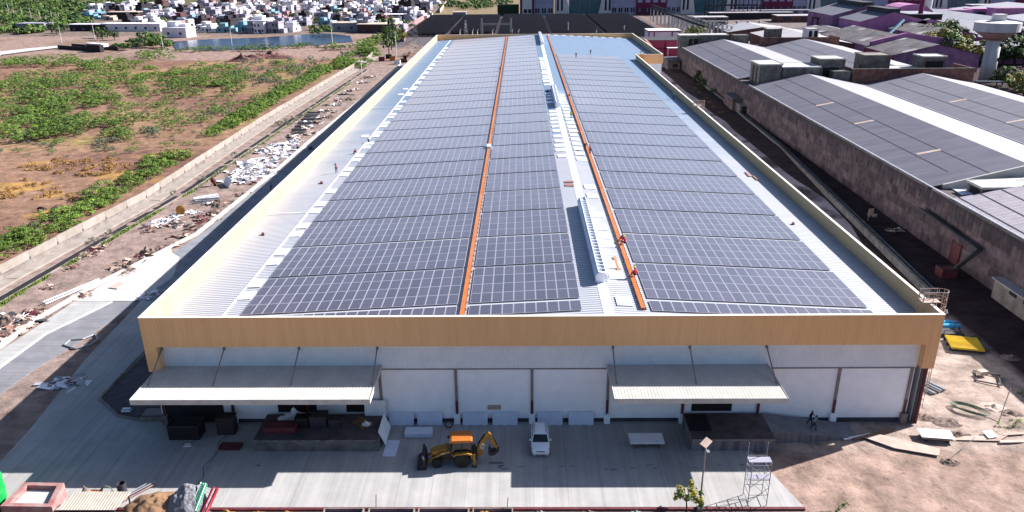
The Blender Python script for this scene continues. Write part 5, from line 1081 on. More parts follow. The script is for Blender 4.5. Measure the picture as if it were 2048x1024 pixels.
def mill(lab, x0, x1, y0, y1, kl, kr, kw='mill_wall', seams=True, patches=()):
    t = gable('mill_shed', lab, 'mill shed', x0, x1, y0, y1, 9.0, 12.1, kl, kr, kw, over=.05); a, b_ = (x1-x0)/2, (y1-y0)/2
    mb = MB().box(-a-.35,-a-.02,-b_,b_,8.75,9.08); mb.build('parapet_ledge', 'block_grey', t)
    MB().tube((-a-.15,-b_,9.16),(-a-.15,b_,9.16),.10,n=8).build('gutter_pipe', 'board_pale', t)
    mb = MB()
    for i in range(int((y1-y0)/5)):
        yy = -b_+2.5+i*5; mb.box(-a-.03,-a+.02,yy,yy+.35,6.6-(i%3)*.4,7.9-(i%3)*.4)
    mb.build('wall_slot','dark',t)
    if seams:
        mb = MB(); s = 3.1/a
        for q, yy0, yy1 in ((.33,-b_*.9,b_*.9),(.60,-b_,b_),):
            x = -a+q*a*1.0; z = 9.0+q*3.1; mb.face([(x-.09,yy0,z+.012),(x+.09,yy0,z+.012+s*.18),(x+.09,yy1,z+.012+s*.18),(x-.09,yy1,z+.012)])
        mb.build('seam', 'dark', t)
    for (px, py, wd) in patches:
        # translucent strip on the left slope, given in world x, y
        x = px-(x0+x1)/2; y = py-(y0+y1)/2; s = 3.1/a; z = 9.0+(x+a)*s; MB().face([(x,y,z+.03),(x+wd,y,z+.03+wd*s),(x+wd,y+.9,z+.03+wd*s),(x,y+.9,z+.03)]).build('roof_light', 'plank', t)
    return t
pt = [(1651,209),(1730,245),(1860,305)]
def mp(x, y):   # point on left slope
    d = RT*((x-1024)/FPX)-UP*((y-512)/FPX)+FW; s = 3.1/16; tt = (9.0+s*(C0.x-GX0)-C0.z)/(d.z-s*d.x); P = C0+d*tt; return P.x-2, P.y, 4.0
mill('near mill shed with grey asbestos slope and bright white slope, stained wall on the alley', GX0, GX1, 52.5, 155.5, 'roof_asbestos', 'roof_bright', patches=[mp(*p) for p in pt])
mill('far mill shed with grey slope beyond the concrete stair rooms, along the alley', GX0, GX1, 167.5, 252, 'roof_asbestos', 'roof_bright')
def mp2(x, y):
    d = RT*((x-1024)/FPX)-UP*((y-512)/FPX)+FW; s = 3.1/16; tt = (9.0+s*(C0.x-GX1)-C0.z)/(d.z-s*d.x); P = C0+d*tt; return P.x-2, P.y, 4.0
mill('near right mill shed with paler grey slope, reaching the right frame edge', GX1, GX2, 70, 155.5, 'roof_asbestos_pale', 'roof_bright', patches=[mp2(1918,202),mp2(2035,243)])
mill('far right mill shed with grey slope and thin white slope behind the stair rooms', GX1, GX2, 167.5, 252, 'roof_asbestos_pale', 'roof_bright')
t = gable('mill_shed', 'front mill shed with pale ribbed roof at the right frame edge', 'mill shed', GX0, GX1, -6, 46, 9.0, 12.1, 'roof_ribbed', 'roof_bright', 'mill_wall', over=.05)
MB().tube((-16.15,-26,9.16),(-16.15,32.5,9.16),.10,n=8).build('gutter_pipe', 'board_pale', t); MB().box(-16.35,-16.02,-26,26,8.75,9.08).build('parapet_ledge', 'block_grey', t)
mb = MB()
for i in range(5): x = -15+i*3.1; z = 9+(x+16)*3.1/16; mb.box(x-.06,x+.06,-26,26,z,z+.06)
mb.build('seam', 'darkgrey', t)
# the connecting strips between sheds
def strip(y0, y1, lab):
    t = thing('connecting_block', lab, 'building', (0,0,0)); MB().box(GX0+.02, GX2, y0, y1, 0, 8.7).build('wall', 'mill_wall', t); MB().box(GX0+.3, GX2-.3, y0+.2, y1-.2, 8.702, 8.76).build('flat_roof', 'concrete_dark', t); return t
strip(155.6,167.4,'low flat connecting block between near and far mill sheds'); strip(46.1,52.4,'low flat connecting block between the front ribbed shed and the near mill shed')
def room(x0, x1, y0, y1, z0, z1, k, kt, lab, openings=(), name='stair_room', slope=0):
    t = thing(name, lab, 'roof room', ((x0+x1)/2,(y0+y1)/2,z0)); a, b_, h = (x1-x0)/2, (y1-y0)/2, z1-z0
    mb = MB(); p = [(-a,-b_,0),(a,-b_,0),(a,b_,0),(-a,b_,0),(-a,-b_,h),(a,-b_,h+slope),(a,b_,h+slope),(-a,b_,h)]
    for f_ in ((0,1,5,4),(1,2,6,5),(2,3,7,6),(3,0,4,7),(4,5,6,7)): mb.face([p[q] for q in f_])
    mb.build('wall', k, t)
    o = .25; MB().face([(-a-o,-b_-o,h+.2),(a+o,-b_-o,h+slope+.2),(a+o,b_+o,h+slope+.2),(-a-o,b_+o,h+.2)]).box(-a-o,a+o,-b_-o,-b_-o+.12,h+.0,h+.34).box(-a-o,a+o,b_+o-.12,b_+o,h+.0,h+.34).box(-a-o,-a-o+.12,-b_-o+.12,b_+o-.12,h+.0,h+.34).box(a+o-.12,a+o,-b_-o+.12,b_+o-.12,h+.0+slope,h+.34+slope).build('roof_slab', kt, t)
    for (side, u0, u1, w0, w1) in openings:
        if side == 'S': MB().box(u0,u1,-b_-.05,-b_+.02,w0,w1).build('opening', 'dark', t)
        else: MB().box(-a-.05,-a+.02,u0,u1,w0,w1).build('opening', 'dark', t)
    return t
room(67.0,73.2,156.4,165.5,8.7,14.4,'block_grey','concrete_white','dark concrete stair room at the alley end of the strip between the sheds',[('W',-2.5,-1.2,.3,5.0),('W',.6,2.4,.3,5.0)],slope=.1)
room(73.6,84.0,156.4,165.0,8.7,13.6,'block_grey','concrete_white','long low concrete room with white slabs between the mill sheds',[],slope=.1)
room(84.7,92.0,159,166.5,8.7,15.5,'block_grey','concrete_white','tall concrete room with a teal opening above the far mill roof',[('S',-2.5,2.0,.4,4.6)])
room(87.6,92.6,155.7,158.4,8.7,12.4,'block_grey','block_grey','small open concrete box in front of the tall room on the mill',[])
T2 = thing('parapet_wall', 'reddish stained parapet wall around the strip before the right mill sheds', 'wall', (0,0,0)); MB().box(93.5,127.3,155.6,156.0,8.3,13.2).build('wall', 'block_red', T2); MB().box(93.1,93.5,155.6,167.4,8.3,13.2).build('wall', 'block_red', T2); MB().box(126.9,127.3,156.0,167,0,13.2).build('wall', 'block_red', T2); MB().box(93.4,127.4,155.55,156.05,13.2,13.32).build('coping', 'block_grey', T2)
room(97.6,105.0,159.5,166.5,8.7,16.3,'block_grey','concrete_old','grey concrete stair room standing behind the reddish parapet wall',[('W',-2,-.9,.2,5)]); room(114.6,121.0,160,166,8.7,15.8,'block_grey','concrete_white','concrete room with a dark opening at the right end of the reddish parapet',[('S',-2.4,2.6,2.0,6.0)])
room(105.6,114,160,166,8.7,12.4,'block_grey','concrete_white','low white topped slab room between the two rooms behind the parapet',[])
# far end rooms
strip(252.1,262,'flat connecting block beyond the far mill sheds')
room(63.6,71.4,254,261,8.7,13.3,'block_grey','concrete_white','far concrete room with dark openings at the alley end of the mill',[('W',-2,0,.3,3.6),('S',-.5,.9,.4,3.4),('S',1.6,3.4,.4,3.4)])
room(71.7,82.9,255,261,8.7,13.3,'block_grey','concrete_white','long low room beside the far concrete room on the mill',[],slope=.1); room(85,90.8,253,258,8.7,13.2,'block_grey','block_grey','small open box at the valley of the far mill sheds',[])
room(99,104.8,256,261,8.7,15.4,'block_grey','concrete_white','pale concrete room behind the far right mill shed',[('S',-3,-1,.4,3)]); T3 = thing('parapet_wall', 'red brown stained parapet behind the far right mill shed', 'wall', (0,0,0)); MB().box(95.0,126.8,252.05,252.4,8.3,12.6).build('wall','block_red',T3); MB().box(126.4,126.8,252.4,262,3,12.6).build('wall','block_red',T3)
room(115.2,119.6,256,262,8.7,15.2,'board_pale','concrete_white','small white framed room with two openings on the far mill strip',[('S',-1.7,-.4,3.0,6),('S',.4,1.8,3.0,6)])
# front right roof rooms (right edge)
room(69,86,46.6,50.6,8.7,10.3,'block_grey','concrete_white','sloping concrete room with a white slab at the right frame edge above the ribbed roof',[('W',-1.5,1.2,.2,1.3)],slope=.7)
poly_plank([(1893,370),(1945,375),(1948,388),(1925,389)],8.95,.15,'board_pale','roof_sheet','curved white sheet lying on the strip before the sloping concrete room','sheet')
mb = MB(); mb.face([(66,51.9,8.8),(80,51.9,8.8),(80,51.9,12.9),(66,51.9,9.5)]).face([(66,51.9,9.5),(80,51.9,12.9),(80,52.3,12.9),(66,52.3,9.5)]).face([(80,52.3,8.8),(66,52.3,8.8),(66,52.3,9.5),(80,52.3,12.9)]); one(mb, 'parapet_wall', 'concrete_white', 'thin white topped parapet at the near end of the grey mill roof', 'wall')
one(MB().box(-.5,.5,-.3,.3,0,.35).tube((-2.5,0,.1),(1.8,.4,.1),.05), 'green_bag', 'teal_glass', 'small teal bag on the white slab of the sloping room', 'bag', (77.5,48.6,11.0))
# alley things
def hut(px, py, w, d, h, k, kt, lab, rz_=0, ops=()):
    P = at(px, py, 0); t = thing('hut', lab, 'hut', (P.x,P.y,0), rz_); MB().box(0,w,0,d,0,h).build('wall', k, t); MB().box(-.2,w+.2,-.2,d+.2,h+.002,h+.16).build('roof_slab', kt, t)
    for (s, u0, u1, w0, w1) in ops:
        (MB().box(u0,u1,-.04,.02,w0,w1) if s == 'S' else MB().box(-.04,.02,u0,u1,w0,w1)).build('opening','dark',t)
    return t
hut(1463,226,5.5,10,4.2,'mill_wall','block_grey','brown hut with grey slab built against the mill wall in the alley',0,[('W',3,4,1.5,3)]); 
t = hut(1478,232,5.0,4.5,3.0,'block_grey','tin','lean-to hut with pale sheet roof in front of the brown hut in the alley',0,[('S',.6,4.6,.1,2.7)])
hut(1335,141,5.0,11,4.0,'mill_wall','roof_asbestos','brown hut with dark sheet roof beside the far step of the parapet',0,[('W',2,3,1.5,2.8),('S',2,4,1.2,2.6)])
P = at(1990,600,0); t = thing('hut', 'plastered hut with pale flat roof at the right frame edge below the mill wall', 'hut', (P.x,P.y-12,0)); MB().box(0,9,0,13,0,2.7).build('wall','concrete_old',t); MB().box(-.3,9,-.3,13.3,2.702,2.85).build('roof_slab','roof_pale',t)
for y in (2,5,8): MB().box(-.04,.02,y,y+1.6,2.0,2.5).build('opening','dark',t)
t = thing('pipe_pair', 'two parallel dark grey pipes bending down the mill wall at the right', 'pipes', (0,0,0))
for dx in (0,.45): MB().tube((63.7-dx,52.5,5.2+dx*.5),(63.7-dx,35.5,4.6+dx*.5),.2,n=10).tube((63.7-dx,35.5,4.6+dx*.5),(61.8-dx,37.5,.6),.2,n=10).build('pipe','darkgrey',t)
crate(60.6,37.3,0,2.2,2.0,1.4,'oxide','rusty red box under the bent pipes at the mill wall'); one(MB().box(64.15,64.25,41,43.2,0,3.2).box(64.1,64.16,40.8,41,0,3.4).box(64.1,64.16,43.2,43.4,0,3.4), 'steel_door', 'oxide', 'dark red steel door in the mill wall left of the pipes', 'door')
M['rust'] = mat('rust', (.30,.12,.04), (.13,.06,.04), 1.5, .95)
for i, (px, py) in enumerate(((1790,460),(1745,430),(1870,620),(1905,655),(1560,270),(1600,330))):
    P = at(px, py, 0); scrap('mixed', px, py, .6, 'small pale scrap heap on the dark ground of the alley', i)
scrap('white', 1560, 272, 1.3, 'torn white sheeting lying in the dark alley below the mill wall', 0)
P = at(1770,430,0); one(MB().box(-.5,.5,-.05,.05,.9,2.2).tube((-.4,0,0),(-.4,0,1.5),.05), 'sign_board', 'plank', 'small tan board standing on the retaining wall', 'board', (P.x-4,P.y-3,0), .3)
M['alley_bush'] = M['leaf_dark']
# ------------------------------------------------------------------ beyond: containers, solar field, facility
t = thing('crimson_shed', 'crimson panelled shed standing beyond the far parapet corner', 'shed', (0,0,0)); MB().box(56,73.5,300,316,0,7.0).build('wall','crimson',t)
mb = MB(); mb.box(65.6,66.4,299.85,300,0,7); mb.box(56,73.5,299.85,300,3.2,3.6); mb.build('frame','maroon',t); MB().box(55.8,73.7,299.8,316.2,7.0,7.15).build('roof','darkgrey',t)
one(MB().box(0,7,0,3,4.2,4.35).box(.2,.4,.2,.4,0,4.2).box(6.6,6.8,.2,.4,0,4.2), 'awning', 'board_pale', 'small white awning in front of the crimson shed', 'awning', (66,293,0))
t = thing('framed_shed', 'white panelled shed with dark frame behind the crimson shed', 'shed', (0,0,0)); MB().box(63.4,79.4,333,345,0,8.2).build('wall','h_white',t); mb = MB()
for x in (63.4,66,75,78.9): mb.box(x,x+.5,332.8,333,0,8.2)
mb.box(63.4,79.4,332.8,333,7.8,8.2); mb.box(63.2,63.4,333,345,7.8,8.2); mb.build('frame','maroon',t); MB().box(63.1,79.7,332.7,345.3,8.2,8.5).build('roof','cream',t)
P = at(1391,58,0)
for i, x in enumerate((-70,-44,-15,17,48)):
    x0 = x+1.2; x1 = (-44,-15,17,48,82)[i]-1.2; y0 = (395,405,378,374,352)[i]
    mb = MB(); w = x1-x0; mb.face([(0,0,2.7),(w,0,2.7),(w,3.6,.8),(0,3.6,.8)],'pv_far'); mb.face([(0,3.6,.74),(w,3.6,.74),(w,0,2.64),(0,0,2.64)],'pv_far'); mb.box(0,w,-.1,-.01,2.6,2.74,'pv_edge'); mb.box(0,w,1.2,1.3,1.8,1.95,'pv_edge')
    q = w/8
    for j in range(9): mb.tube((min(j*q,w-.1),.6,0),(min(j*q,w-.1),.6,2.2),.08,'pv_edge',5)
    rm = mb.mesh('ground_array'); y = 546; rowno = 0
    while y > y0:
        o = bpy.data.objects.new('ground_array', rm); COL.objects.link(o); o.location = (x0,y,0); tag(o, 'long dark ground mounted solar row in the %s field beyond the warehouse' % ['leftmost','second','middle','fourth','rightmost'][i], 'solar row', 'dark solar rows in the %s field' % ['leftmost','second','middle','fourth','rightmost'][i]); y -= 5.6
mb = MB(); mb.face([(-72,345,.0),(84,345,.0),(90,553,.0),(-66,553,.0)]); struct(mb,'solar_field_ground','concrete_dark').location.z = .05
# facility: one long building
Y0 = 566; FA = thing('office_building', 'long three storey office building with white pylons, lilac walls and maroon blocks', 'building', (0,0,0)); H = 22
def sec(x0, x1, k, dy=0, h=H, wins=None, rows=((2.0,5.4),(9.5,14.5))):
    MB().box(x0,x1-.05,Y0-dy,Y0+26,0,h).build('wall', k, FA)
    if wins:
        st = (x1-x0)/wins
        for zi, (z0, z1) in enumerate(rows):
            for i in range(wins):
                cx = x0+st*(i+.5); f_ = MB().box(cx-st*.32,cx+st*.32,Y0-dy-.15,Y0-dy-.01,z0,z1).build('window_frame', 'window' if zi == 0 else 'h_grey', FA)
                if zi == 0: MB().box(cx-st*.02,cx+st*.02,Y0-dy-.2,Y0-dy-.16,z0,z1).build('mullion','cream',f_)
                else: MB().box(cx-st*.25,cx+st*.25,Y0-dy-.2,Y0-dy-.16,z0+.5,z1-.5).build('pane','lilac',f_)
def pylon(x0, x1, lean0, lean1):
    mb = MB(); y = Y0-1.5; mb.prism([(0,0)]*3,0,0) if 0 else None
    p = [(x0-lean0,0),(x1+lean1,0),(x1,H),(x0,H)]
    mb.face([(a,y,z) for a,z in p]); mb.face([(a,Y0+10,z) for a,z in reversed(p)])
    for i in range(4): a, b_ = p[i], p[(i+1)%4]; mb.face([(b_[0],y,b_[1]),(a[0],y,a[1]),(a[0],Y0+10,a[1]),(b_[0],Y0+10,b_[1])])
    mb.build('pylon','cream',FA); c = (x0+x1)/2
    for dx in (-1.8,1.4): MB().box(c+dx-.7,c+dx+.9,y-.1,y-.01,3.5,13).build('slit_window','window',FA)
def glaz(x0, x1):
    MB().box(x0,x1,Y0+2,Y0+20,0,H).build('wall','lilac',FA); MB().box(x0,x1,Y0+1.6,Y0+1.98,1.2,12.5).build('glazing','teal_glass',FA)
    for q in (.33,.66): MB().box(x0+(x1-x0)*q-.25,x0+(x1-x0)*q+.25,Y0+1.3,Y0+1.58,.5,16).build('mullion','steel_brown',FA)
for off in (0, 98.5, 197, 295.5):
    if off == 0:
        sec(-1.2,9.9,'maroon',1.5); MB().box(.6,8.2,Y0-1.8,Y0-1.52,0,16).build('portal','cream',FA)
        for q in (1.8,5.2): MB().box(q,q+2.6,Y0-2.0,Y0-1.82,2,5).build('window_frame','window',FA)
        sec(9.9,25.5,'lilac',0,H,3)
    pylon(26.5+off,34+off,0,4); glaz(38+off,62+off); pylon(65+off,70.5+off,4.5,0)
    sec(70.6+off,90+off,'lilac',0,H,4); sec(90+off,114+off,'maroon',1.0,H,4,((2,5),(9,12))); sec(114+off,125+off,'lilac',0,H,3)
# pipe rack / conveyor
t = thing('pipe_bridge', 'dark inclined pipe bridge on many posts running towards the mill', 'pipe bridge', (0,0,0)); a = Vector((92,500,9)); b_ = Vector((101,372,6.5)); d = b_-a
mb = MB()
for s in (-1.0,1.0): mb.tube(a+Vector((s,0,0)),b_+Vector((s,0,0)),.35); mb.tube(a+Vector((s,0,2)),b_+Vector((s,0,2)),.25)
mb.build('truss','darkgrey',t)
for i in range(13):
    p = a+d*i/12; MB().tube((p.x-1,p.y,0),(p.x-1,p.y,p.z),.25).tube((p.x+1,p.y,0),(p.x+1,p.y,p.z),.25).build('post','h_grey',t)
t = thing('post_row', 'rows of grey concrete posts left of the pipe bridge, an unfinished building frame', 'frame', (0,0,0))
for i in range(16):
    for j in range(2): MB().box(100+j*5+i*.7,101+j*5+i*.7,480-i*7,481-i*7,0,6.5).build('post','cream',t)
for j in range(2): MB().face([(99.9+j*5,482,6.55),(101.1+j*5,482,6.55),(112+j*5,372,6.55),(110.8+j*5,372,6.55)]).build('beam','darkgrey',t)
def frame_tower(x, y, w, d_, h, n, lab, k='h_dark'):
    t = thing('frame_tower', lab, 'frame', (x,y,0)); mb = MB(); m2 = MB()
    for i in range(n+1):
        for j in (0,1): mb.box(i*w/n-.25,i*w/n+.25,j*d_-.25,j*d_+.25,0,h)
    mb.build('column',k,t)
    for z in range(4,int(h)+1,5):
        for j in (0,1): m2.box(-.5,w+.5,j*d_-.3,j*d_+.3,z-.3,z+.3)
        for i in range(n+1): m2.box(i*w/n-.2,i*w/n+.2,.3,d_-.3,z-.25,z+.25)
    m2.build('beam',k,t)
P = at(1408,24,0); frame_tower(136,520,38,10,15,6,'large dark steel frame standing before the office building'); P = at(1582,48,0); frame_tower(170,395,16,8,9,5,'dark steel frame left of the magenta factory')
# gable sheds of the magenta factory, placed by their eaves
def gb(lab, x0, x1, y0, y1, ze, zr_, kl, kr, kw, rot=0): return gable('factory_shed', lab, 'factory shed', x0, x1, y0, y1, ze, zr_, kl, kr, kw, over=.4, rot=rot)
gb('low shed with bright white roof and four roof vents behind the far mill room', 112,150,366,400,4.5,7.0,'roof_bright','roof_pale','block_red')
for i in range(4): one(MB().lathe([(.5,0),(.5,.6),(.9,.8),(.7,1.4),(.2,1.6)],n=10), 'roof_vent', 'h_grey', 'round turbine vent on the bright white shed roof, %s from the left' % ORD[i], 'vent', (118+i*6.5,397,6.3))
gb('shed with mottled dark roof and magenta gable wall in front of the factory', 147,178,272,326,7,10.8,'roof_mottled','roof_pale','magenta')
t = gb('dark roofed shed with crimson side wall beside the autumn trees', 144,177,240,267,7,10.7,'roof_mottled','roof_mottled','magenta_dull')
MB().box(-16.75,-16.55,-13.5,13.5,0,6.8).build('side_cladding','crimson',t); mb = MB()
for i in range(7): mb.box(-16.85,-16.76,-13.5+i*4.4,-13.1+i*4.4,0,6.8)
mb.build('pilaster','maroon',t)
t = thing('gable_wall', 'tall magenta parapet gable between the two mottled roofs', 'wall', (0,0,0)); mb = MB(); mb.face([(146,266.6,0),(183,270,0),(183,270,9.4),(161,268.3,12.4),(146,266.6,9.2)]); mb.face([(183,271.2,0),(146,267.8,0),(146,267.8,9.2),(161,269.5,12.4),(183,271.2,9.4)]); mb.face([(146,266.6,9.2),(161,268.3,12.4),(161,269.5,12.4),(146,267.8,9.2)]); mb.face([(161,268.3,12.4),(183,270,9.4),(183,271.2,9.4),(161,269.5,12.4)]); mb.build('wall','magenta',t)
gb('pale roofed shed left of the mottled roof behind the mill rooms', 118,150,285,345,6,8.5,'roof_pale','roof_pale','block_red'); gb('low shed with rusty pale roof beyond the white vented roof', 150,182,348,378,5,7,'roof_mottled','roof_pale','magenta_dull')
t = gb('tall magenta factory hall with two grey roofs left of the dome roof', 171,209,376,414,12,17,'roof_asbestos_pale','roof_pale','magenta_dull'); MB().box(-3,3,-18,18,16,18.6).build('roof_monitor','darkgrey',t)
t = gb('tall magenta factory hall with pale roof nearer the mottled roofs', 174,208,346,374,11,15.5,'roof_asbestos_pale','roof_pale','magenta'); MB().box(-3,3,-13,13,14.6,17).build('roof_monitor','darkgrey',t)
t = gb('magenta shed with raised dark roof monitor before the pale grey roof', 197,222,346,376,9,12,'roof_lightgrey','roof_lightgrey','magenta'); MB().box(-8,8,-11,11,11,13.8,'dark').build('roof_monitor','dark',t); MB().box(-8.5,8.5,-11.5,11.5,13.82,14.1).build('monitor_roof','roof_lightgrey',t)
gb('wide light grey roofed shed behind the raised monitor shed', 226,272,352,455,8,12,'roof_lightgrey','roof_lightgrey','lilac'); gb('dull grey shed roof right of the monitor shed', 187,212,305,344,8,10.6,'roof_mottled','roof_lightgrey','magenta_dull')
gb('white roofed shed directly left behind the water tower', 198,222,262,288,6,8,'roof_bright','roof_bright','magenta_dull',R(-8)); gb('white roofed shed farther behind the water tower', 216,252,300,372,7,10,'roof_bright','roof_bright','magenta_dull',R(-5))
gb('white roofed shed right of the water tower at mid height', 222,262,232,262,6,8,'roof_bright','roof_bright','magenta',R(-8)); gb('white roofed shed at the right edge above the dark trees', 212,250,205,226,5,7,'roof_bright','roof_bright','lilac',R(-8))
gb('long white roofed shed at the right edge beyond the magenta rooms', 256,330,290,400,7,11,'roof_bright','roof_bright','magenta_dull',R(-6)); gb('white roofed shed at the far right edge', 300,380,420,500,7,11,'roof_bright','roof_bright','lilac')
def blk(px, py, w, d_, h, k, lab, rot=0, kt='roof_pale', win=0):
    P = at(px, py, 0); t = thing('block_building', lab, 'building', (P.x,P.y,0), rot); MB().box(0,w,0,d_,0,h).build('wall', k, t); MB().box(-.3,w+.3,-.3,d_+.3,h+.01,h+.4).build('roof_slab', kt, t)
    for i in range(win): MB().box(w*(i+.3)/win,w*(i+.75)/win,-.1,-.01,h*.45,h*.85).build('window','window',t)
blk(1885,60,16,10,11,'magenta','magenta block room left of the water tower',0,'magenta_dull',2); blk(1870,62,8,6,7,'magenta_dull','low dull magenta block with a dark door left of the magenta block',0,'roof_pale',1)
blk(1935,52,26,8,10,'magenta_dull','long magenta block on the white roofs behind the water tower',0,'magenta',2); blk(1940,38,60,10,9,'magenta','long pale magenta wall building above the white roofs',0,'roof_pale',5); blk(1985,55,26,10,11,'magenta','magenta block right behind the water tower head',0,'magenta_dull',0)
blk(1790,22,22,12,11,'magenta','magenta two storey block with wide windows near the top edge',0,'roof_pale',3); blk(1640,62,26,10,9,'magenta_dull','magenta lower wing with small windows below the tall factory hall',0,'roof_pale',6); blk(1700,60,26,8,9,'magenta_dull','magenta wing under the dome roof with pipes before it',0,'darkgrey',7)
blk(1755,72,30,3,8,'maroon','long maroon wall behind the mottled roofs',0,'darkgrey',6); blk(1420,40,36,10,4.5,'h_dark','low dark shed between pipe bridge and white roof',0,'roof_pale',0); blk(1390,48,22,12,4,'block_grey','low grey ruin walls left of the low dark shed',0,'roof_pale',2); blk(1460,33,60,6,4,'h_grey','long low grey building below the maroon block of the offices',0,'roof_bright',8)
blk(1480,38,38,8,4,'h_dark','long dark shed behind the bright white roof',0,'roof_lightgrey',0); blk(1555,45,24,14,4,'block_red','low reddish shed right of the bright white roof',0,'roof_pale',2); blk(1445,26,36,5,3,'h_dark','thin long shed before the office lawn',0,'cream',0); blk(1410,58,14,10,4,'block_grey','small grey walled yard below the pipe bridge',0,'darkgrey',0)
t = thing('dome_roof', 'curved magenta barrel roof of the factory between the tall halls', 'roof', (218,392,0)); mb = MB()
for i in range(10):
    a0, a1 = math.pi*i/10, math.pi*(i+1)/10; mb.face([(-13*math.cos(a0),-9,9+8*math.sin(a0)),(-13*math.cos(a1),-9,9+8*math.sin(a1)),(-13*math.cos(a1),9,9+8*math.sin(a1)),(-13*math.cos(a0),9,9+8*math.sin(a0))])
mb.face([(-13*math.cos(math.pi*i/10),-9,9+8*math.sin(math.pi*i/10)) for i in range(11)]); mb.build('shell','magenta',t); MB().box(-13,13,-9,9,0,9).build('wall','magenta_dull',t)
t = thing('chimney', 'dark red steel chimney beside the light grey roof', 'chimney', (207,352,0)); MB().tube((0,0,0),(0,0,30),1.2,n=14).build('stack','maroon',t); MB().tube((0,0,0),(0,0,10),1.7,n=14).build('base','steel_brown',t)
one(MB().lathe([(2.5,0),(2.5,34),(2.2,34.4)],n=18), 'silo', 'cream', 'tall white silo behind the chimney at the top edge', 'silo', (262,455,0))
t = thing('conveyor', 'teal blue inclined conveyor between the factory halls', 'conveyor', (0,0,0)); MB().tube((176,322,4),(192,338,12),.8,n=6).build('gallery','teal_glass',t); MB().tube((176,322,0),(176,322,4),.3).tube((192,338,0),(192,338,12),.3).build('support','darkgrey',t)
# water tower
WT = thing('water_tower', 'tall white concrete water tower with a round flared tank', 'water tower', (167.0,216,0))
MB().lathe([(2.55,0),(2.35,15.2)],n=28).build('shaft','tower_white',WT,True); MB().lathe([(2.5,14.6),(6.9,17.6)],n=32).build('cone','tower_pink',WT,True); MB().lathe([(6.9,17.6),(7.3,17.7),(7.3,20.7),(6.9,20.75),(5.8,20.95),(.6,21.4)],n=32).build('tank','tower_white',WT)
MB().box(-1.8,1.8,-1.5,1.5,21.1,23.4).build('hatch_room','cream',WT); MB().box(-2.75,-2.4,-.4,.4,0,.1).build('step','cream',WT)
for z in (3.5,7.5,12.5): MB().box(1.2,1.7,-2.25,-1.9,z,z+1.2).build('slit_window','dark',WT)
for s in (-.25,.25): MB().tube((-1.9+s,-1.75,0),(-1.8+s,-1.7,15),.06,n=5).build('ladder_rail','tin',WT)
one(MB().tube((0,0,3.2),(42,-4,3.2),.3,n=8).tube((2,0,0),(2,0,3.2),.2).tube((18,-2,0),(18,-2,3.2),.2).tube((34,-3,0),(34,-3,3.2),.2), 'pipeline', 'tin', 'raised white pipeline crossing the green at the foot of the water tower', 'pipeline', (152,196,0))
# ------------------------------------------------------------------ vegetation
SH = [(crown_mesh('crown','leaf',100+i,2.8,2.4,2.3,20,66,.11,.34,'leaf_bright',.25,.3), trunk_mesh('trunk',i,1.4,.09,5,1.0)) for i in range(5)]
SB = [(crown_mesh('crown','leaf_bright',120+i,2.7,2.4,1.9,26,62,.12,.42,'leaf',.27,.2), trunk_mesh('trunk',10+i,1.4,.09,5,1.0)) for i in range(4)]
SG = [(crown_mesh('crown','leaf_grey',140+i,1.7,1.6,1.6,14,52,.10,.8,None,.30,.1), trunk_mesh('trunk',20+i,1.0,.06,5,.8)) for i in range(3)]
ST = [(crown_mesh('tuft','straw',160+i,1.1,.9,.6,7,34,.10,.7,None,.4,.05), None) for i in range(3)]
TR = [(crown_mesh('crown','leaf_dark',180+i,3.2,3.2,6.5,26,50,.30,.8,'leaf',.32,.3), trunk_mesh('trunk',30+i,4.5,.28,6,.8)) for i in range(3)]
TY = [(crown_mesh('crown','leaf_yellow',190+i,3.2,3.2,5.5,22,46,.30,.75,'leaf',.32,.3), trunk_mesh('trunk',40+i,4.0,.25,6,.8)) for i in range(2)]
TG = [(crown_mesh('crown','leaf',200+i,4.2,3.8,4.4,22,44,.42,.5,'leaf_dark',.34,.3), None) for i in range(3)]
vr = random.Random(99)
def inwall(x, y):   # keep clear of boundary wall strip
    return x > -79.5 and y < 262
PENDING = []
def put(kind, px, py, s, lab, cat, grp, name=None):
    P = at(px, py, 0)
    if kind in (SH,SB,SG,ST) and (inwall(P.x+ (2.2*s), P.y) and P.x < -60): P.x = -79.8-2.0*s*vr.uniform(.9,2.6)
    cm, tm = vr.choice(kind); q = s*vr.uniform(.85,1.2); PENDING.append(((P-C0).length/q, name or ('straw_tuft' if kind is ST else 'shrub'), cm, tm, lab, cat, (P.x,P.y,height(P.x,P.y)-.05 if abs(P.x) < 300 else 0), vr.uniform(0,6.28), (q*vr.uniform(.9,1.2),q*vr.uniform(.9,1.2),q*vr.uniform(.85,1.15)), grp))
def patch(kind, cx, cy, rx_, ry_, n_, s, lab, cat, grp, slope=0, name=None):
    if kind is SH: n_ = int(n_*.68)
    for i in range(n_):
        while True:
            u, w = vr.uniform(-1,1), vr.uniform(-1,1)
            if u*u+w*w <= 1: break
        put(kind, cx+u*rx_, cy+w*ry_+u*rx_*slope, s, lab, cat, grp, name)
Lb = 'bright green thorn shrub in the dense belt along the boundary wall'; Gb = 'shrubs along the boundary wall'
Lf = 'low dark green thorn shrub in the dense thicket of the left field'; Gf = 'shrubs in the left field thicket'
Ls = 'green thorn shrub standing in the middle of the red field'; Gs = 'scattered shrubs in the red field'
Lg = 'grey green bushy shrub among the scrub of the field'; Gg = 'grey green shrubs of the field'
Lt = 'dry straw coloured grass tuft on the near left part of the field'; Gt = 'dry tufts on the field'
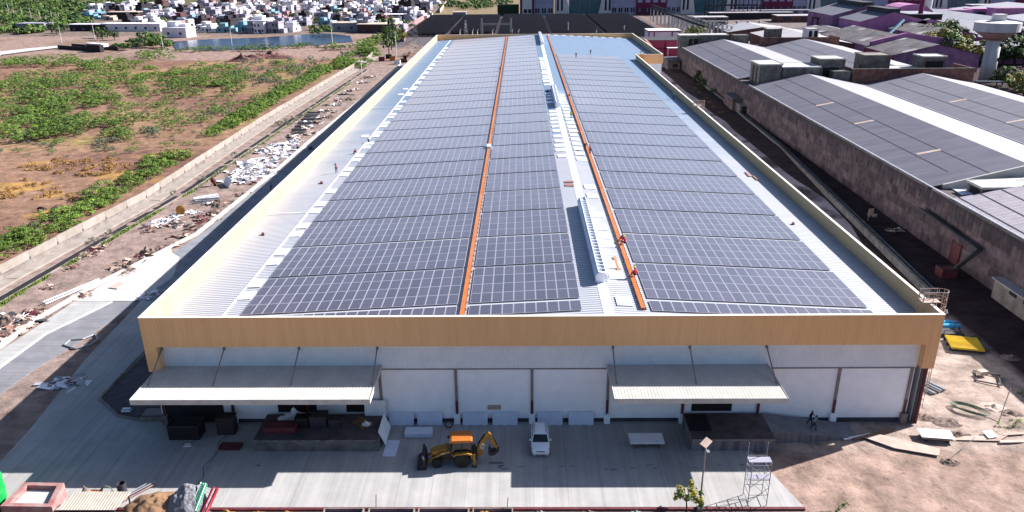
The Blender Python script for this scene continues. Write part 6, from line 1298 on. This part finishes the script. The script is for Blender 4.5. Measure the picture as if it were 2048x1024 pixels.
# belt along the wall
for (px, py) in ((120,462),(140,455),(155,448),(172,440),(165,430),(185,425),(200,432),(215,425),(205,415),(225,412),(240,418),(235,403),(255,403),(270,398),(262,388),(282,385),(300,385),(292,372),(312,370),(330,368),(322,355),(345,350),(360,352),(338,338),(362,335),(380,338),(395,328),(375,322),(400,318),(345,322),(420,322),(60,497),(30,500),(85,488),(70,478),(10,512),(25,488),(45,480)): put(SB, px+vr.uniform(-9,3), py+vr.uniform(-5,4), vr.uniform(.6,1.35), Lb, 'shrub', Gb)
patch(SB,532,248,46,17,26,1.0,Lb,'shrub',Gb,-.45); patch(SB,600,208,52,20,36,1.05,Lb,'shrub',Gb,-.5); patch(SB,652,162,56,26,46,1.1,Lb,'shrub',Gb,-.55); patch(SB,705,128,44,22,36,1.2,Lb,'shrub',Gb,-.6); patch(SB,742,92,22,14,14,1.6,Lb,'shrub',Gb,-.6)
# thickets at left
patch(SH,60,180,80,14,40,1.25,Lf,'shrub',Gf); patch(SH,60,215,90,16,44,1.25,Lf,'shrub',Gf); patch(SH,50,255,70,28,48,1.2,Lf,'shrub',Gf); patch(SH,140,258,60,26,34,1.2,Lf,'shrub',Gf); patch(SH,160,200,85,18,34,1.2,Lf,'shrub',Gf); patch(SH,195,180,40,14,12,1.2,Lf,'shrub',Gf); patch(SH,150,160,130,9,34,1.2,Lf,'shrub',Gf)
patch(SH,75,130,90,9,38,1.3,Lf,'shrub',Gf); patch(SH,210,133,80,8,28,1.3,Lf,'shrub',Gf); patch(SH,310,116,38,8,14,1.3,Lf,'shrub',Gf); patch(SH,205,146,40,4,8,1.2,Lf,'shrub',Gf); patch(SH,245,146,22,4,4,1.2,Lf,'shrub',Gf)
patch(SH,300,172,75,20,30,1.15,Ls,'shrub',Gs); patch(SH,345,165,45,13,14,1.15,Ls,'shrub',Gs); patch(SH,440,155,95,20,50,1.1,Ls,'shrub',Gs); patch(SH,370,190,35,8,7,1.0,Ls,'shrub',Gs); patch(SH,235,248,35,14,10,1.1,Ls,'shrub',Gs); patch(SH,240,275,28,12,9,1.0,Ls,'shrub',Gs)
for (px, py, s) in ((468,190,1.3),(475,182,1.2),(460,182,1.1),(330,252,.9),(345,258,.9),(312,262,.8),(325,212,1.0),(300,215,.8),(295,200,.9),(340,240,.9),(360,245,.8),(375,250,.9),(270,242,.9),(285,240,.9),(310,240,.9),(430,222,1.0),(440,230,.9),(450,215,.8),(500,212,.9),(480,208,.8),(515,205,.9),(110,292,.6),(245,215,.8),(230,200,.9),(250,222,.7),(425,255,.6),(360,265,.6),(390,238,.6),(465,255,.6),(410,200,.6),(320,330,.8),(300,345,.9),(290,325,.7),(345,318,.7),(540,195,.9),(555,185,.9)): put(SH, px, py, s, Ls, 'shrub', Gs)
for (px, py, s) in ((210,300,1.3),(200,290,1.2),(220,288,1.2),(305,272,1.2),(295,265,1.1),(455,232,1.1),(432,228,1.0),(428,262,.9),(395,290,.5),(380,222,.8),(520,160,1.5),(505,155,1.4),(540,150,1.4),(560,145,1.5),(585,140,1.5),(610,138,1.4),(630,130,1.5),(650,122,1.5),(560,170,1.2),(470,150,1.3),(570,195,1.0),(620,120,1.4),(685,112,1.4),(595,150,1.3),(545,128,1.2),(450,130,1.3),(385,135,1.0)): put(SG, px, py, s, Lg, 'shrub', Gg)
patch(SH,120,210,150,60,22,1.0,Lf,'shrub',Gf); patch(SB,380,150,110,26,40,.9,Ls,'shrub',Gs); patch(SH,230,300,200,22,26,.5,Ls,'shrub',Gs); patch(SG,130,300,150,20,20,.5,Lg,'shrub',Gg); patch(SG,330,225,170,60,60,.45,'small grey green weed bush scattered over the red field','weed bush','small weed bushes over the field',0,'weed_bush'); patch(SH,420,215,120,30,34,.8,Ls,'shrub',Gs); patch(SH,600,150,70,26,44,1.0,Ls,'shrub',Gs); patch(SG,560,150,110,30,46,1.0,Lg,'shrub',Gg); patch(SH,240,225,150,45,30,.75,Ls,'shrub',Gs); patch(ST,150,335,110,20,44,1.2,Lt,'grass tuft',Gt); patch(ST,60,385,60,24,18,1.1,Lt,'grass tuft',Gt); patch(ST,120,395,40,12,8,1.1,Lt,'grass tuft',Gt); patch(ST,420,185,60,10,14,1.0,Lt,'grass tuft',Gt)
PENDING.sort(key=lambda a: a[0]); nsh = 0; bv = []; bf = []; bm_i = []; bmats = []
for a in PENDING:
    if a[5] != 'shrub' or nsh < 298:
        veg(*a[1:]); nsh += a[5] == 'shrub'; continue
    me_ = a[2]; T = Matrix.Translation(a[6]) @ Matrix.Rotation(a[7], 4, 'Z') @ Matrix.Diagonal((*a[8], 1)); o_ = len(bv)
    bv += [tuple(T @ v_.co) for v_ in me_.vertices]
    mi_ = []
    for m_ in me_.materials:
        if m_ not in bmats: bmats.append(m_)
        mi_.append(bmats.index(m_))
    for p in me_.polygons: bf.append(tuple(i+o_ for i in p.vertices)); bm_i.append(mi_[p.material_index])
me_ = bpy.data.meshes.new('scrub'); me_.from_pydata(bv, [], bf)
for m_ in bmats: me_.materials.append(m_)
me_.polygons.foreach_set('material_index', bm_i)
o = bpy.data.objects.new('scrub', me_); COL.objects.link(o); tag(o, 'far green thorn scrub spread over the field before the pond', 'scrub', kind='stuff')
for i in range(30):
    px = 350+i*12+vr.uniform(-5,5); py = 103-5*(i/30)+vr.uniform(-2,2)
    if 560 < px < 640: py -= 4
    P = at(px, py, 0); cm, tm = vr.choice(SG+SH); q = vr.uniform(.9,1.6); veg('bank_bush', cm, tm, 'grey green bush on the near bank of the pond', 'bush', (P.x,P.y,0), i, (q*1.3,q,q), 'bushes on the near bank of the pond')
def goat(px, py, rz_, lab, graze):
    P = at(px, py, 0); J = [(-.38,0,.62),(0,0,.66),(.32,0,.64),(.52,0,.80),(.60,0,.95),(.80,0,.88),(-.52,0,.58),(-.58,0,.42)]
    if graze: J[3] = (.52,0,.55); J[4] = (.66,0,.30); J[5] = (.82,0,.12)
    E_ = [(0,1),(1,2),(2,3),(3,4),(4,5),(0,6),(6,7)]; RR = [.17,.20,.18,.10,.09,.05,.05,.03]
    for x, k in ((.30,2),(-.38,0)):
        for y in (-.12,.12):
            n0 = len(J); sgn = 1 if x > 0 else -1; J += [(x,y,.45),(x+(.03 if x > 0 else -.06),y,.26),(x+(0 if x > 0 else -.01),y,.03)]; RR += [.08,.045,.035]; E_ += [(k,n0),(n0,n0+1),(n0+1,n0+2)]
    me_ = bpy.data.meshes.new('b'); me_.from_pydata([(a*1.25,b*1.25,c*1.25) for a,b,c in J], [], []); me_ = bpy.data.meshes.new('b'); me_.from_pydata([(a*1.25,b*1.25,c*1.25) for a,b,c in J], E_, [])
    tmp = bpy.data.objects.new('tmp', me_); COL.objects.link(tmp); tmp.modifiers.new('s','SKIN')
    for i, r in enumerate(RR): me_.skin_vertices[0].data[i].radius = (r*1.25,r*1.25); me_.skin_vertices[0].data[i].use_root = (i == 1)
    tmp.modifiers.new('b','SUBSURF').levels = 1
    fm = bpy.data.meshes.new_from_object(tmp.evaluated_get(bpy.context.evaluated_depsgraph_get())); bpy.data.objects.remove(tmp); fm.materials.clear(); fm.materials.append(M['rubber'])
    for p in fm.polygons: p.use_smooth = True
    t = thing('goat', lab, 'goat', (P.x,P.y,height(P.x,P.y)-.03), rz_); o = bpy.data.objects.new('body', fm); COL.objects.link(o); o.parent = t
    hx = (.62,.95) if not graze else (.66,.34); MB().tube((hx[0]*1.25,-.05,hx[1]*1.25),(hx[0]*1.25-.15,-.10,hx[1]*1.25+.22),.025,n=5).tube((hx[0]*1.25,.05,hx[1]*1.25),(hx[0]*1.25-.15,.10,hx[1]*1.25+.22),.025,n=5).build('horns','steel_brown',t)
goat(108,425,R(70),'black goat standing on the dry grass at the near left of the field',False); goat(128,429,R(180),'black goat grazing beside the shrubs along the boundary wall',True); goat(83,422,R(20),'black goat grazing farther left than the other two goats',True)
# plants in the drain strip and road side
for i, (px, py, s) in enumerate(((350,388,.5),(188,484,.5),(222,470,.6),(60,525,.5),(405,362,.6),(440,345,.5),(470,310,.5),(560,252,.9),(572,248,.9),(585,240,.7),(600,235,.7),(430,352,.6))):
    P = at(px, py, 0); cm, tm = SG[i%3]; veg('bush', cm, tm, 'small grey green bush growing on the apron of the drain', 'bush', (P.x,P.y,.1), i, (s,s,s), 'bushes along the drain')
# trees
def tree(kind, px, py, s, lab, grp=None, cat='tree', name='tree', sc=None):
    P = at(px, py, 0); cm, tm = vr.choice(kind); veg(name, cm, tm, lab, cat, (P.x,P.y,0), vr.uniform(0,6.28), sc or (s,s,s), grp)
tree(TR,783,100,1,'tall dark narrow tree at the far end of the boundary wall',sc=(1.1,1.1,2.6)); tree(TR,778,108,1,'second dark tree close beside the tall narrow tree',sc=(1.0,1.0,1.9)); tree(TY,798,86,1,'olive tree right behind the tall dark tree',sc=(1.3,1.3,1.7))
tree(TG,648,68,1.3,'big round dark green tree at the far bank of the pond'); tree(TG,632,70,1.0,'smaller dark green tree left of the big one at the pond')
for i, (px, py, s) in enumerate(((270,95,1.2),(285,92,1.3),(300,95,1.2),(315,88,1.4),(325,95,1.2),(255,100,1.0),(240,98,.9),(290,82,1.3),(335,97,1.0))): tree(TG,px,py,s,'green tree in the clump left of the pond','trees left of the pond')
for i, (px, py, s) in enumerate(((196,76,1.1),(215,76,1.1),(230,80,1.0),(205,80,.9),(125,66,1.3),(115,70,1.2))): tree(TR,px,py,s*.9,'dark tree before the white compound of the village edge','dark trees at the village edge')
for i, (px, py, s) in enumerate(((1395,72,1.4),(1384,76,1.2),(1490,66,1.0),(1480,64,1.1),(1500,66,.9))): tree(TY,px,py,s,['yellow green tree beside the framed shed','yellow green tree beside the framed shed','small yellow bush in front of the bright white roof'][0 if i < 2 else 2],'yellow trees beyond the mill %s' % ('left' if i < 2 else 'centre'))
LT = 'olive and yellow tree in the grove left of the water tower'; GT = 'grove left of the water tower'
for px, py, s in ((1850,95,1.5),(1862,88,1.5),(1880,98,1.6),(1895,108,1.5),(1870,110,1.5),(1910,100,1.4),(1845,80,1.4),(1905,120,1.4),(1830,118,1.2),(1815,122,1.2),(1890,125,1.3),(1925,130,1.3),(1935,118,1.3)): tree(vr.choice((TY,TY,TR,TG)),px,py,s*1.5,LT,GT)
LT = 'dark green tree in the grove right of the water tower'; GT = 'grove right of the water tower'
for px, py, s in ((1995,120,1.5),(2010,115,1.5),(2025,118,1.5),(2040,122,1.6),(2048,110,1.5),(2005,130,1.3),(2030,130,1.3),(1985,128,1.2),(2046,135,1.3)): tree(TR,px,py,s*1.3,LT,GT)
for i, (px, py, s) in enumerate(((2035,185,1.3),(2044,180,1.3),(2005,170,1.0),(2020,175,1.1),(1992,172,.8),(2046,195,1.2))): tree(TY if i in (0,1,5) else TR,px,py,s,'yellow autumn tree at the right edge behind the white roof slope' if i in (0,1,5) else 'dark bush below the raised pipeline','trees at the right edge %s' % ('yellow' if i in (0,1,5) else 'dark'))
for i, (px, py, s) in enumerate(((1398,168,1.0),(1408,175,.9),(1425,190,.5))): tree(TR,px,py,s*.75,'dark bush growing against the far mill wall in the alley','bushes in the alley')
for i in range(9): P = at(1355+i*9, 150+i*9.5, 0); o = bpy.data.objects.new('creeper', ST[i%3][0]); COL.objects.link(o); o.location = (P.x+2,P.y,.1); o.scale = (1.2,1.2,1.0); tag(o,'low dry creeper on the dark alley ground','creeper','creepers in the alley')
# far scrub and village trees
FT = [crown_mesh('crown','leaf',220+i,5.5,4.5,3.6,14,26,.75,.55,'leaf_dark',.34,.3) for i in range(4)]
LS = 'round green scrub tree in the wide scrubland at the top left'; GS = 'scrub trees at the top left'; cnt = 0
def inpoly(x, y, P_):
    c = False; j = len(P_)-1
    for i in range(len(P_)):
        if (P_[i][1] > y) != (P_[j][1] > y) and x < (P_[j][0]-P_[i][0])*(y-P_[i][1])/(P_[j][1]-P_[i][1])+P_[i][0]: c = not c
        j = i
    return c
scrub = [(-5,70),(75,68),(95,52),(120,60),(175,55),(165,35),(170,22),(205,8),(420,2),(420,-8),(-5,-8)]
while cnt < 270:
    x, y = vr.uniform(-5,420), -8+76*(vr.random()**1.0)
    if inpoly(x, y, scrub) and not (40 < x < 110 and 30 < y < 42 and vr.random() < .7):
        P = at(x, y, 0); o = bpy.data.objects.new('scrub_tree', vr.choice(FT)); COL.objects.link(o); o.location = (P.x,P.y,0); s = vr.uniform(.7,1.35); o.scale = (s*1.2,s,s*vr.uniform(.7,1.1)); o.rotation_euler = (0,0,vr.uniform(0,6.28)); tag(o, LS, 'tree', GS); cnt += 1
LV = 'green tree standing between the village houses'; GV = 'trees between the village houses'
for px, py, s in [(vr.uniform(180,860), vr.uniform(2,62), vr.uniform(.6,1.0)) for i in range(46)]:
    if py > 40 and px < 260: continue
    P = at(px, py, 0); o = bpy.data.objects.new('village_tree', vr.choice(FT)); COL.objects.link(o); o.location = (P.x,P.y,0); o.scale = (s*.9,s*.9,s*1.3); tag(o, LV, 'tree', GV)
for px, py, s in [(vr.uniform(880,1040), vr.uniform(2,20), vr.uniform(.7,1.1)) for i in range(34)]:
    if 984 < px < 1024 and py > 12: continue
    P = at(px, py, 0); o = bpy.data.objects.new('roadside_tree', vr.choice(FT)); COL.objects.link(o); o.location = (P.x,P.y,0); o.scale = (s,s,s*1.3); tag(o, 'dark green tree left of the office building beside the far road', 'tree', 'trees beside the far road')
for px, py, s in [(vr.uniform(1700,2048), vr.uniform(-4,9), vr.uniform(.8,1.3)) for i in range(40)]:
    P = at(px, py, 0); o = bpy.data.objects.new('distant_tree', vr.choice(FT)); COL.objects.link(o); o.location = (P.x,P.y,0); o.scale = (s,s,s*1.3); tag(o, 'distant tree along the top right edge beyond the factory', 'tree', 'distant trees at the top right')
P = at(1020,34,0); o = MB().box(-8,9,0,12,0,8).build('green_net_wall','leaf_dark'); o.location = (-11,568,0); tag(o,'dark green netted block left of the office building','building')
# ------------------------------------------------------------------ village
def house_mesh(seed, k, kroof, st):
    rr = random.Random(seed); w, d_, h = rr.uniform(6,11), rr.uniform(6,9), 3.0*st; parts = {}
    mb = MB(); mb.box(-w/2,w/2,-d_/2,d_/2,0,h,k)
    if rr.random() < .6: x0 = rr.uniform(-w/2,0); mb.box(x0+.05,x0+w*.45,-d_/2+1,d_/2-.8,h+.01,h+2.6,k)
    if rr.random() < .5: mb.box(w/2,w/2+3,-d_/2+.5,d_/2-2,0,2.6,k)
    parts['wall'] = mb.mesh('wall')
    mb = MB(); mb.box(-w/2-.3,w/2+.3,-d_/2-.3,-d_/2+.05,h-.2,h+.75,k); mb.box(-w/2-.3,w/2+.3,d_/2-.05,d_/2+.3,h-.2,h+.75,k); mb.box(-w/2-.3,-w/2+.05,-d_/2+.05,d_/2-.05,h-.2,h+.75,k); mb.box(w/2-.05,w/2+.3,-d_/2+.05,d_/2-.05,h-.2,h+.75,k); mb.face([(-w/2,-d_/2,h+.004),(w/2,-d_/2,h+.004),(w/2,d_/2,h+.004),(-w/2,d_/2,h+.004)],kroof)
    mb.tube((w*.3,d_*.25,h),(w*.3,d_*.25,h+1.5),.6,'h_dark' if rr.random() < .6 else 'h_white',8)
    parts['roof'] = mb.mesh('roof'); mb = MB()
    for s_ in range(st):
        for i in range(3):
            if rr.random() < .75: x = -w/2+w*(i+.5)/3; mb.box(x-.6,x+.6,-d_/2-.06,-d_/2-.01,s_*3.1+1,s_*3.1+2.3,'window')
        if rr.random() < .7: mb.box(-w/2-.06,-w/2-.01,-1,1,s_*3.1+1,s_*3.1+2.3,'window')
    mb.box(.2,1.3,-d_/2-.08,-d_/2-.02,0,2.2,'h_dark'); parts['window'] = mb.mesh('window')
    return parts
HK = [('h_white','white'),('h_white','white'),('h_white','white'),('h_grey','grey'),('h_grey','grey'),('h_cream','cream'),('h_white','white'),('h_grey','grey'),('h_brick','dark red'),('h_dark','dark'),('h_pink','pink'),('h_white','white'),('h_grey','grey'),('h_white','white'),('h_dark','dark'),('h_grey','grey'),('h_white','white'),('h_brick','dark red'),('h_cream','cream'),('h_white','white'),('h_blue','blue'),('h_grey','grey')]
HM = [(house_mesh(300+i, HK[i][0], 'h_roof' if i%3 else 'h_roofdark', 1 if (i*7)%5 < 3 else 2), HK[i][1], 1 if (i*7)%5 < 3 else 2) for i in range(22)]
def house(hm, x, y, rz_, lab, grp, s=1):
    t = thing('village_house', lab, 'house', (x,y,0), rz_, grp); t.scale = (s,s,s)
    for nm, m_ in hm[0].items():
        o = bpy.data.objects.new(nm, m_); COL.objects.link(o); o.parent = t
vil = [(165,22),(205,10),(330,-4),(870,-4),(882,12),(840,42),(808,68),(790,76),(745,60),(735,64),(650,56),(560,66),(470,66),(380,66),(345,50),(300,52),(240,48),(165,44)]
placed = []; tries = 0
while len(placed) < 296 and tries < 12000:
    tries += 1; x, y = vr.uniform(160,885), -4+80*vr.random()
    if not inpoly(x, y, vil): continue
    if x < 330 and vr.random() < .55: continue
    P = at(x, y, 0)
    if any((P.x-q[0])**2+((P.y-q[1])*.62)**2 < (6.9)**2 for q in placed): continue
    if (P.x+140)**2/400+(P.y-470)**2/900 < .5: continue
    placed.append((P.x,P.y)); hm = vr.choice(HM)
    house(hm, P.x, P.y, R(vr.choice((-12,-8,-15,78,-10,5))), '%s %s storey flat roofed house in the dense village' % (hm[1], ['one','two'][hm[2]-1]), '%s %s storey village houses' % (hm[1], ['one','two'][hm[2]-1]), vr.uniform(.75,1.1))
def bigh(px, py, w, d_, h, k, kt, lab, rot=0, wins=3, st=1, extra=None):
    P = at(px, py, 0); t = thing('house', lab, 'house', (P.x,P.y,0), rot); MB().box(0,w,0,d_,0,h).build('wall',k,t); MB().box(-.5,w+.5,-.5,d_+.5,h+.01,h+.35).build('roof_slab',kt,t)
    for s_ in range(st):
        for i in range(wins): x = w*(i+.5)/wins; z = h*(s_+.3)/st; f_ = MB().box(x-.8,x+.8,-.1,-.01,z,z+1.4).build('window','window',t); MB().box(x-.9,x+.9,-.13,-.01,z-.2,z-.02).build('sill',kt,f_)
    return t
t = bigh(497,66,13.5,11,7.2,'h_grey','h_white','pale two storey house with balconies on the far bank of the pond',R(-4),2,2); MB().box(-.8,14.3,-1.6,0,3.5,3.8).build('balcony','h_white',t); MB().box(3,7.5,-.12,-.02,4.4,6.6).build('recess','h_dark',t); MB().box(3,9,3,9,7.6,10).build('roof_room','h_white',t)
t = bigh(326,75,16,10,5.5,'h_white','h_white','bright white house with stepped terraces left of the pond',R(-10),2,1); MB().box(2,8,3,9,5.9,9).build('roof_room','h_white',t); MB().box(9,14,4,9,5.9,7.6).build('roof_room','h_white',t)
bigh(665,63,17,12,5,'h_grey','h_cream','grey low house with green shutters right of the pond',R(-6),2,1); bigh(715,66,24,14,5,'h_brick','h_cream','dark brick compound with white slab at the near right edge of the village',R(-8),3,1)
bigh(140,62,26,8,4,'h_dark','h_white','long dark shed with white roof at the near left edge of the village',R(-6),4,1); bigh(205,62,42,8,4.5,'h_white','h_white','long white walled compound left of the bright terraced house',R(-8),6,1); bigh(215,38,26,10,5,'h_dark','h_cream','dark red shed with white rimmed roof above the long compound',R(-4),0,1); bigh(165,36,18,12,3.5,'h_dark','h_blue','low shed with blue sheet roof at the left end of the village',R(-10),0,1)
bigh(752,44,26,8,5,'h_brick','h_white','dark red shed with white rim near the boundary wall start',R(-6),0,1); bigh(35,60,20,10,4,'h_grey','h_grey','lone grey shed in the scrubland near the left edge',R(-5),1,1); bigh(906,36,10,7,4,'h_grey','h_cream','small grey hut before the dark solar field',0,1,1)
t = thing('compound_wall', 'black weathered compound wall on the bare ground left of the pond', 'wall', (0,0,0)); P = at(116,98,0); Q = at(208,104,0); d = Q-P
T = Matrix.Translation(P) @ Matrix.Rotation(math.atan2(d.y,d.x),4,'Z'); MB().box(0,d.length*.72,0,.4,0,2.0,T=T).build('wall','h_dark',t); MB().box(d.length*.72,d.length,-2,.4,0,3.6,T=T).build('wall','h_dark',t); MB().box(0,d.length,8,8.4,0,2,T=T).build('wall','h_dark',t); MB().box(d.length*.55,d.length*.9,2,6,2.0,3.6,T=T).build('roof_remnant','cream',t)
# utility poles
UP_ = [(18,25,9),(30,36,8),(45,33,8),(64,42,10),(82,43,9),(106,46,9),(124,86,9),(190,78,11),(327,100,8),(464,90,9),(665,88,10),(724,36,9),(800,60,10),(470,38,9),(560,38,9),(622,40,9),(95,50,7),(120,44,7),(1,112,8),(724,152,6),(793,110,11),(1136,68,7),(1248,68,5),(1880,20,8),(1900,22,9)]
for i, (px, py, h) in enumerate(UP_):
    P = at(px, py, 0); t = thing('utility_pole', 'slim pale utility pole standing on the open ground or between houses', 'pole', (P.x,P.y,0), 0, 'utility poles'); MB().tube((0,0,0),(0,0,h),.18,r2=.12,n=6).build('pole','cream',t); MB().box(-.8,.8,-.06,.06,h-.8,h-.65).build('crossarm','cream',t)
# lattice towers before the solar field
def lattice(px, py, h, w, lab):
    P = at(px, py, 0); t = thing('lattice_mast', lab, 'mast', (P.x,P.y,0)); mb = MB(); n_ = 5
    for a, b_ in ((-1,-1),(1,-1),(1,1),(-1,1)): mb.tube((a*w,b_*w,0),(a*w*.3,b_*w*.3,h),.10,n=4)
    mb.build('leg','tin',t); mb = MB()
    for i in range(n_):
        z0, z1 = h*i/n_, h*(i+1)/n_; w0, w1 = w*(1-.7*i/n_), w*(1-.7*(i+1)/n_)
        for s in (-1,1): mb.tube((-w0,s*w0,z0),(w1,s*w1,z1),.06,n=4); mb.tube((w0,s*w0,z0),(-w1,s*w1,z1),.06,n=4); mb.tube((-w1,s*w1,z1),(w1,s*w1,z1),.06,n=4)
    mb.build('bracing','tin',t)
lattice(826,86,15,3.2,'steel lattice mast left of the far warehouse corner'); lattice(932,72,9,1.2,'small lattice mast before the dark solar rows, left of the gantry')
t = thing('gantry', 'steel substation gantry before the middle of the dark solar rows', 'gantry', tuple(at(964,74,0))); mb = MB()
for x in (0,17):
    for s in (-.6,.6): mb.tube((x+s,0,0),(x+s*.4,0,10.5),.12,n=4)
    for i in range(6): mb.tube((x-.5,0,i*1.7),(x+.5,0,(i+1)*1.7),.06,n=4)
mb.build('leg','tin',t); MB().tube((0,0,7.6),(17,0,7.6),.12,n=4).tube((0,0,6.8),(17,0,6.8),.12,n=4).build('beam','tin',t)
for i, px in enumerate((920,945,955,1024,1037,985,1192)): P = at(px,74,0); one(MB().tube((0,0,0),(0,0,3.4),.25,n=6).tube((0,0,3.4),(.6,0,4.4),.25,n=6), 'bent_post', 'cream', 'short bent white fence post standing beyond the far parapet', 'post', (P.x,P.y,0), 0, 'bent fence posts')
# field walls near village
for i, (pts, lab) in enumerate(((((808,84),(815,58),(862,30)),'pink boundary wall running from the solar field up to the village edge'),(((880,26),(893,8)),'pale wall along the lane at the right end of the village'))):
    mb = MB()
    for a, b_ in zip(pts, pts[1:]):
        P = at(*a,0); Q = at(*b_,0); d = Q-P; T = Matrix.Translation(P) @ Matrix.Rotation(math.atan2(d.y,d.x),4,'Z'); mb.box(0,d.length,-.2,.2,0,3,T=T)
    one(mb,'boundary_wall',['h_pink','h_cream'][i],lab,'wall')
# rubble ground beyond the warehouse
for i in range(16):
    P = at(vr.uniform(795,880), vr.uniform(84,118), 0)
    if P.x > -42: continue
    heap('rubble_heap','low brown rubble heap on the ground between warehouse and solar field','heap',P.x,P.y,0,vr.uniform(3,6),vr.uniform(2,5),vr.uniform(.6,1.3),'rubble',200+i,n=16,rough=1.0,group='rubble heaps beyond the warehouse')
for i, (px, py, w) in enumerate(((500,118,9),(520,115,8),(545,114,7),(560,117,9),(485,121,7))): P = at(px,py,0); heap('brick_heap','dark burnt brick heap on the bare ground before the pond','heap',P.x,P.y,0,w,3,2.0,'block_red',240+i,n=16,rough=1.2,group='brick kiln heaps')
